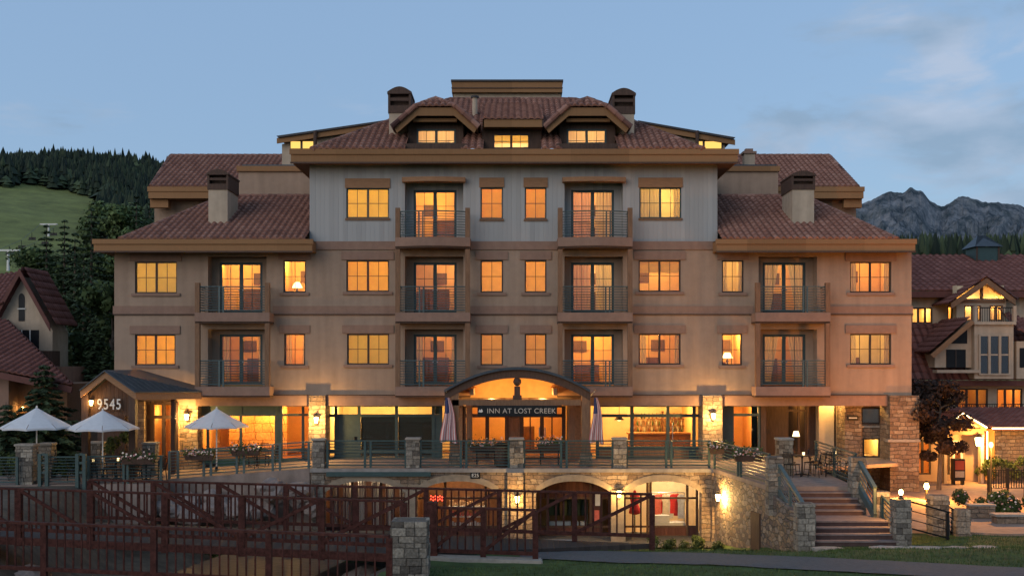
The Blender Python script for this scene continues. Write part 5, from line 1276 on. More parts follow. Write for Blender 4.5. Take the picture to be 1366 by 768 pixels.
stone_post('stone_pillar', 'stone newel at the top east corner of the steps', 11.22, -9.9, -1.5, .98, .44, cap=False, seed=3)
stone_post('stone_pillar', 'stone newel at the foot of the steps beside the glowing lamp', 11.62, -12.75, -1.7, -.02, .46, cap=False, seed=4)
stone_post('stone_pillar', 'short stone newel just behind the glowing lamp newel', 11.55, -11.2, -1.5, .02, .40, cap=False, seed=5)
stone_post('stone_pillar', 'free standing stone pillar on the terrace by the bistro chairs', PX(1046, -6), -6, 0, 1.25, .50, cap=True, seed=6, grey=False)
for i, px_ in enumerate((550.5, 689, 827)):
    stone_post('stone_pillar', ['stone pillar in the terrace railing above the second arch pier, by the closed blinds', 'stone pillar in the terrace railing in front of the lobby entrance', 'stone pillar in the terrace railing in front of the restaurant'][i], ax(px_), YA + .22, .002, 1.08, .50, .44, cap=True, seed=10 + i)
stone_post('stone_pillar', 'slim stone pillar where the ramp meets the terrace railing', ax(424.5), YA + .2, -2.6, 1.05, .46, .42, cap=True, seed=20)
stone_post('stone_pillar', 'stout stone gate pillar on the grass at the end of the footbridge', -2.34, -20.1, -1.0, .42, .80, .76, cap=False, seed=21)
stone_post('stone_pillar', 'pale stone pillar in the patio fence beneath the nearest white parasol', PX(36, -5.2), -5.2, -.7, .98, .62, .5, cap=True, seed=22)
stone_post('stone_pillar', 'small stone pillar behind the patio fence, under the paired parasols', PX(63, -3), -3, -.42, .85, .50, .45, cap=True, seed=23)
stone_post('stone_pillar', 'low stone pillar beside the wooden planter on the patio', PX(128, -1.6), -1.6, -.42, .80, .55, .5, cap=True, seed=24)
stone_post('stone_pillar', 'low pale stone pillar in front of the porch door', PX(201, -2.2), -2.2, -.42, .82, .5, .45, cap=True, seed=25)

# ------------------------------------------------------------------ metal railings
def metal_rail(label, a, b, h=1.03, bars=7, posts=(0, 1), m=None, double=(), za=None, name='railing', group=None, lift=.10, fat=1.0):
    m = m or M['railing_dark']; a, b = Vector(a), Vector(b)
    t = thing(name, label, 'railing', tuple((a + b) / 2), group); up = Vector((0, 0, 1))
    q = MB(); q.bar(a + up * h, b + up * h, .06 * fat, .05 * fat); q.build('top_rail', m, t)
    if fat > 1: q = MB(); q.bar(a + up * .10, b + up * .10, .10, .22); q.build('stringer', m, t)
    q = MB(); q.bar(a + up * lift, b + up * lift, .045, .045); q.build('bottom_rail', m, t)
    q = MB()
    for i in range(bars):
        z = lift + (h - lift) * (i + 1) / (bars + 1); q.tube([a + up * z, b + up * z], .016, 5)
    q.build('rail_bars', m, t)
    for f in posts:
        p = a.lerp(b, f); q = MB(); q.box(p.x - .042, p.x + .042, p.y - .042, p.y + .042, p.z - .02, p.z + h - .03); q.build('post', m, t)
    return t
Yr = YA + .12
metal_rail('green metal terrace railing in front of the closed blinds', (ax(434), Yr, .01), (ax(543), Yr, .01), posts=(.02, .48, .55, .98))
metal_rail('green metal terrace railing below the furled striped flag by the blinds', (ax(558), Yr, .01), (ax(681), Yr, .01), posts=(.02, .46, .52, .98))
metal_rail('green metal terrace railing in front of the glowing lobby doors', (ax(697), Yr, .01), (ax(820), Yr, .01), posts=(.02, .42, .48, .98))
metal_rail('green metal terrace railing in front of the restaurant door', (ax(834), Yr, .01), (ax(949), Yr, .01), posts=(.02, .48, .54, .98))
metal_rail('slanting metal railing with flower baskets near the terrace corner', (7.72, -3.75, .01), (8.06, -6.6, .01), posts=(.02, .98))
metal_rail('slanting metal railing leading to the top of the steps', (8.08, -6.8, .01), (8.45, -9.6, .01), posts=(.02, .98))
metal_rail('sloping grey railing down the west side of the steps', (8.62, -10.1, -.22), (8.70, -12.75, -1.18), h=.98, bars=6, posts=(.02, .5, .97), m=M['railing'], fat=2.0, lift=.16)
metal_rail('sloping grey railing along the upper flight, east side', (11.24, -10.05, -.12), (11.30, -11.4, -.85), h=.98, bars=4, posts=(.03, .97), m=M['railing'], fat=2.0, lift=.16)
metal_rail('sloping railing between the two newels beside the lit lamp', (11.50, -11.4, -.95), (11.60, -12.5, -1.30), h=.85, bars=4, posts=(.05, .95), m=M['railing_dark'])
metal_rail('dark railing along the east edge of the terrace', (11.30, -9.6, .01), (11.62, -3.6, .01), posts=(.03, .5, .97))
metal_rail('ramp railing climbing from the patio to the terrace', (PX(223, YA), YA + .1, -.41), (PX(415, YA), YA + .1, -.02), h=1.03, posts=(.01, .07, .25, .30, .48, .53, .73, .78, .98), m=M['railing'])
metal_rail('patio railing in front of the bistro tables', (PX(112, -5.3), -5.3, -.41), (PX(218, -5), -5.0, -.41), h=1.0, posts=(.01, .06, .5, .55, .97), m=M['railing_dark'])
metal_rail('short patio railing between the pale pillar and the gate posts', (PX(54, -5.5), -5.5, -.41), (PX(105, -5.4), -5.4, -.41), h=1.0, posts=(.02, .98), m=M['railing_dark'])
metal_rail('patio railing at the far west end of the patio', (PX(-30, -5.7), -5.7, -.41), (PX(24, -5.6), -5.6, -.41), h=1.0, posts=(.02, .98), m=M['railing_dark'])
# lower steps and railings to the plaza
metal_rail('black handrail from the glowing lamp newel down to the plaza', (11.85, -12.6, -1.0), (13.4, -11.9, -1.45), h=.9, bars=2, posts=(.04, .96), m=M['black_metal'])
stone_post('stone_pillar', 'dark stone newel at the near end of the plaza rail', PX(1251, -11), -11.0, -1.5, -.12, .52, cap=False, seed=30)
stone_post('stone_pillar', 'low stone newel at the far end of the plaza rail', PX(1282, -11.2), -11.2, -1.5, -.52, .42, cap=False, seed=31)
metal_rail('short sloping railing between the two plaza newels', (PX(1262, -11), -11.0, -1.3), (PX(1276, -11.2), -11.2, -1.45), h=.85, bars=4, posts=(.1, .9), m=M['black_metal'])

# ------------------------------------------------------------------ wall lanterns and newel lamp
def lantern(label, x, y, z, watts, sc=1.0, big=False, col=(1, .58, .18), out=.16):
    t = thing('wall_lantern', label, 'lamp', (x, y, z))
    q = MB(); q.box(x - .05*sc, x + .05*sc, y + out - .02, y + out, z - .14*sc, z + .14*sc); q.box(x - .015, x + .015, y, y + out - .02, z + .13*sc, z + .16*sc); q.build('bracket', M['black_metal'], t)
    q = MB(); q.lathe([(.05*sc, -.13*sc), (.095*sc, .10*sc), (.03*sc, .13*sc)], (x, y, z), 10); q.build('lamp_glass', M['bulb'], t, smooth=True)
    q = MB(); q.lathe([(.13*sc, .131*sc), (.02*sc, .21*sc), (.015*sc, .24*sc)], (x, y, z), 10); q.build('cap', M['black_metal'], t)
    light('lantern_light', (x, y - .34*sc, z + .02), watts, col, .06, t)
    return t
lantern('lit lantern on the stone pier beside the dining room', wx(424.5), -.48, PZ(560, -.5), 210)
lantern('lit lantern on the stone pier beside the restaurant', wx(949), -.48, PZ(555, -.5), 210)
lantern('lit lantern on the stone column right of the porch door', wx(249), 0.0, PZ(556, 0), 200)
lantern('lit lantern in the gable behind the house number', PX(122, -3), -3.02, PZ(537, -3), 14, .8)
lantern('lit lantern on the central arcade pier', ax(690), YA - .38, PZ(664, YA), 95)
lantern('lit lantern on the arcade pier beside the clothes shop', ax(825), YA - .32, PZ(657, YA), 95)
lantern('lit lantern on the angled stone wall below the terrace', 7.68, -4.75, PZ(663, -4.75), 300, out=.14)
t = thing('newel_lamp', 'glowing globe lamp standing on the stone newel by the steps', 'lamp', (11.62, -12.75, -.02))
q = MB(); q.lathe([(.09, 0), (.05, .05), (.03, .12)], (11.62, -12.75, -.018), 12); q.build('base', M['black_metal'], t)
q = MB(); q.lathe([(.03,.10),(.055,.14),(.068,.19),(.05,.25),(.02,.27)], (11.62, -12.75, -.02), 12); q.build('globe', M['bulb'], t, smooth=True)
light('newel_light', (11.62, -12.4, .30), 150, (1, .46, .10), .08, t)

# ------------------------------------------------------------------ signs
def text_obj(body, size, m, parent, loc, ext=.01, rot=(R(90), 0, 0), space=1.0, align='CENTER', bold=0.0, sx=1.0):
    c = bpy.data.curves.new('lettering', 'FONT'); c.body = body; c.size = size; c.extrude = ext; c.align_x = align; c.align_y = 'CENTER'; c.space_character = space; c.offset = bold
    c.materials.append(m); o = bpy.data.objects.new('lettering', c); COL.objects.link(o); o.location = loc; o.rotation_euler = rot; o.scale = (sx, 1, 1)
    bpy.context.view_layer.update()
    me = bpy.data.meshes.new_from_object(o.evaluated_get(bpy.context.evaluated_depsgraph_get())); mw_ = o.matrix_world.copy(); bpy.data.objects.remove(o)
    me.transform(mw_); o = bpy.data.objects.new('lettering', me); COL.objects.link(o)
    if not me.materials: me.materials.append(m)
    if parent is not None: adopt(o, parent)
    return o
ysn = YC - .12
M['sign_letter'] = mat('sign_letter_tan', (.46, .40, .33), .1, 5, .6)
t = thing('sign', 'long dark entrance sign with pale capitals under the arched canopy', 'sign', (PX(690, ysn), ysn, PZ(548, ysn)))
q = MB(); q.box(PX(637, ysn), PX(743, ysn), ysn, ysn + .07, PZ(555, ysn), PZ(540.5, ysn)); q.build('board', M['black_metal'], t, bevel=.01)
text_obj('INN AT LOST CREEK', .275, M['sign_letter'], t, (PX(695.5, ysn), ysn - .012, PZ(548, ysn)), space=1.06)
q = MB(); x = PX(641.2, ysn); z = PZ(547.5, ysn); q.prism([(x - .09, z - .05), (x - .035, z + .06), (x + .0, z + .01), (x + .04, z + .08), (x + .09, z - .03), (x + .03, z - .07)], ysn - .014, ysn - .002); q.build('emblem', M['letter'], t)
for p in (650, 730): q = MB(); q.tube([(PX(p, ysn), ysn + .035, PZ(540.5, ysn) + .002), (PX(p, ysn), ysn + .035, cz_(540.3))], .012, 6); q.build('hanger', M['black_metal'], t)
yn = YP + .22
t = thing('house_number', 'large white metal house number 9545 on the porch gable', 'sign', (PX(146, yn), yn, PZ(540, yn)))
for i, ch in enumerate('9545'):
    o = text_obj(ch, .58, M['white_paint'], t, (PX(133.5 + i * 8.4, yn), yn - .02, PZ(539.5, yn)), ext=.03, bold=.004, sx=.72); o.name = 'digit'
q = MB(); q.box(PX(128, yn), PX(164, yn), yn + .012, yn + .04, PZ(547.2, yn), PZ(546, yn)); q.build('support_bar', M['dark_wood'], t)
t = thing('plaque', 'small dark plaque on the stone band above the middle arch', 'sign', (ax(634), YA - .05, az(633)))
q = MB(); q.box(ax(627.5), ax(640.5), YA - .06, YA - .004, az(638), az(629.5)); q.build('plate', M['black_metal'], t); text_obj('E25', .19, M['letter'], t, (ax(634), YA - .066, az(633.6)), ext=.004)
t = thing('plaque', 'dark wall plaque on the stone pier of the east passage', 'sign', (gx(1139), .86, gz(557)))
q = MB(); q.box(gx(1132), gx(1146), .84, .895, gz(560.5), gz(554)); q.build('plate', M['black_metal'], t)
q = MB(); q.box(gx(1133.5), gx(1144.5), .834, .838, gz(558), gz(556.5)); q.build('pale_line', M['letter'], t)

# ------------------------------------------------------------------ parasols
def parasol(label, apex_px, apex_py, rim_px, rim_py, Y, zf, sides=8, rot=0.0):
    x, z1 = PX(apex_px, Y), PZ(apex_py, Y); rad = (PX(rim_px[1], Y) - PX(rim_px[0], Y)) / 2; z0 = PZ(rim_py, Y)
    t = thing('parasol', label, 'parasol', (x, Y, zf), 'white parasols over the patio')
    q = MB(); n = sides; seg = 6; pts = []
    for i in range(n * seg):
        a = rot + 2 * math.pi * i / (n * seg); k = (i % seg) / seg; sag = .045 * math.sin(math.pi * k)
        chord = math.cos(math.pi / n) / math.cos(math.pi / n * (2 * k - 1))
        pts.append((a, chord, sag))
    rings = [(0.03, 0.0), (.35, .36), (.7, .70), (1.0, 1.0)]
    base = 0
    for r_, dz in rings:
        for a, ch, sg in pts: q.v.append((x + math.cos(a) * rad * r_ * ch, Y + math.sin(a) * rad * r_ * ch, z1 - (z1 - z0) * dz + sg * r_ * .6))
    m = n * seg
    for i in range(3):
        for k in range(m): k2 = (k+1) % m; q.f.append((i*m + k, i*m + k2, (i+1)*m + k2, (i+1)*m + k)); q.m.append(0)
    for k in range(m):                 # short valance
        a, ch, sg = pts[k]; q.v.append((x + math.cos(a) * rad * ch, Y + math.sin(a) * rad * ch, z0 + sg * .6 - .07))
    for k in range(m): k2 = (k+1) % m; q.f.append((3*m + k, 3*m + k2, 4*m + k2, 4*m + k)); q.m.append(0)
    q.build('canopy', M['white_fabric'], t)
    q = MB(); q.tube([(x, Y, zf + .06), (x, Y, z1 - .02)], .028, 8); q.build('pole', M['white_paint'], t)
    q = MB(); q.lathe([(.02, 0), (.045, .03), (.02, .10)], (x, Y, z1 - .01), 8); q.build('finial', M['white_paint'], t)
    q = MB(); q.lathe([(.30, .0), (.30, .05), (.06, .08), (.05, .25)], (x, Y, zf + .002), 16); q.build('base', M['black_metal'], t)
    for k in range(n):
        a = rot + 2 * math.pi * k / n; q = MB(); q.bar((x, Y, z1 - .03), (x + math.cos(a) * rad * .985, Y + math.sin(a) * rad * .985, z0 - .0), .02, .025); q.build('rib', M['brown_wood'], t)
parasol('white parasol at the west end, over the pale stone pillar', 49, 544, (3, 97), 569.5, -4.4, -.42, rot=.15)
parasol('white parasol directly below the house number', 137, 547.5, (91, 184), 571, -4.0, -.42, rot=.35)
parasol('white parasol standing alone in front of the orange dining room window', 289, 545, (246, 330), 568, -2.2, -.30, rot=.1)

# ------------------------------------------------------------------ flags
def flag(label, px_, Y, ztop, zbot, width):
    x = PX(px_, Y); t = thing('flag', label, 'flag', (x, Y, 0), 'striped flags hanging beside the canopy')
    mred, mwht, mblu = [M.setdefault(n, mat(n, c, .1, 8, .9)) for n, c in (('flag_red', (.42,.15,.14)), ('flag_white', (.60,.50,.47)), ('flag_blue', (.05,.06,.14)))]
    q = MB(); n = 26; rows = 14
    for j in range(rows + 1):
        v = j / rows; wj = width * (0.22 + 0.78 * v ** .8)
        for i in range(n + 1):
            u = i / n; q.v.append((x + wj * (u - .35) + .04 * math.sin(v * 5), Y + .07 * math.sin(u * 17 + v * 2) * (.3 + .7 * v), ztop + (zbot - ztop) * v - .10 * u * v * math.sin(u * 9)))
    for j in range(rows):
        for i in range(n):
            a = j * (n+1) + i; q.f.append((a, a+1, a+n+2, a+n+1)); q.m.append(2 if (j < 5 and i < n * .5) else (0 if i % 4 < 2 else 1))
    q.build('cloth', [mred, mwht, mblu], t, smooth=True)
    q = MB(); q.tube([(x - .25, -.15, 2.3), (x - .02, Y, ztop + .25)], .022, 8); q.build('staff', M['white_paint'], t)
    q = MB(); q.lathe([(.01, -.05), (.05, 0), (.01, .05)], (x - .02, Y, ztop + .29), 8); q.build('finial', M['header_wood'], t, smooth=True)
flag('furled striped flag beside the closed blinds bay', 596, -3.1, PZ(530, -3.1), PZ(589, -3.1), .70)
flag('furled striped flag beside the restaurant windows', 794, -3.1, PZ(530, -3.1), PZ(590, -3.1), .58)

# ------------------------------------------------------------------ leaves, trees, shrubs
class Leaves:
    def __init__(s): s.v = []; s.f = []; s.t = []
    def leaf(s, c, n, size, val, asp=.6, rnd=random):
        n = n.normalized(); u = n.orthogonal().normalized(); a = rnd.random() * 6.283; v = n.cross(u)
        d = u * math.cos(a) + v * math.sin(a); e = n.cross(d); b = len(s.v)
        s.v += [tuple(c - d*size*.5), tuple(c + e*size*asp*.5 + d*size*.05), tuple(c + d*size*.5), tuple(c - e*size*asp*.5 + d*size*.05)]; s.f.append((b, b+1, b+2, b+3)); s.t.append(val)
    def build(s, name, m, parent=None):
        me = bpy.data.meshes.new(name); me.from_pydata(s.v, [], s.f); me.materials.append(m); o = bpy.data.objects.new(name, me); COL.objects.link(o); tile_attr(o, s.t)
        if parent is not None: adopt(o, parent)
        return o
def rand_dir(rnd):
    while True:
        v = Vector((rnd.uniform(-1,1), rnd.uniform(-1,1), rnd.uniform(-1,1)))
        if .05 < v.length < 1: return v.normalized()
def broadleaf(label, x, y, z0, h, rad, m, seed, n=5200, leaf=.16, crown0=.25, squash=1.0, group=None, cat='tree'):
    rnd = random.Random(seed); t = thing('broadleaf_tree', label, cat, (x, y, z0), group); tr_ = MB(); lv = Leaves()
    top = Vector((x + rnd.uniform(-.3,.3), y, z0 + h * .82)); base = Vector((x, y, z0)); k = 5
    tr_.tube([base.lerp(top, i/k) + Vector((rnd.uniform(-.08,.08), rnd.uniform(-.08,.08), 0)) * h * .1 for i in range(k+1)], [max(.02, h*.022*(1 - .85*i/k)) for i in range(k+1)], 8)
    clumps = []
    nb = 26
    for i in range(nb):
        f = crown0 + (1 - crown0) * (i + rnd.random()) / nb; p = base.lerp(top, min(1, f / .9)); a = rnd.random() * 6.283
        prof = math.sin(math.pi * min(.97, max(.12, (f - crown0) / (1 - crown0) * .82 + .15))) ** .7
        ln = rad * prof * rnd.uniform(.55, 1.05); e = p + Vector((math.cos(a) * ln, math.sin(a) * ln, ln * rnd.uniform(.1, .6) * squash))
        tr_.tube([p, p.lerp(e, .5) + Vector((0,0,-.05*ln)), e], [h*.009, h*.006, h*.003], 5, cap=False)
        clumps.append((e, rad * rnd.uniform(.22, .38))); clumps.append((p.lerp(e, .6), rad * rnd.uniform(.18, .3)))
    clumps.append((top, rad * .3))
    tr_.build('trunk', M['bark'], t)
    per = n // len(clumps)
    for c, r_ in clumps:
        tone = rnd.uniform(.15, .75)
        for i in range(per):
            d = rand_dir(rnd); rr = r_ * rnd.random() ** .45; p = c + Vector((d.x * rr, d.y * rr, d.z * rr * .8)); lv.leaf(p, (d + rand_dir(rnd) * .9), leaf * rnd.uniform(.6, 1.3), min(1, max(0, tone + rnd.uniform(-.25, .25))), .7, rnd)
    lv.build('crown', m, t); return t
def conifer(label, x, y, z0, h, rad, m, seed, n=4200, group=None, leaf=.34):
    rnd = random.Random(seed); t = thing('conifer_tree', label, 'tree', (x, y, z0), group); tr_ = MB(); lv = Leaves()
    tr_.tube([(x, y, z0), (x, y, z0 + h * .5), (x, y, z0 + h * .97)], [h * .018, h * .011, .01], 7)
    whorls = int(h / (.42 if h > 8 else .24)); total = sum((1 - i / whorls) ** .8 + .1 for i in range(whorls))
    for i in range(whorls):
        f = i / whorls; z = z0 + h * (.06 + .93 * f); R_ = rad * ((1 - f) ** .85) * rnd.uniform(.82, 1.12) + .08; nb = 9
        cnt = int(n * ((1 - f) ** .8 + .1) / total / nb)
        for b in range(nb):
            a = 6.283 * (b + rnd.random()) / nb; L_ = R_ * rnd.uniform(.65, 1.1); tone = rnd.uniform(.1, .8)
            for k in range(max(2, cnt)):
                s_ = rnd.random() ** .6; sp = .17 * L_ * (1 - s_ * .6); px = x + math.cos(a) * L_ * s_ + rnd.uniform(-sp, sp); py = y + math.sin(a) * L_ * s_ + rnd.uniform(-sp, sp)
                pz = z - L_ * s_ * .34 + rnd.uniform(-.06, .06) + .10 * L_ * s_ * s_
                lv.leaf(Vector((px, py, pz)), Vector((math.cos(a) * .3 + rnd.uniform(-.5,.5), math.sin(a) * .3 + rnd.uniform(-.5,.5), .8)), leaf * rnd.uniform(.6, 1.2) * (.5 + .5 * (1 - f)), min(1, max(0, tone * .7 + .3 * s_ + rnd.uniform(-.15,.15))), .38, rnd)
    tr_.build('trunk', M['bark'], t); lv.build('crown', m, t); return t
def shrub(name, label, cat, x, y, z0, w_, h, m, seed, n=900, leaf=.10, group=None, flowers=0, fm=None, d_=None):
    rnd = random.Random(seed); t = thing(name, label, cat, (x, y, z0), group); st = MB(); lv = Leaves(); fl_ = Leaves(); d_ = d_ or w_
    for i in range(7):
        a = rnd.random() * 6.283; e = Vector((x + math.cos(a) * w_ * .3, y + math.sin(a) * d_ * .3, z0 + h * rnd.uniform(.6, .95))); st.tube([(x + rnd.uniform(-.1,.1)*w_, y, z0), e], [.012, .005], 5, cap=False)
    cl = [(Vector((x + rnd.uniform(-.42,.42) * w_, y + rnd.uniform(-.42,.42) * d_, z0 + h * rnd.uniform(.25, .8))), rnd.uniform(.2, .75)) for _ in range(max(5, int(w_ / .25)))]
    for i in range(n):
        c, tone = cl[i % len(cl)]; d = rand_dir(rnd); rr = rnd.random() ** .4 * min(.28, h * .42); p = c + d * rr; p.z = max(z0 + .02, p.z)
        lv.leaf(p, d + rand_dir(rnd) * .8, leaf * rnd.uniform(.6, 1.3), min(1, max(0, tone + rnd.uniform(-.2, .2))), .6, rnd)
    for i in range(flowers):
        c, tone = cl[i % len(cl)]; d = rand_dir(rnd); d.y = -abs(d.y); p = c + d * min(.30, h * .45); fl_.leaf(p, d, .08 * rnd.uniform(.7, 1.4), rnd.random(), .9, rnd)
    st.build('stem', M['bark'], t); lv.build('foliage', m, t)
    if flowers: fl_.build('blossom', fm or M['flower'], t)
    return t

# planter baskets on the railings
def flower_box(label, x, y, z, w_, seed, drop=False):
    t = thing('flower_box', label, 'flower box', (x, y, z), None); q = MB(); q.hexa([(x - w_*.45, y - .10, z - .20), (x + w_*.45, y - .10, z - .20), (x + w_*.45, y + .10, z - .20), (x - w_*.45, y + .10, z - .20)], [(x - w_/2, y - .13, z), (x + w_/2, y - .13, z), (x + w_/2, y + .13, z), (x - w_/2, y + .13, z)]); q.build('trough', M['dark_wood'], t)
    rnd = random.Random(seed); lv = Leaves(); fl_ = Leaves()
    for i in range(420):
        p = Vector((x + rnd.uniform(-.55,.55) * w_, y + rnd.gauss(0, .11), z + abs(rnd.gauss(0, .13)) - (.18 * rnd.random() if rnd.random() < .35 else 0))); lv.leaf(p, rand_dir(rnd) + Vector((0,-.4,.3)), rnd.uniform(.05, .11), rnd.random(), .6, rnd)
    for i in range(38):
        p = Vector((x + rnd.uniform(-.5,.5) * w_, y - .12 + rnd.gauss(0, .06), z + abs(rnd.gauss(.06, .12)))); fl_.leaf(p, Vector((rnd.uniform(-.4,.4), -1, .4)), rnd.uniform(.05, .10), rnd.random(), .95, rnd)
    lv.build('foliage', M['leaf_shrub'], t); fl_.build('blossom', M['flower'], t)
flower_box('flower box on the ramp railing below the lone parasol', PX(266, YA - .1), YA - .12, PZ(606, YA), 1.1, 1)
flower_box('flower box on the ramp railing in front of the dining room', PX(328, YA - .1), YA - .12, PZ(600, YA), 1.1, 2)
flower_box('flower box on the patio rail by the porch', PX(186, -5.1), -5.2, PZ(611, -5.1), 1.2, 3)
flower_box('flower box beside the bin by the lobby windows', PX(648, -2.6), -2.6, PZ(594, -2.6), 1.3, 4)
flower_box('flower box in front of the lobby doors', PX(733, -2.6), -2.6, PZ(592, -2.6), 1.0, 5)
flower_box('flower box hanging on the slanting railing by the corner', 7.78, -4.9, .86, .9, 6)
flower_box('flower box hanging on the slanting railing near the steps', 8.10, -8.0, .86, 1.0, 7)
for px_, z in ((648, 594), (733, 592)):
    t = thing('planter_stand', 'dark stand carrying a flower box by the lobby ' + ('windows' if px_ < 700 else 'doors'), 'stand', (PX(px_, -2.6), -2.6, 0)); x = PX(px_, -2.6)
    for s in (-.35, .35):
        for d in (-.08, .08): q = MB(); q.box(x + s - .02, x + s + .02, -2.6 + d - .02, -2.6 + d + .02, .003, PZ(z, -2.6) - .24); q.build('leg', M['black_metal'], t)
    q = MB(); q.box(x - .42, x + .42, -2.72, -2.48, PZ(z, -2.6) - .24, PZ(z, -2.6) - .205); q.build('shelf', M['black_metal'], t)
# litter bin
t = thing('litter_bin', 'dark round litter bin beside the middle railing pillar', 'bin', (PX(671, -3.0), -3.0, 0)); x = PX(671, -3.0)
q = MB(); q.lathe([(.27,.0),(.30,.05),(.31,.80),(.29,.82)], (x, -3.0, .003), 18); q.build('body', M['dark_wood'], t, smooth=False)
q = MB(); q.lathe([(.33,.825),(.34,.87),(.24,.93),(.22,.95)], (x, -3.0, .003), 18); q.build('lid', M['black_metal'], t)

# ------------------------------------------------------------------ cafe tables and chairs
def make_chair(label, group):
    t = thing('bistro_chair', label, 'chair', (0,0,0), group); m = M['black_metal']
    q = MB(); q.slab([(-.21,-.21),(.21,-.21),(.19,.20),(-.19,.20)], .43, .46); q.build('seat', m, t, bevel=.006)
    q = MB(); q.tube([(-.19,.19,.46),(-.20,.25,.70),(-.16,.27,.88),(.16,.27,.88),(.20,.25,.70),(.19,.19,.46)], .014, 6)
    for i in range(5): q.tube([(-.12 + .06*i, .20, .47), (-.12 + .06*i, .265, .875)], .008, 5)
    q.build('backrest', m, t)
    for sx_ in (-1, 1):
        for sy in (-1, 1): q = MB(); q.tube([(sx_*.18, sy*.18, .44), (sx_*.21, sy*.23, .0)], .013, 6); q.build('leg', m, t)
    q = MB(); q.tube([(-.19,-.2,.2),(.19,-.2,.2)], .008, 5); q.build('stretcher', m, t)
    return t
def make_table(label, group):
    t = thing('bistro_table', label, 'table', (0,0,0), group); m = M['black_metal']
    q = MB(); q.lathe([(.02,.71),(.38,.712),(.39,.725),(.38,.74),(.02,.742)], (0,0,0), 20); q.build('tabletop', m, t)
    q = MB(); q.lathe([(.04,.02),(.03,.1),(.025,.6),(.06,.708)], (0,0,0), 10); q.build('stem', m, t)
    for k in range(3): a = 2.09*k; q = MB(); q.tube([(0,0,.07),(math.cos(a)*.32, math.sin(a)*.32, .015)], .018, 6); q.build('foot', m, t)
    return t
chair0 = make_chair('dark metal bistro chair at the patio tables behind the patio railing', 'bistro chairs on the patio'); table0 = make_table('small round patio table nearest the green gate posts', None)
cu = tu = False
def put(o, x, y, z, rz): o.location = (x, y, z); o.rotation_euler = (0, 0, rz)
tl = ['small round patio table nearest the green gate posts', 'small round patio table in the middle of the patio', 'small round patio table nearest the porch door', 'small round table in front of the dining room windows']
first = [True, True]
for i, (px_, Y, zf) in enumerate(((122, -4.3, -.42), (155, -3.9, -.42), (195, -4.2, -.42), (343, -1.6, -.13))):
    x = PX(px_, Y); tb = table0 if first[0] else copy_tree(table0); first[0] = False; put(tb, x, Y, zf, .3 * i); tb['label'] = tl[i]
    for k in range(4):
        a = .4 + i * .35 + k * math.pi / 2; c = chair0 if first[1] else copy_tree(chair0); first[1] = False
        put(c, x + math.cos(a) * .62, Y + math.sin(a) * .62, zf, a - math.pi / 2)
        if i == 3: c['label'] = 'dark metal bistro chair at the table in front of the dining room'; c['group'] = 'bistro chairs by the dining room'
for i, (px_, Y) in enumerate(((1070, -6.4), (1112, -6.0))):
    x = PX(px_, Y); tb = copy_tree(table0); put(tb, x, Y, 0.002, .2); tb['label'] = ['small round terrace table just east of the free standing stone pillar', 'small round terrace table by the east railing at the top of the steps'][i]
    for k in range(4):
        a = .7 + i * .5 + k * math.pi / 2; c = copy_tree(chair0); put(c, x + math.cos(a) * .62, Y + math.sin(a) * .62, 0.002, a - math.pi / 2)
        c['label'] = 'dark metal bistro chair on the terrace at the top of the steps'; c['group'] = 'bistro chairs at the top of the steps'
for i, (px_, Y, z_) in enumerate(((122, -4.3, -.42), (155, -3.9, -.42), (195, -4.2, -.42), (343, -1.6, -.13), (1070, -6.4, .002), (1112, -6.0, .002))):
    x = PX(px_, Y); q = MB(); q.lathe([(.03, 0), (.04, .01), (.045, .09), (.04, .092)], (0, 0, 0), 10); o = q.build('candle_glass', M['bulb_soft'], None, smooth=True); o.location = (x + .06, Y + .03, z_ + .744)
    tag(o, 'small glowing candle glass standing on a bistro table', 'candle', 'candle glasses on the bistro tables')
# wooden planter and green posts of the patio gate
t = thing('planter_box', 'orange wooden planter box with a leafy plant on the patio', 'planter', (PX(160, -2), -2, -.42)); x = PX(160, -2)
q = MB(); q.box(x - .42, x + .42, -2.25, -1.75, -.418, .18); q.build('box', M['header_wood'], t, bevel=.02); q = MB(); q.box(x - .45, x + .45, -2.28, -1.72, .182, .22); q.build('rim', M['fascia'], t)
shrub('potted_plant', 'leafy dark shrub growing out of the wooden patio planter', 'plant', x, -2, .2, .9, 1.2, M['leaf_shrub'], 3, 700, .13)
for i, px_ in enumerate((58, 108)):
    x = PX(px_, -5.6); t = thing('gate_post', ['dark green double post at the patio gate, by the stone pillars', 'dark green double post where the bistro railing begins'][i], 'post', (x, -5.6, -.42))
    for s in (-1, 1): q = MB(); q.box(x + s*.13 - .06, x + s*.13 + .06, -5.66, -5.54, -.6, .72); q.build('upright', M['railing_dark'], t)
    for z in (.0, .35, .66): q = MB(); q.box(x - .07, x + .07, -5.63, -5.57, z, z + .08); q.build('tie_bar', M['railing_dark'], t)

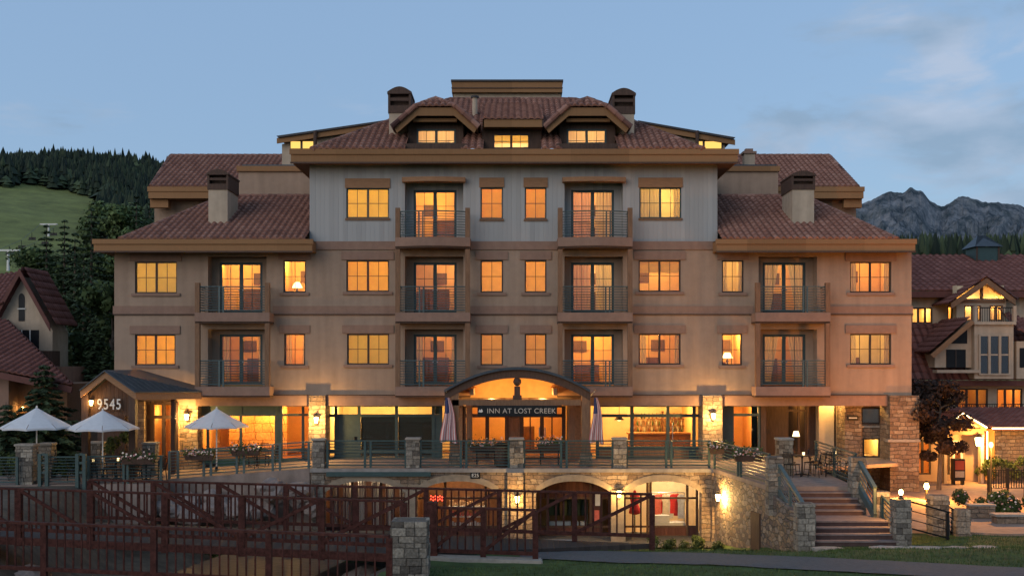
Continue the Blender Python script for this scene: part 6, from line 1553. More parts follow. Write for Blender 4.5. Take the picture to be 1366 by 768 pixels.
# ------------------------------------------------------------------ footbridge and timber railings
def timber_rail(parent, A, B, h, n, diag, name='timber_railing', post=.15, bal=.042, step=.235, low=.10, braces=True, upper=None):
    A, B = Vector(A), Vector(B); d = B - A; up = Vector((0,0,1)); m = M['bridge']
    q = MB(); q.bar(A + up*h, B + up*h, .14, .055); tp = q.build('top_rail', m, parent)
    q = MB(); q.bar(A + up*low, B + up*low, .09, .09); q.build('bottom_rail', m, parent)
    for i in range(n + 1):
        p = A + d * (i / n); q = MB(); q.box(p.x - post/2, p.x + post/2, p.y - post/2, p.y + post/2, p.z - .35, p.z + h - .029); q.build('post', m, parent)
    for i in range(n):
        a, b = A + d * ((i + .04) / n), A + d * ((i + .96) / n); q = MB(); ln = (b - a).length; k = int(ln / step)
        for j in range(1, k + 1):
            p = a.lerp(b, j / (k + 1)); q.box(p.x - bal/2, p.x + bal/2, p.y - bal/2, p.y + bal/2, p.z + low + .047, p.z + h - .029)
        q.build('balusters', m, parent)
        if braces:
            off = Vector((0, -.05, 0)); dg = diag(i)
            lo, hi = (b, a) if dg < 0 else (a, b)
            q = MB(); q.bar(lo + up * (low + .06) + off, hi + up * (h - .05) + off, .05, .09); q.build('brace', m, parent)
M['deck'] = board_mat('deck_boards', (.045,.035,.030), .16, 'X', .3, .6)
fb = thing('footbridge', 'dark red timber footbridge with two braced railings over the creek', 'footbridge', (-6, -15.5, -.8))
BA, BB = Vector((-15.8, -14.7, -.66)), Vector((-2.75, -17.55, -.72)); CA, CB = Vector((-12.75, -12.4, -.72)), Vector((3.78, -15.85, -.74))
timber_rail(fb, BA, BB, 1.22, 6, lambda i: -1 if i < 4 else 1, post=.17)
timber_rail(fb, CA, CB, 1.22, 8, lambda i: -1 if i < 4 else 1, post=.14)
q = MB(); q.hexa([(-15.8, -14.6, -.95), (-2.7, -17.5, -1.0), (3.8, -15.8, -1.0), (-12.75, -12.2, -.95)][:4], [(-15.8, -14.6, -.80), (-2.7, -17.5, -.85), (3.8, -15.8, -.86), (-12.75, -12.2, -.80)]); q.build('deck', M['deck'], fb)
q = MB(); q.bar(BA + Vector((0,.0,-.22)), BB + Vector((0,0,-.22)), .14, .20); q.build('side_beam', M['bridge'], fb)
q = MB(); q.bar(CA + Vector((0,.0,-.22)), Vector((-1.5, -14.75, -.73)) + Vector((0,0,-.22)), .14, .20); q.build('side_beam', M['bridge'], fb)
rl = thing('timber_railing', 'short braced timber railing on a stone kerb at the bridge end', 'railing', (-.8, -18.1, -.9))
timber_rail(rl, (-2.02, -17.75, -.80), (.58, -18.25, -.80), 1.18, 2, lambda i: 1, post=.14)
q = MB(); q.box(-2.13, -1.88, -17.9, -17.62, -1.1, .52); q.build('end_post', M['bridge'], rl)
kb = MB(); kb.hexa([(-2.15, -18.05, -1.2), (.75, -18.6, -1.2), (.75, -18.1, -1.2), (-2.15, -17.55, -1.2)], [(-2.15, -18.05, -.82), (.75, -18.6, -.82), (.75, -18.1, -.82), (-2.15, -17.55, -.82)])
tag(kb.build('kerb_stone', M['cap_stone'], None, bevel=.03), 'long pale stone kerb under the short braced railing', 'kerb')
ra = thing('timber_railing', 'nearest dark red timber railing with plain balusters along the walkway', 'railing', (-8, -20.6, -.78))
timber_rail(ra, (-13.4, -19.75, -.76), (-2.62, -21.95, -.80), 1.12, 4, lambda i: 1, post=.13, bal=.034, step=.225, low=.08, braces=False)
# stone bench by the path
t = thing('bench', 'low stone slab bench on the lawn beside the path', 'bench', (1.2, -14.6, -1.1)); zb = ground_z(1.2, -14.6)
q = MB(); q.box(.25, 1.75, -14.95, -14.4, zb + .30, zb + .42); q.build('slab', M['cap_stone'], t, bevel=.02)
for x in (.45, 1.4): q = MB(); q.box(x, x + .18, -14.9, -14.45, zb - .1, zb + .298); q.build('leg', M['cap_stone'], t, bevel=.02)

# boulders along the creek and the terrace foot
def boulder(label, x, y, z, r, seed, sq=.7, group=None):
    bm = bmesh.new(); bmesh.ops.create_icosphere(bm, subdivisions=3, radius=1)
    for v in bm.verts:
        p = v.co.copy(); k = 1 + .35 * noise.noise(p * 1.3 + Vector((seed*3.1, 0, 0))) + .14 * noise.noise(p * 3.1 + Vector((0, seed*1.7, 0))); v.co = Vector((p.x * r * k * 1.15, p.y * r * k * .9, p.z * r * k * sq))
    me = bpy.data.meshes.new('boulder'); bm.to_mesh(me); bm.free(); me.materials.append(M['boulder']); o = bpy.data.objects.new('boulder', me); COL.objects.link(o); o.location = (x, y, z); o.rotation_euler = (0, 0, seed * 1.3)
    tag(o, label, 'boulder', group); return o
boulder('large reddish boulder below the ramp railing posts', PX(364, -4.6), -4.6, -.70, .62, 1)
boulder('dark flat boulder just east of the large reddish one', PX(397, -4.5), -4.5, -.75, .55, 2, .6)
rnd = random.Random(11)
for i in range(85):
    y = rnd.uniform(-22, -6); cx = -9.0 + 0.22 * (y + 18); x = cx + rnd.choice((-1, 1)) * rnd.uniform(0.1, 5.2)
    if y > -7.5 and x > -8: y -= 2
    boulder('weathered boulder on the creek bank under the footbridge', x, y, ground_z(x, y) + .05, rnd.uniform(.22, .65), i + 5, .7, 'boulders along the creek')
for i in range(14):
    x = -13.0 + i * .42 + rnd.uniform(-.1,.1); boulder('bank boulder at the foot of the ramp wall', x, -4.35 + rnd.uniform(-.4,.2), -1.3 + (x + 13) * .03 + rnd.uniform(-.5,.35), rnd.uniform(.35, .6), i + 80, .75, 'boulders at the ramp wall')

# ------------------------------------------------------------------ neighbours to the west
def gable_house(name, label, Y, wall_poly, holes_fn=None): pass
# upper house: pale gable with an arched window
Yh = 9.0
hu = thing('house', 'pale stucco house with arched gable window and red roof behind the parasols', 'house', (PX(20, Yh), Yh, 0))
p2 = lambda px, py: (PX(px, Yh), PZ(py, Yh))
poly = [p2(-60, 640), p2(70, 640), p2(70, 441), p2(31, 369), p2(0, 426), p2(-60, 426)]
q = MB(); q.prism(poly, Yh, Yh + 1.9); q.build('wall', M['stucco_pale'], hu)
q = MB(); 
for a, b in (((22, 352), (33, 361)),): pass
def rake(pa, pb, Y, parent, th=10, dep=.5):
    (xa, za), (xb, zb) = (PX(pa[0], Y), PZ(pa[1], Y)), (PX(pb[0], Y), PZ(pb[1], Y)); t_ = th / S(Y); q = MB()
    q.hexa([(xa, Y - dep, za - t_), (xb, Y - dep, zb - t_), (xb, Y - dep + .1, zb - t_), (xa, Y - dep + .1, za - t_)], [(xa, Y - dep, za), (xb, Y - dep, zb), (xb, Y - dep + .1, zb), (xa, Y - dep + .1, za)]); return q.build('rake_board', M['roof_trim'], parent)
M['roof_trim'] = mat('roof_trim_red', (.12,.045,.035), .2, 5, .7)
rake((31.5, 359), (72, 432), Yh, hu); rake((-6, 428), (31.5, 359), Yh, hu)
a, b, c = at(31.5, 357, Yh - .5), at(74, 433, Yh - .5), at(-8, 430, Yh - .5); sh = Vector((0, 2.6, 0))
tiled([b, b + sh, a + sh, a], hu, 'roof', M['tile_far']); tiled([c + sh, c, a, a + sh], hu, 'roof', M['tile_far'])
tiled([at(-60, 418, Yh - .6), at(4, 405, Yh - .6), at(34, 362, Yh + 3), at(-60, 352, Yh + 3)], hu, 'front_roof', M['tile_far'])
q = MB(); ar = [p2(25, 428), p2(33, 428), p2(33, 398)] + [(PX(29 + 4*math.cos(t), Yh), PZ(398 - 7*math.sin(t), Yh)) for t in [math.pi*i/8 for i in range(1, 8)]] + [p2(25, 398)]
q.prism(ar, Yh - .03, Yh - .005); wn = q.build('arched_window', M['dark_glass'] if False else mat('dark_pane', (.014,.015,.017), .2, 4, .4, spec=.15), hu)
M['dark_pane'] = bpy.data.materials['dark_pane']
q = MB(); q.box(PX(24, Yh), PX(34.5, Yh), Yh - .06, Yh - .032, PZ(412.5, Yh), PZ(411, Yh)); q.build('muntin', M['white_paint'], wn)
q = MB(); q.box(PX(18, Yh), PX(52, Yh), Yh - .03, Yh - .004, PZ(465, Yh), PZ(440, Yh)); wn = q.build('window', M['dark_pane'], hu)
for p in (29, 40): q = MB(); q.box(PX(p, Yh), PX(p + 1.3, Yh), Yh - .06, Yh - .032, PZ(465, Yh), PZ(440, Yh)); q.build('mullion', M['white_paint'], wn)
q = MB(); q.box(PX(55, Yh), PX(80, Yh), Yh - .9, Yh - .003, PZ(500, Yh), PZ(468, Yh)); q.build('balcony_box', M['dark_wood'], hu)
# lower house: red roof sloping to the patio
Yl = 2.0
hl = thing('house', 'low dark house with red tiled slope beside the patio conifer', 'house', (PX(10, Yl), Yl, -.4))
tiled([at(-80, 478, Yl - 1.2), at(96, 514, Yl - 1.2), at(8, 428, Yl + 4.5), at(-80, 428, Yl + 4.5)], hl, 'roof', M['tile_far'])
tiled([at(96, 514, Yl - 1.2), at(96, 514, Yl + 9), at(8, 428, Yl + 9), at(8, 428, Yl + 4.5)], hl, 'roof', M['tile_far'])
q = MB(); a = at(-80, 480, Yl - 1.2); b = at(97, 516, Yl - 1.2); q.bar(a + Vector((0,-.06,-.12)), b + Vector((0,-.06,-.12)), .12, .26); q.build('eave', M['roof_trim'], hl)
q = MB(); q.box(PX(-80, Yl), PX(20, Yl), Yl - .6, Yl + 8, -.45, PZ(489, Yl)); q.build('wall', M['stucco_dark'], hl)
q = MB(); q.box(PX(20.05, Yl), PX(86, Yl), Yl + .3, Yl + 8, -.45, PZ(512, Yl)); q.build('recessed_wall', M['brown_wood'], hl)
q = MB(); q.box(PX(-4, Yl), PX(5, Yl), Yl - .64, Yl - .605, PZ(560, Yl), PZ(492, Yl)); wn = q.build('window', M['dark_pane'], hl)
lantern('small lit lantern on the low house wall behind the conifer', PX(26, Yl), Yl + .28, PZ(545, Yl), 3, .6)

# ------------------------------------------------------------------ lodge to the east
YD = 15.0
lo = thing('lodge', 'large red roofed lodge with lit gable window and cupola behind the plaza tree', 'lodge', (PX(1300, YD), YD, -1.3))
XE = PX(1216, YD) - 6; XR = PX(1366, YD) + 14
e0 = PZ(388, YD - .8); rY = 22.0; rZ = PZ(341, rY)
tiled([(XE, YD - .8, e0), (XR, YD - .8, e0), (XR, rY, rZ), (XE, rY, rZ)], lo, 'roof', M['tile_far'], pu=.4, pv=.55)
q = MB(); q.box(XE, XR, YD - .82, YD - .74, e0 - .35, e0 - .01); q.build('eave', M['roof_trim'], lo); q = MB(); q.box(XE, XR, YD - .735, YD, e0 - .33, e0 - .28); q.build('soffit', M['soffit'], lo)
l2 = lambda px: PX(px, YD); lz = lambda py: PZ(py, YD)
wins = [(1216, 1244, 410, 431), (1264, 1271, 408, 428)]
wall_holes(XE, XR, PZ(470, YD), e0 - .3, [(l2(a), l2(b), lz(d), lz(c)) for a, b, c, d in wins], YD, .2).build('upper_wall', M['stucco_pale'], lo)
for a, b, c, d in wins:
    sash_frame(l2(a), l2(b), lz(d), lz(c), YD + .04, .08, 3 if b - a > 20 else 1, (1, ()), .07, .02, M['frame_brown'], lo, 'window')
def lroom(a, b, c, d, Y, wt, lamp, col=WARM, wall=None):
    mb = MB(); x0, x1, z0, z1 = PX(a, Y) - .3, PX(b, Y) + .3, PZ(d, Y) - .5, PZ(c, Y) + .4; y0, y1 = Y + .22, Y + 3
    mb.quad((x0,y1,z0),(x1,y1,z0),(x1,y1,z1),(x0,y1,z1)); mb.quad((x0,y0,z0),(x0,y1,z0),(x0,y1,z1),(x0,y0,z1)); mb.quad((x1,y0,z0),(x1,y0,z1),(x1,y1,z1),(x1,y1,z0)); mb.quad((x0,y0,z1),(x0,y1,z1),(x1,y1,z1),(x1,y0,z1)); mb.quad((x0,y0,z0),(x1,y0,z0),(x1,y1,z0),(x0,y1,z0))
    mb.build('room', wall or M['room_cream'], lo); light('ceiling_lamp', ((x0+x1)/2 + lamp, Y + 1.7, z1 - .3), wt, col, .1, lo)
lroom(1216, 1244, 410, 431, YD, 95, .4, AMB); lroom(1264, 1271, 408, 428, YD, 50, 0)
# skirt roof and lower wall
s0, s1 = PZ(507, 12.0), PZ(432, YD)
tiled([(XE, 12.0, s0), (XR, 12.0, s0), (XR, YD - .02, s1), (XE, YD - .02, s1)], lo, 'skirt_roof', M['tile_far'], pu=.4, pv=.55)
q = MB(); q.box(XE, XR, 11.96, 12.04, s0 - .3, s0 - .01); q.build('eave', M['roof_trim'], lo)
q = MB(); q.box(XE, XR, 12.05, 12.9, s0 - .28, s0 - .24); q.build('soffit', M['soffit'], lo)
YW2 = 12.8; l3 = lambda px: PX(px, YW2); l3z = lambda py: PZ(py, YW2)
wl = [(1276, 1318, 518, 552), (1330, 1364, 518, 552), (1231, 1262, 518, 552)]
wall_holes(XE, XR, -1.4, s0 - .25, [(l3(a), l3(b), l3z(d), l3z(c)) for a, b, c, d in wl], YW2, .2).build('lower_wall', M['stucco_pale'], lo)
for i, (a, b, c, d) in enumerate(wl):
    sash_frame(l3(a), l3(b), l3z(d), l3z(c), YW2 + .04, .08, 3, (1, ()), .07, .02, M['frame_brown'], lo, 'window'); lroom(a, b, c, d, YW2, (14, 42, 8)[i], 0, AMB, M['room_orange'])
for a, b in ((1256, 1322), (1326, 1374)):
    q = MB(); q.box(l3(a), l3(b), YW2 - .9, YW2 - .003, l3z(557), l3z(552)); bl = q.build('balcony', M['stucco_pale'], lo)
    q = MB(); q.box(l3(a), l3(b), YW2 - .88, YW2 - .84, l3z(538.5), l3z(537.5)); q.build('top_rail', M['black_metal'], bl)
    q = MB()
    for k in range(int((b - a) / 3)): x = l3(a + 1 + 3*k); q.box(x - .012, x + .012, YW2 - .87, YW2 - .85, l3z(552) + .002, l3z(538.6))
    q.build('balusters', M['black_metal'], bl)
# gabled dormer with a lit glazed gable
YG = 13.4; g2 = lambda px: PX(px, YG); g2z = lambda py: PZ(py, YG)
def prw(poly): return [(g2(a), g2z(b)) for a, b in poly]
gd_ = MB(); 
fr_l = [((1262, 405), (1309, 372)), ((1309, 372), (1347, 400))]
for (a, b), (c, d) in fr_l:
    gd_.hexa([(g2(a), YG - .7, g2z(b + 8)), (g2(c), YG - .7, g2z(d + 8)), (g2(c), YG - .6, g2z(d + 8)), (g2(a), YG - .6, g2z(b + 8))], [(g2(a), YG - .7, g2z(b)), (g2(c), YG - .7, g2z(d)), (g2(c), YG - .6, g2z(d)), (g2(a), YG - .6, g2z(b))])
gdo = gd_.build('glazed_gable', M['brown_wood'], lo)
pk = Vector((g2(1309), YG - .75, g2z(371))); lf = Vector((g2(1259), YG - .75, g2z(406.5))); rt = Vector((g2(1349), YG - .75, g2z(401)))
for e_, flip in ((lf, 0), (rt, 1)):
    eb = e_ + Vector((0, 5, 0)); pb = pk + Vector((0, 6, 0)); tiled([eb, e_, pk, pb] if not flip else [e_, eb, pb, pk], gdo, 'gable_roof', M['tile_far'])
q = wall_holes(g2(1276), g2(1342), g2z(432), g2z(398), [(g2(1286), g2(1309), g2z(428), g2z(407)), (g2(1320), g2(1338), g2z(428), g2z(407))], YG, .15); q.build('gable_wall', M['stucco_pale'], gdo)
for a, b, c in ((1288, 1307, 1307), (1310, 1329, 1310)):
    pass
q = MB(); q.prism(prw([(1286, 400), (1308, 400), (1308, 384)]), YG + .05, YG + .06); q.build('pane', M['glass'], gdo); q = MB(); q.prism(prw([(1311, 400), (1335, 400), (1311, 383)]), YG + .05, YG + .06); q.build('pane', M['glass'], gdo)
q = MB(); q.box(g2(1308), g2(1311), YG - .05, YG + .1, g2z(400), g2z(381)); q.box(g2(1280), g2(1340), YG - .05, YG + .1, g2z(404), g2z(400)); q.build('gable_post', M['brown_wood'], gdo)
sash_frame(g2(1286), g2(1309), g2z(428), g2z(407), YG + .02, .08, 2, (1, ()), .08, .02, M['brown_wood'], lo, 'window'); sash_frame(g2(1320), g2(1338), g2z(428), g2z(407), YG + .02, .08, 2, (1, ()), .08, .02, M['brown_wood'], lo, 'window')
mb = MB(); x0, x1, z0, z1, y0, y1 = g2(1278), g2(1341), g2z(431), g2z(380), YG + .16, YG + .72
mb.quad((x0,y1,z0),(x1,y1,z0),(x1,y1,z1),(x0,y1,z1)); mb.quad((x0,y0,z0),(x0,y1,z0),(x0,y1,z1),(x0,y0,z1)); mb.quad((x1,y0,z0),(x1,y0,z1),(x1,y1,z1),(x1,y1,z0)); mb.quad((x0,y0,z0),(x1,y0,z0),(x1,y1,z0),(x0,y1,z0)); mb.build('room', M['room_cream'], lo)
light('ceiling_lamp', (g2(1300), YG + .45, g2z(403)), 42, AMB, .1, lo); light('ceiling_lamp', (g2(1330), YG + .45, g2z(403)), 32, AMB, .1, lo)
# bay with white framed six light window and roof balcony
YY = 11.4; b2 = lambda px: PX(px, YY); b2z = lambda py: PZ(py, YY)
q = MB(); q.box(b2(1300), b2(1352), YY, 14, b2z(505), b2z(430)); bay = q.build('bay', M['stucco_pale'], lo)
sash_frame(b2(1305), b2(1347), b2z(500), b2z(446), YY - .10, .09, 3, (1, (.5,)), .085, .08, M['stucco_pale'], lo, 'pale_window')
q = MB(); q.box(b2(1305), b2(1347), YY - .012, YY - .004, b2z(500), b2z(446)); q.build('dark_pane', M['dark_pane'], bay)
q = MB(); q.box(b2(1298), b2(1354), YY - .15, YY + .2, b2z(433), b2z(429)); q.build('cornice', M['stucco_pale'], bay)
for p in (1299, 1351): q = MB(); q.box(b2(p), b2(p + 4), YY - .1, YY + .1, b2z(429) + .002, b2z(408)); q.build('balcony_pier', M['stucco_pale'], bay)
q = MB(); q.box(b2(1303), b2(1351), YY - .02, YY + .02, b2z(411), b2z(409.5)); q.build('top_rail', M['black_metal'], bay)
q = MB()
for k in range(15): x = b2(1304.5 + 3.1*k); q.box(x - .012, x + .012, YY - .01, YY + .01, b2z(429) + .003, b2z(411))
q.build('balusters', M['black_metal'], bay)
# lower west dormer: sloped roof, white gable, dark door
q = MB(); Y5 = 11.8; d2 = lambda px: PX(px, Y5); d2z = lambda py: PZ(py, Y5)
q.prism([(d2(1247), d2z(490)), (d2(1299), d2z(490)), (d2(1299), d2z(428)), (d2(1290), d2z(428)), (d2(1247), d2z(472))], Y5, Y5 + 2); dw = q.build('half_gable', M['stucco_pale'], lo)
tiled([Vector((d2(1236), Y5 + 3.2, d2z(470))), Vector((d2(1236), Y5 - .5, d2z(470))), Vector((d2(1290), Y5 - .5, d2z(424))), Vector((d2(1290), Y5 + 3.2, d2z(424)))], dw, 'half_gable_roof', M['tile_far'])
q = MB(); q.bar((d2(1238), Y5 - .52, d2z(475)), (d2(1292), Y5 - .52, d2z(429)), .1, .24); q.build('rake_board', M['header_wood'], dw)
q = MB(); q.prism([(d2(1268), d2z(458)), (d2(1290), d2z(458)), (d2(1290), d2z(437))], Y5 - .03, Y5 - .004); q.build('triangle_pane', M['dark_pane'], dw)
q = MB(); q.box(d2(1262), d2(1288), Y5 - .03, Y5 - .004, d2z(490), d2z(466)); q.build('dark_door', M['dark_pane'], dw); q = MB(); q.box(d2(1274), d2(1275.5), Y5 - .06, Y5 - .032, d2z(490), d2z(466)); q.build('door_stile', M['frame_brown'], dw)
q = MB(); q.box(d2(1244), d2(1300), Y5 - .6, Y5 - .003, d2z(497), d2z(493)); q.build('ledge', M['stucco_pale'], dw)
tiled([Vector((d2(1353), Y5 - .3, d2z(440))), Vector((d2(1430), Y5 - .3, d2z(470))), Vector((d2(1430), Y5 + 2, d2z(440))), Vector((d2(1353), Y5 + 2, d2z(410)))], lo, 'side_dormer_roof', M['tile_far'])
q = MB(); q.box(d2(1356), d2(1420), Y5, Y5 + 1.5, d2z(505), d2z(455)); ed_ = q.build('side_dormer', M['stucco_pale'], lo); q = MB(); q.box(d2(1360), d2(1390), Y5 - .03, Y5 - .004, d2z(490), d2z(464)); q.build('dark_pane', M['dark_pane'], ed_)
# cupola on the ridge
Yk = 20.5; k2 = lambda px: PX(px, Yk); k2z = lambda py: PZ(py, Yk)
q = MB(); q.box(k2(1303), k2(1332), Yk, Yk + 1.6, k2z(352), k2z(329)); cu_ = q.build('cupola', M['railing_dark'], lo)
q = MB(); xa, xb, xm = k2(1299), k2(1336), k2(1317); z0, z1 = k2z(329) + .003, k2z(312)
for tri in (((xa, Yk - .2), (xb, Yk - .2)), ((xb, Yk - .2), (xb, Yk + 1.8)), ((xb, Yk + 1.8), (xa, Yk + 1.8)), ((xa, Yk + 1.8), (xa, Yk - .2))):
    q.quad((*tri[0], z0), (*tri[1], z0), (xm + .25, Yk + .8, z1), (xm - .25, Yk + .8, z1))
q.build('cupola_roof', M['metal_roof'], cu_)
for p in (1302, 1331): q = MB(); q.box(k2(p), k2(p + 2), Yk - .06, Yk - .003, k2z(352), k2z(329)); q.build('corner_board', M['dark_wood'], cu_)
# annex with the rope lights
YX = 4.0; n2 = lambda px: PX(px, YX); n2z = lambda py: PZ(py, YX)
an = thing('annex', 'low stone annex edged with rope lights on the plaza', 'annex', (n2(1320), YX, -1.28))
q = MB(); q.box(n2(1328), n2(1460), YX, YX + 7, -1.3, n2z(572)); q.build('stone_wall', M['stone'], an)
tiled([Vector((n2(1316), YX - .5, n2z(571))), Vector((n2(1470), YX - .5, n2z(571))), Vector((n2(1470), YX + 6, n2z(552))), Vector((n2(1316), YX + 6, n2z(552)))], an, 'roof', M['tile_far'])
q = MB(); q.box(n2(1318), n2(1470), YX - .56, YX - .5, n2z(573), n2z(568.5)); q.build('eave', M['roof_trim'], an)
q = MB(); q.tube([(n2(1316), YX - .6, n2z(570)), (n2(1470), YX - .6, n2z(570))], .03, 6); q.build('rope_light', M['string_light'], an)
Yg = 2.6; m2 = lambda px: PX(px, Yg); m2z = lambda py: PZ(py, Yg)
q = MB()
for (a, b), (c, d) in (((1262, 569), (1284, 551)), ((1284, 551), (1316, 571))):
    q.hexa([(m2(a), Yg, m2z(b + 4)), (m2(c), Yg, m2z(d + 4)), (m2(c), Yg + .1, m2z(d + 4)), (m2(a), Yg + .1, m2z(b + 4))], [(m2(a), Yg, m2z(b)), (m2(c), Yg, m2z(d)), (m2(c), Yg + .1, m2z(d)), (m2(a), Yg + .1, m2z(b))])
q.build('entry_gable', M['brown_wood'], an)
q = MB(); q.tube([(m2(1262), Yg - .05, m2z(569)), (m2(1284), Yg - .05, m2z(551)), (m2(1316), Yg - .05, m2z(570))], .03, 6); q.build('rope_light', M['string_light'], an)
pk = Vector((m2(1284), Yg - .02, m2z(549.5)))
for e_, fl_ in ((Vector((m2(1259), Yg - .02, m2z(569.5))), 0), (Vector((m2(1319), Yg - .02, m2z(571))), 1)):
    eb, pb = e_ + Vector((0, 5, 0)), pk + Vector((0, 5, 0)); tiled([eb, e_, pk, pb] if not fl_ else [e_, eb, pb, pk], an, 'gable_roof', M['tile_far'])
q = MB(); q.prism([(m2(1266), m2z(571)), (m2(1312), m2z(571)), (m2(1284), m2z(554))], Yg + .3, Yg + .4); q.build('gable_panel', M['stucco_pale'], an)
q = MB(); q.box(m2(1262), m2(1316), Yg + .25, Yg + .45, m2z(580), m2z(571.5)); q.build('lintel_beam', M['brown_wood'], an)
q = wall_holes(m2(1214), m2(1330), -1.28, m2z(570), [(m2(1286), m2(1300), -1.27, m2z(590)), (m2(1222), m2(1256), -1.0, m2z(590)), (m2(1266), m2(1282), -1.0, m2z(590))], YX - .2, .19); q.build('front_wall', M['stucco'], an)
yw = YX - .18
def asash(a, b, z0, z1, lv, m): 
    f = sash_frame(m2(a), m2(b), z0, z1, yw, .08, lv, (1, (.7,)), .07, .03, m, an, 'window')
asash(1222, 1256, -1.0, m2z(590), 3, M['frame_brown']); asash(1266, 1282, -1.0, m2z(590), 1, M['frame_brown'])
sash_frame(m2(1286), m2(1300), -1.26, m2z(590), yw, .08, 1, (1, (.72,)), .10, .03, M['white_paint'], an, 'door')
mb = MB(); x0, x1, z0, z1, y0, y1 = m2(1216), n2(1327), -1.27, n2z(572), YX + .02, YX + 4
mb.quad((x0,y1,z0),(x1,y1,z0),(x1,y1,z1),(x0,y1,z1)); mb.quad((x0,y0,z0),(x0,y1,z0),(x0,y1,z1),(x0,y0,z1)); mb.quad((x1,y0,z0),(x1,y0,z1),(x1,y1,z1),(x1,y1,z0)); mb.quad((x0,y0,z1),(x0,y1,z1),(x1,y1,z1),(x1,y0,z1)); mb.quad((x0,y0,z0),(x1,y0,z0),(x1,y1,z0),(x0,y1,z0)); mb.build('room', M['room_orange'], an)
light('ceiling_lamp', (m2(1240), YX + 1.8, 1.0), 90, WARM, .1, an); light('ceiling_lamp', (m2(1290), YX + 1.8, 1.0), 50, WARM, .1, an)
for p in (1262, 1311): q = MB(); q.box(m2(p), m2(p + 4), Yg + .2, Yg + .5, -1.28, m2z(580) - .002); q.build('porch_post', M['stucco_pale'], an)
for p, z in ((1317, 575),): q = MB(); q.tube([(m2(p), Yg - .0, m2z(575)), (m2(p), Yg - .0, m2z(612))], .025, 6); q.build('rope_light', M['string_light'], an)
lantern('bright lantern on the annex post beside its door', m2(1307), Yg + .15, m2z(589), 520, 1.5, col=(1, .48, .11))
t = thing('news_box', 'dark newspaper box with red and white front beside the annex door', 'newspaper box', (m2(1274), Yg - .3, -1.28)); x = m2(1274)
q = MB(); q.box(x - .25, x + .25, Yg - .5, Yg - .1, -1.1, -.15); q.build('body', M['black_metal'], t, bevel=.02); q = MB(); q.box(x - .2, x + .2, Yg - .515, Yg - .503, -.62, -.22); q.build('red_panel', mat('faded_red', (.26,.05,.03), .1, 4, .7), t); q = MB(); q.box(x - .2, x + .2, Yg - .515, Yg - .503, -.95, -.68); q.build('white_panel', M['cap_stone'], t)
for s in (-.2, .2): q = MB(); q.box(x + s - .03, x + s + .03, Yg - .45, Yg - .15, -1.28, -1.102); q.build('leg', M['black_metal'], t)

# plaza: tree, planted bed, fence, seat wall, small glowing post
broadleaf('dark plum leaved tree standing between the hotel and the annex', PX(1252, .3), .3, -1.3, 5.0, 1.3, M['leaf_plum'], 5, n=10000, leaf=.15, crown0=.30)
shrub('planted_bed', 'low bed of grasses and pale flowers lit by the plaza lamps', 'plants', PX(1322, -7), -7.0, -1.28, 3.6, .75, M['leaf_shrub'], 8, 5200, .11, flowers=160, d_=1.6)
shrub('hedge', 'clipped bright hedge under the annex stone wall', 'hedge', n2(1352), 2.9, -1.28, 4.6, 1.2, M['leaf_shrub'], 9, 2600, .13, d_=.9)
shrub('shrub', 'yellowish ground shrub beside the clothes shop window', 'shrub', ax(892), -5.4, ground_z(ax(892), -5.4), 2.1, .5, M['leaf_shrub'], 12, 1500, .09, d_=1.0)
for i_, (x_, y_) in enumerate(((7.5, -5.0), (7.85, -7.4))):
    shrub('shrub', ['low dark shrub at the foot of the angled stone wall, under its lantern', 'low dark shrub at the foot of the angled stone wall, by the service door'][i_], 'shrub', x_ - .25, y_, ground_z(x_ - .25, y_) - .02, 1.1, .42, M['leaf_shrub'], 40 + i_, 900, .09, d_=1.6)
shrub('shrub', 'dark patio shrub under the paired white parasols', 'shrub', PX(86, -2.5), -2.5, -.42, 1.3, .9, M['leaf_shrub'], 14, 1200, .11)
shrub('shrub', 'leafy shrub on the creek bank below the patio railing', 'shrub', PX(150, -6.5), -6.5, ground_z(PX(150, -6.5), -6.5), 3.0, .7, M['leaf_shrub'], 15, 1500, .12, d_=1.4)
shrub('shrub', 'leafy shrub at the foot of the ramp wall', 'shrub', PX(300, -5.2), -5.2, ground_z(PX(300, -5.2), -5.2), 3.2, .9, M['leaf_shrub'], 16, 1500, .12, d_=1.2)
t = thing('planter_wall', 'low stone planter wall with dark top on the plaza', 'planter wall', (PX(1345, -9.2), -9.2, -1.28)); xa, xb = PX(1328, -9.2), PX(1400, -9.2)
q = MB(); q.box(xa, xb, -9.3, -8.9, -1.28, PZ(688, -9.2)); q.build('wall', M['stone'], t); q = MB(); q.box(xa - .05, xb + .05, -9.36, -8.84, PZ(688, -9.2) + .002, PZ(685, -9.2)); q.build('coping', M['cap_stone'], t)
t = thing('planter_wall', 'curved lit stone wall holding the plaza flower bed', 'planter wall', (PX(1310, -8), -8, -1.28)); q = MB()
q.slab([(PX(1292, -8), -8.1), (PX(1326, -8), -8.1), (PX(1326, -8), -7.8), (PX(1292, -8), -7.8)], -1.28, -.86); q.build('wall', M['stone'], t); q = MB(); q.slab([(PX(1291, -8), -8.14), (PX(1327, -8), -8.14), (PX(1327, -8), -7.78), (PX(1291, -8), -7.78)], -.858, -.80); q.build('coping', M['cap_stone'], t)
t = thing('fence', 'black metal picket fence above the plaza flower bed', 'fence', (PX(1345, -2.5), -2.5, -1.28)); Yf = -2.5
for p in (1319, 1343.5, 1368): q = MB(); q.box(PX(p, Yf) - .05, PX(p, Yf) + .05, Yf - .05, Yf + .05, -1.29, PZ(624, Yf)); q.build('post', M['black_metal'], t)
for py in (626, 650): q = MB(); q.box(PX(1319, Yf), PX(1400, Yf), Yf - .02, Yf + .02, PZ(py + 1, Yf), PZ(py, Yf)); q.build('rail', M['black_metal'], t)
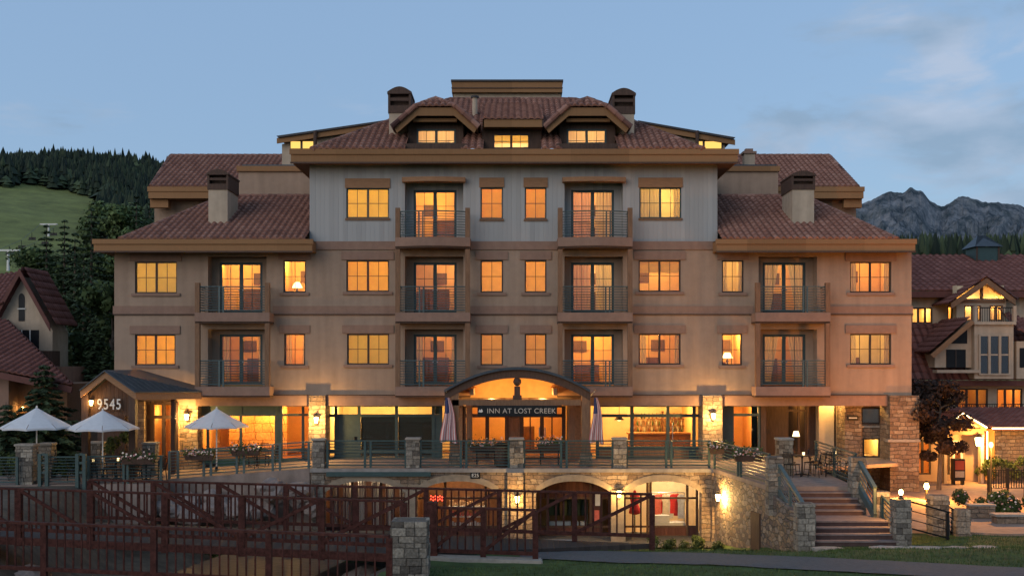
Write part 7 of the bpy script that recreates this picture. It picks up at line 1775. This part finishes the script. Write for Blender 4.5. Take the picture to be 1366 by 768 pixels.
q = MB()
for k in range(22): x = PX(1322 + 3.4*k, Yf); q.box(x - .014, x + .014, Yf - .012, Yf + .012, PZ(651, Yf), PZ(626, Yf))
q.build('pickets', M['black_metal'], t)
t = thing('lamp_post', 'short glowing post lamp between the corner pier and the plaza tree', 'lamp', (PX(1236, -3), -3, -1.28)); x = PX(1236, -3)
q = MB(); q.tube([(x, -3, -1.28), (x, -3, PZ(652, -3))], .05, 8); q.build('post', M['black_metal'], t); q = MB(); q.lathe([(.07, 0), (.10, .10), (.07, .22), (.02, .25)], (x, -3, PZ(652, -3) + .002), 10); q.build('globe', M['bulb'], t, smooth=True); q = MB(); q.lathe([(.13,.252),(.03,.33)], (x, -3, PZ(652, -3)), 10); q.build('cap', M['black_metal'], t)
light('post_light', (x, -3.25, PZ(648, -3)), 600, (1, .38, .06), .08, t)
light('post_light', (PX(1322, -5), -5.4, .9), 1000, (1, .38, .06), .1, None)
bpy.data.objects['post_light.001'].name = 'bed_light'
t = thing('lamp_post', 'slim black lamp post over the plaza flower bed', 'lamp', (PX(1322, -5), -5, -1.28)); x = PX(1322, -5)
q = MB(); q.tube([(x, -5.0, -1.28), (x, -5.0, .9)], .035, 8); q.build('post', M['black_metal'], t); q = MB(); q.lathe([(.05,.0),(.09,.1),(.05,.2)], (x, -5.0, .902), 10); q.build('globe', M['bulb_soft'], t, smooth=True)

# ------------------------------------------------------------------ trees to the west
conifer('dark spruce rising behind the paired parasols', PX(56, .0), .2, -.45, 4.6, 2.1, M['leaf_dark'], 21, 14000, leaf=.40)
conifer('short dark spruce at the far west end behind the patio railing', PX(8, -1.5), -1.5, -.45, 3.0, 1.7, M['leaf_dark'], 22, 9000, leaf=.36)
shrub('shrub', 'broad leafy shrub beside the pale patio pillar, west end', 'shrub', PX(16, -4), -4.0, -.42, 1.6, 1.1, M['leaf_shrub'], 31, 2200, .10)
tl_ = [  # px, Y, top py, radius, kind
 (62, 26, 290, 3.2, 0), (86, 30, 284, 3.4, 0), (122, 24, 268, 3.8, 0), (160, 38, 232, 3.4, 1), (182, 30, 252, 3.4, 0), (142, 46, 236, 3.4, 1), (112, 18, 330, 2.8, 0), (74, 16, 392, 2.3, 0), (148, 14, 356, 2.6, 1), (176, 40, 262, 3.6, 1), (100, 20, 300, 3.2, 0), (126, 10, 418, 2.2, 0), (200, 44, 262, 3.2, 0), (60, 40, 308, 3.4, 1)]
tlab = ['slender dark conifer', 'bushy green broadleaf tree']
where = ['behind the arched gable house', 'at the back of the grove above the gable roof', 'in the middle of the grove', 'tallest of the leafy grove beside the hotel', 'hard against the hotel wing roof', 'deep in the grove, high crown', 'in front of the grove, shorter than the rest', 'close beside the pale gable house', 'next to the hotel corner at second floor height', 'partly hidden by the wing roof', 'dense and dark, above the porch gable', 'low and dark, between house and porch', 'peeking over the wing eave', 'thin crowned, behind the house roof']
for i, (px_, Y, py, rad, kd) in enumerate(tl_):
    z0 = -1.0; h = PZ(py, Y) - z0
    if kd == 0: conifer(f'{tlab[0]} {where[i]}', PX(px_, Y), Y, z0, h, rad * .85, M['leaf_dark'], 40 + i, 8500, 'grove west of the hotel', leaf=.55)
    else: broadleaf(f'{tlab[1]} {where[i]}', PX(px_, Y), Y, z0, h, rad, M['leaf_mid'], 60 + i, 10500, .34, crown0=.12, group='grove west of the hotel', squash=1.6)

# ------------------------------------------------------------------ hills, ski slope, forest, rocky mountain
def prof(pts, x):
    if x <= pts[0][0]: return pts[0][1]
    for (a, b), (c, d) in zip(pts[:-1], pts[1:]):
        if x <= c: return b + (d - b) * (x - a) / (c - a)
    return pts[-1][1]
RIDGE = [(-200, 246), (0, 231), (28, 225), (60, 226), (95, 221), (140, 225), (190, 231), (226, 237), (300, 254), (420, 284)]
HY0, HY1 = 110, 640
def hill_z(X, Y):
    t = min(1, max(0, (Y - HY0) / (HY1 - HY0))); px = 683 + X * S(HY1)
    top = PZ(prof(RIDGE, px), HY1); return -4 + (top + 4) * (t ** .93) + 2.2 * noise.noise(Vector((X*.02, Y*.02, 5))) * min(1, t * 4)
hm = MB(); HX = [-520 + 9 * i for i in range(56)]; HYs = [HY0 + (HY1 - HY0) * i / 60 for i in range(61)]
for Y in HYs:
    for X in HX: hm.v.append((X, Y, hill_z(X, Y)))
def is_ski(X, Y):
    px = 683 + X * S(Y); py = 485 - (hill_z(X, Y) - 4) * S(Y)
    edge = 138 - (py - 255) * .22 + 14 * noise.noise(Vector((py * .06, 3, 0))); top = 247 + max(0, (px - 50)) * .22 + 7 * noise.noise(Vector((px * .05, 0, 0)))
    return px < edge and py > top
for j in range(60):
    for i in range(55):
        a = j * 56 + i; hm.f.append((a, a+1, a+57, a+56)); hm.m.append(0)
M['meadow'] = mat('ski_meadow', (0.150, 0.162, 0.042), .62, .06, .95); M['meadow'].node_tree.nodes['Noise Texture'].inputs['Detail'].default_value = 14; M['meadow'].node_tree.nodes['Noise Texture'].inputs['Roughness'].default_value = .82
tag(hm.build('hillside', M['meadow'], smooth=True), kind='structure', label='green hillside with a mown ski slope', cat='hill')
rnd = random.Random(5); fv, ff, ft_ = [], [], []
def lowtree(x, y, z, h, r_, tone):
    k = 6; rd = rnd.random() < .22; r_ *= 1.5 if rd else 1; h *= .75 if rd else 1; tone += .35 if rd else -.1
    for (zz, rr, hh) in (((.12, .85, .55), (.34, 1.0, .50), (.60, .72, .36)) if rd else ((.10, 1.0, .50), (.36, .74, .42), (.62, .46, .38))):
        b = len(fv); rot = rnd.random() * 6
        for i in range(k): a = rot + 6.283*i/k; q_ = r_ * rr * rnd.uniform(.75, 1.2); fv.append((x + math.cos(a)*q_, y + math.sin(a)*q_, z + h*(zz + rnd.uniform(-.03,.03))))
        fv.append((x, y, z + h * (zz + hh)))
        for i in range(k): ff.append((b + i, b + (i+1) % k, b + k)); ft_.append(min(1, max(0, tone + rnd.uniform(-.2,.2))))
cnt = 0
while cnt < 9000:
    X, Y = rnd.uniform(-500, -95), rnd.uniform(140, 640); px = 683 + X * S(Y)
    if px < -130 or px > 310 or is_ski(X, Y): continue
    h = rnd.uniform(5, 13) + (3 if rnd.random() < .08 else 0); lowtree(X, Y, hill_z(X, Y) - .5, h, h * rnd.uniform(.15, .32), rnd.uniform(.1, .9) * (.6 + .4 * noise.noise(Vector((X*.01, Y*.01, 1))))); cnt += 1
me = bpy.data.meshes.new('forest'); me.from_pydata(fv, [], ff); me.materials.append(M['leaf_forest']); o = bpy.data.objects.new('forest', me); COL.objects.link(o); tile_attr(o, ft_)
tag(o, 'dark conifer forest covering the hillside around the ski slope', 'forest', kind='stuff')
# chairlift: two pylons and the chairs on the cable
def pylon(label, px_, py_top, py_base):
    d = 420.0 - (py_base - 250) * 1.6; X = PX(px_, d); zb = hill_z(X, d); zt = zb + (py_base - py_top) / S(d)
    t = thing('lift_pylon', label, 'lift pylon', (X, d, zb)); q = MB(); q.tube([(X, d, zb - 1), (X, d, zt)], [.5, .3], 8); q.build('mast', M['white_paint'], t); q = MB(); q.box(X - 3.2, X + 3.2, d - .3, d + .3, zt - .5, zt); q.build('cross_arm', M['white_paint'], t); return Vector((X, d, zt))
pa = pylon('pale lift pylon low on the ski slope above the house roof', 11, 321, 349); pb_ = pylon('pale lift pylon high on the ski slope', 65, 275, 292)
ch0 = None
for s in (-3, 3):
    q = MB(); q.tube([pa + Vector((s, 0, -.2)), pa.lerp(pb_, .5) + Vector((s, 0, -1.6)), pb_ + Vector((s, 0, -.2))], .06, 5); o = q.build('lift_cable', M['black_metal']); tag(o, 'thin lift cable strung between the two pylons, ' + ('uphill' if s < 0 else 'downhill') + ' side', 'cable')
for i in range(7):
    f = (i + .7) / 7.6; s = -3 if i % 2 else 3; p = pa.lerp(pb_, f) + Vector((s, 0, -.2 - 1.5 * math.sin(math.pi * f)))
    if ch0 is None:
        ch0 = thing('lift_chair', 'empty dark chairlift chair hanging over the ski slope', 'lift chair', (0,0,0), 'chairs on the ski lift')
        q = MB(); q.tube([(0,0,0),(0,0,-2.2)], .09, 6); q.build('hanger', M['black_metal'], ch0); q = MB(); q.box(-1.2, 1.2, -.5, .3, -2.6, -2.45); q.build('seat', M['black_metal'], ch0); q = MB(); q.box(-1.2, 1.2, .3, .42, -2.6, -1.6); q.build('backrest', M['black_metal'], ch0); c = ch0
    else: c = copy_tree(ch0)
    c.location = p
# rocky range to the east
MR = [(1040, 305), (1130, 278), (1158, 268), (1186, 257), (1204, 259), (1214, 252), (1228, 258), (1240, 270), (1256, 277), (1268, 272), (1284, 263), (1292, 264), (1312, 270), (1330, 269), (1350, 274), (1372, 276), (1420, 268), (1500, 290)]
MY = 3600.0; mm = MB(); nxm, nym = 320, 110; xsM = [PX(990 + 560 * i / nxm, MY) for i in range(nxm + 1)]
for j in range(nym + 1):
    v = j / nym; Y = MY - 1900 * (1 - v)
    for X in xsM:
        px = 683 + X * S(MY); top = PZ(prof(MR, px), MY)
        rdg = noise.ridged_multi_fractal(Vector((X*.0022, Y*.0011, 2)), 1.0, 2.1, 6, 1.0, 2.0) - 1.1
        fn = noise.fractal(Vector((X*.012, Y*.006, 7)), 1.0, 2.0, 5)
        base = -40 + (top + 40) * (v ** 1.25)
        mm.v.append((X * (.50 + .5 * v), Y, base + (rdg * 62 + fn * 34 + 16 * noise.fractal(Vector((X*.05, Y*.012, 3)), 1.0, 2.0, 4)) * min(1, v * 2) * (1 - .72 * v ** 6)))
for j in range(nym):
    for i in range(nxm): a = j*(nxm+1) + i; mm.f.append((a, a+1, a+nxm+2, a+nxm+1)); mm.m.append(0)
m, t_, b_ = nodes('mountain_rock'); b_.inputs['Roughness'].default_value = 1.0; b_.inputs['Specular IOR Level'].default_value = 0
k = t_.nodes.new; l = t_.links.new; co = k('ShaderNodeTexCoord'); mp_ = k('ShaderNodeMapping'); mp_.inputs['Scale'].default_value = (.022, .012, .006); l(co.outputs['Object'], mp_.inputs['Vector'])
n1 = k('ShaderNodeTexNoise'); n1.inputs['Detail'].default_value = 12; n1.inputs['Roughness'].default_value = .75; n1.inputs['Scale'].default_value = 1; l(mp_.outputs['Vector'], n1.inputs['Vector'])
r_ = k('ShaderNodeValToRGB'); r_.color_ramp.elements[0].position = .40; r_.color_ramp.elements[1].position = .64; r_.color_ramp.elements[0].color = (.040, .055, .065, 1); r_.color_ramp.elements[1].color = (.21, .215, .225, 1); l(n1.outputs['Fac'], r_.inputs['Fac'])
sp = k('ShaderNodeSeparateXYZ'); l(co.outputs['Object'], sp.inputs['Vector']); mr_ = k('ShaderNodeMapRange'); mr_.inputs['From Min'].default_value = 180; mr_.inputs['From Max'].default_value = 380; l(sp.outputs['Z'], mr_.inputs['Value'])
n2_ = k('ShaderNodeTexNoise'); n2_.inputs['Scale'].default_value = .006; n2_.inputs['Detail'].default_value = 8; l(co.outputs['Object'], n2_.inputs['Vector'])
ad = k('ShaderNodeMath'); ad.operation = 'MULTIPLY_ADD'; ad.inputs[1].default_value = 1.4; ad.inputs[2].default_value = -.7; l(n2_.outputs['Fac'], ad.inputs[0]); a2_ = k('ShaderNodeMath'); a2_.operation = 'ADD'; a2_.use_clamp = True; l(ad.outputs[0], a2_.inputs[0]); l(mr_.outputs['Result'], a2_.inputs[1])
mx_ = k('ShaderNodeMix'); mx_.data_type = 'RGBA'; mx_.inputs['A'].default_value = (.035, .05, .032, 1); l(a2_.outputs[0], mx_.inputs['Factor']); l(r_.outputs['Color'], mx_.inputs['B']); l(mx_.outputs['Result'], b_.inputs['Base Color'])
tag(mm.build('mountain', m, smooth=False), kind='structure', label='craggy grey mountain range beyond the lodge', cat='mountain')
# wooded rise behind the lodge
fv, ff, ft_ = [], [], []; rnd = random.Random(9)
for i in range(900):
    Y = rnd.uniform(120, 260); X = PX(rnd.uniform(1180, 1400), Y); h = rnd.uniform(7, 14); z = PZ(352, Y) + rnd.uniform(-2, 0) ; z = min(z, PZ(346 - 14*rnd.random(), Y) - h + 3); lowtree(X, Y, z, h, h*.2, rnd.uniform(.1,.9))
me = bpy.data.meshes.new('treeline'); me.from_pydata(fv, [], ff); me.materials.append(M['leaf_forest']); o = bpy.data.objects.new('treeline', me); COL.objects.link(o); tile_attr(o, ft_); tag(o, 'dark line of conifers behind the lodge roof', 'treeline', kind='stuff')
rs_ = MB(); 
for Y, dz in ((60, -6), (110, -3), (190, 2), (280, 8), (700, 10)):
    for px_ in (1120, 1200, 1300, 1400, 1500): rs_.v.append((PX(px_, Y), Y, PZ(362, min(Y, 280)) + dz - 8))
for j in range(4):
    for i in range(4): a = j*5 + i; rs_.f.append((a, a+1, a+6, a+5)); rs_.m.append(0)
tag(rs_.build('hill', M['meadow'], smooth=True), kind='structure', label='low wooded rise behind the lodge', cat='hill')

# ------------------------------------------------------------------ lamps inside windows, bar bottles, grass
def table_lamp(label, x, y, z, s=1.0, par=None):
    t = thing('table_lamp', label, 'lamp', (x, y, z)); q = MB(); q.lathe([(.09,0),(.03,.04),(.06,.14),(.02,.28)], (x, y, z), 10); q.build('base', M['furniture'], t, smooth=True)
    q = MB(); q.lathe([(.22*s,.27),(.10*s,.50)], (x, y, z), 14); q.build('shade', M['bulb_soft'], t, smooth=True)
table_lamp('glowing lamp shade in the small west wing window under the eave', wx(393), .55, wz(391), 1.0)
table_lamp('glowing lamp shade in the small second floor window of the east wing', wx(974), .6, wz(486), 1.1)
for nm, x0, x1, zz in (('stand', wx(380), wx(406), wz(391)), ('stand', wx(964), wx(988), wz(486))):
    t = thing('night_stand', 'night stand under the glowing lamp in the small ' + ('west' if x0 < 0 else 'east') + ' wing window', 'night stand', ((x0+x1)/2, .55, zz - .8)); q = MB(); q.box(x0, x1, .36, .8, zz - .05, zz - .003); q.build('top', M['furniture'], t); q = MB(); q.box(x0 + .05, x1 - .05, .4, .76, zz - .80, zz - .052); q.build('body', M['furniture'], t)
yb_ = 5.4; b0, b1 = PX(843, yb_), PX(925, yb_)
t = thing('bar_shelf', 'lit back bar shelving inside the restaurant', 'shelf', ((b0+b1)/2, yb_, 0)); 
for py in (576, 567, 558): q = MB(); q.box(b0, b1, yb_ - .15, yb_ + .2, PZ(py, yb_) - .03, PZ(py, yb_)); q.build('shelf', M['furniture'], t)
for p in (843, 884, 925): q = MB(); q.box(PX(p, yb_) - .03, PX(p, yb_) + .03, yb_ - .14, yb_ + .2, 0.0, PZ(548, yb_)); q.build('upright', M['furniture'], t)
bm_ = [mat('bottle_' + n, c, .1, 5, .2, spec=.6) for n, c in (('amber', (.30,.10,.02)), ('green', (.05,.09,.03)), ('clear', (.5,.45,.35)))]
rnd = random.Random(4); base = None
for j, py in enumerate((576, 567, 558)):
    for i in range(16):
        x = b0 + .10 + i * (b1 - b0 - .15) / 16 + rnd.uniform(-.03,.03); k_ = rnd.randrange(3)
        q = MB(); q.lathe([(.035,0),(.037,.15),(.013,.20),(.013,.26)], (0,0,0), 8); o = q.build('bottle', bm_[k_], None, smooth=True); o.location = (x, yb_ - .02, PZ(py, yb_) + .002); tag(o, 'small bottle on the lit back bar shelves', 'bottle', 'bottles behind the bar')
t = thing('bar_counter', 'long wooden bar counter inside the restaurant', 'counter', (PX(870, 4), 4, 0)); q = MB(); q.box(PX(838, 4), PX(930, 4), 3.6, 4.1, .0, .84); q.build('front', M['furniture'], t); q = MB(); q.box(PX(836, 4), PX(932, 4), 3.5, 4.2, .842, .90); q.build('top', M['header_wood'], t)
t = thing('pendant_lamp', 'dark pendant lamp hanging inside the restaurant by the flag', 'lamp', (PX(826, 2.2), 2.2, 1.9)); x = PX(826, 2.2); q = MB(); q.lathe([(.24,0),(.10,.16),(.02,.22)], (x, 2.2, 1.55), 14); q.build('shade', M['black_metal'], t); q = MB(); q.tube([(x, 2.2, 1.77), (x, 2.2, zt_ + 6 if False else 2.25)], .012, 6); q.build('cord', M['black_metal'], t); q = MB(); q.lathe([(.02,-.02),(.10,.02),(.02,.05)], (x, 2.2, 1.52), 10); q.build('bulb', M['bulb_soft'], t)
t = thing('floor_lamp', 'small glowing lamp in the passage behind the terrace chairs', 'lamp', (PX(1062, 1.2), 1.2, 0)); x = PX(1062, 1.2); q = MB(); q.lathe([(.14,0),(.02,.03),(.02,.9)], (x, 1.2, .003), 10); q.build('stand', M['black_metal'], t); q = MB(); q.lathe([(.16,.9),(.10,1.12)], (x, 1.2, 0), 12); q.build('shade', M['bulb_soft'], t, smooth=True)

# grass of the lawn: a sward of short blades, uncountable
rnd = random.Random(2); gl = Leaves(); n = 0
while n < 60000:
    x, y = rnd.uniform(-2.5, 22), rnd.uniform(-24.5, -10.5)
    if x > 12.4 and y > -11.2: continue
    if x < 7.5 and y > -13.5 + 0: 
        if rnd.random() < .5: continue
    if 8.6 < x < 11.9 and y > -12.8: continue
    py_ = -17.1 - 0.20 * (x - 0.7) - 0.0048 * (x - 0.7) ** 2
    if abs(y - py_) < .98 + .05 * rnd.random() and x > .2: continue
    if -2.3 < x < .9 and -19 < y < -17.2: continue
    z = ground_z(x, y) + bumpy(x, y); h = rnd.uniform(.03, .085); a = rnd.random() * 6.283; ln = rnd.uniform(0, .04); wv = .008
    b = len(gl.v); ca, sa = math.cos(a), math.sin(a); gl.v += [(x - ca*wv, y - sa*wv, z), (x + ca*wv, y + sa*wv, z), (x + ln*sa, y - ln*ca, z + h)]; gl.f.append((b, b+1, b+2)); gl.t.append(min(1, max(0, .45 + .45 * noise.noise(Vector((x*.7, y*.7, 0))) + rnd.uniform(-.25,.25)))); n += 1
tag(gl.build('grass', M['grass_blade']), 'short lawn grass in front of the steps and arcade', 'grass', kind='stuff')
rnd = random.Random(6)
for i in range(16):
    x, y = rnd.uniform(9.0, 12.2), -13.3 - rnd.random() * 2.8; x += (-13.3 - y) * .6
    q = MB(); k = 7; r0 = rnd.uniform(.18, .36); z = ground_z(x, y) + bumpy(x, y)
    q.slab([(x + math.cos(6.283*j/k) * r0 * rnd.uniform(.8, 1.2) * 1.3, y + math.sin(6.283*j/k) * r0 * rnd.uniform(.8, 1.1)) for j in range(k)], z - .1, z + .045)
    tag(q.build('stepping_stone', M['cap_stone']), 'flat irregular stepping stone in the lawn at the foot of the steps', 'stepping stone', 'stepping stones by the steps')
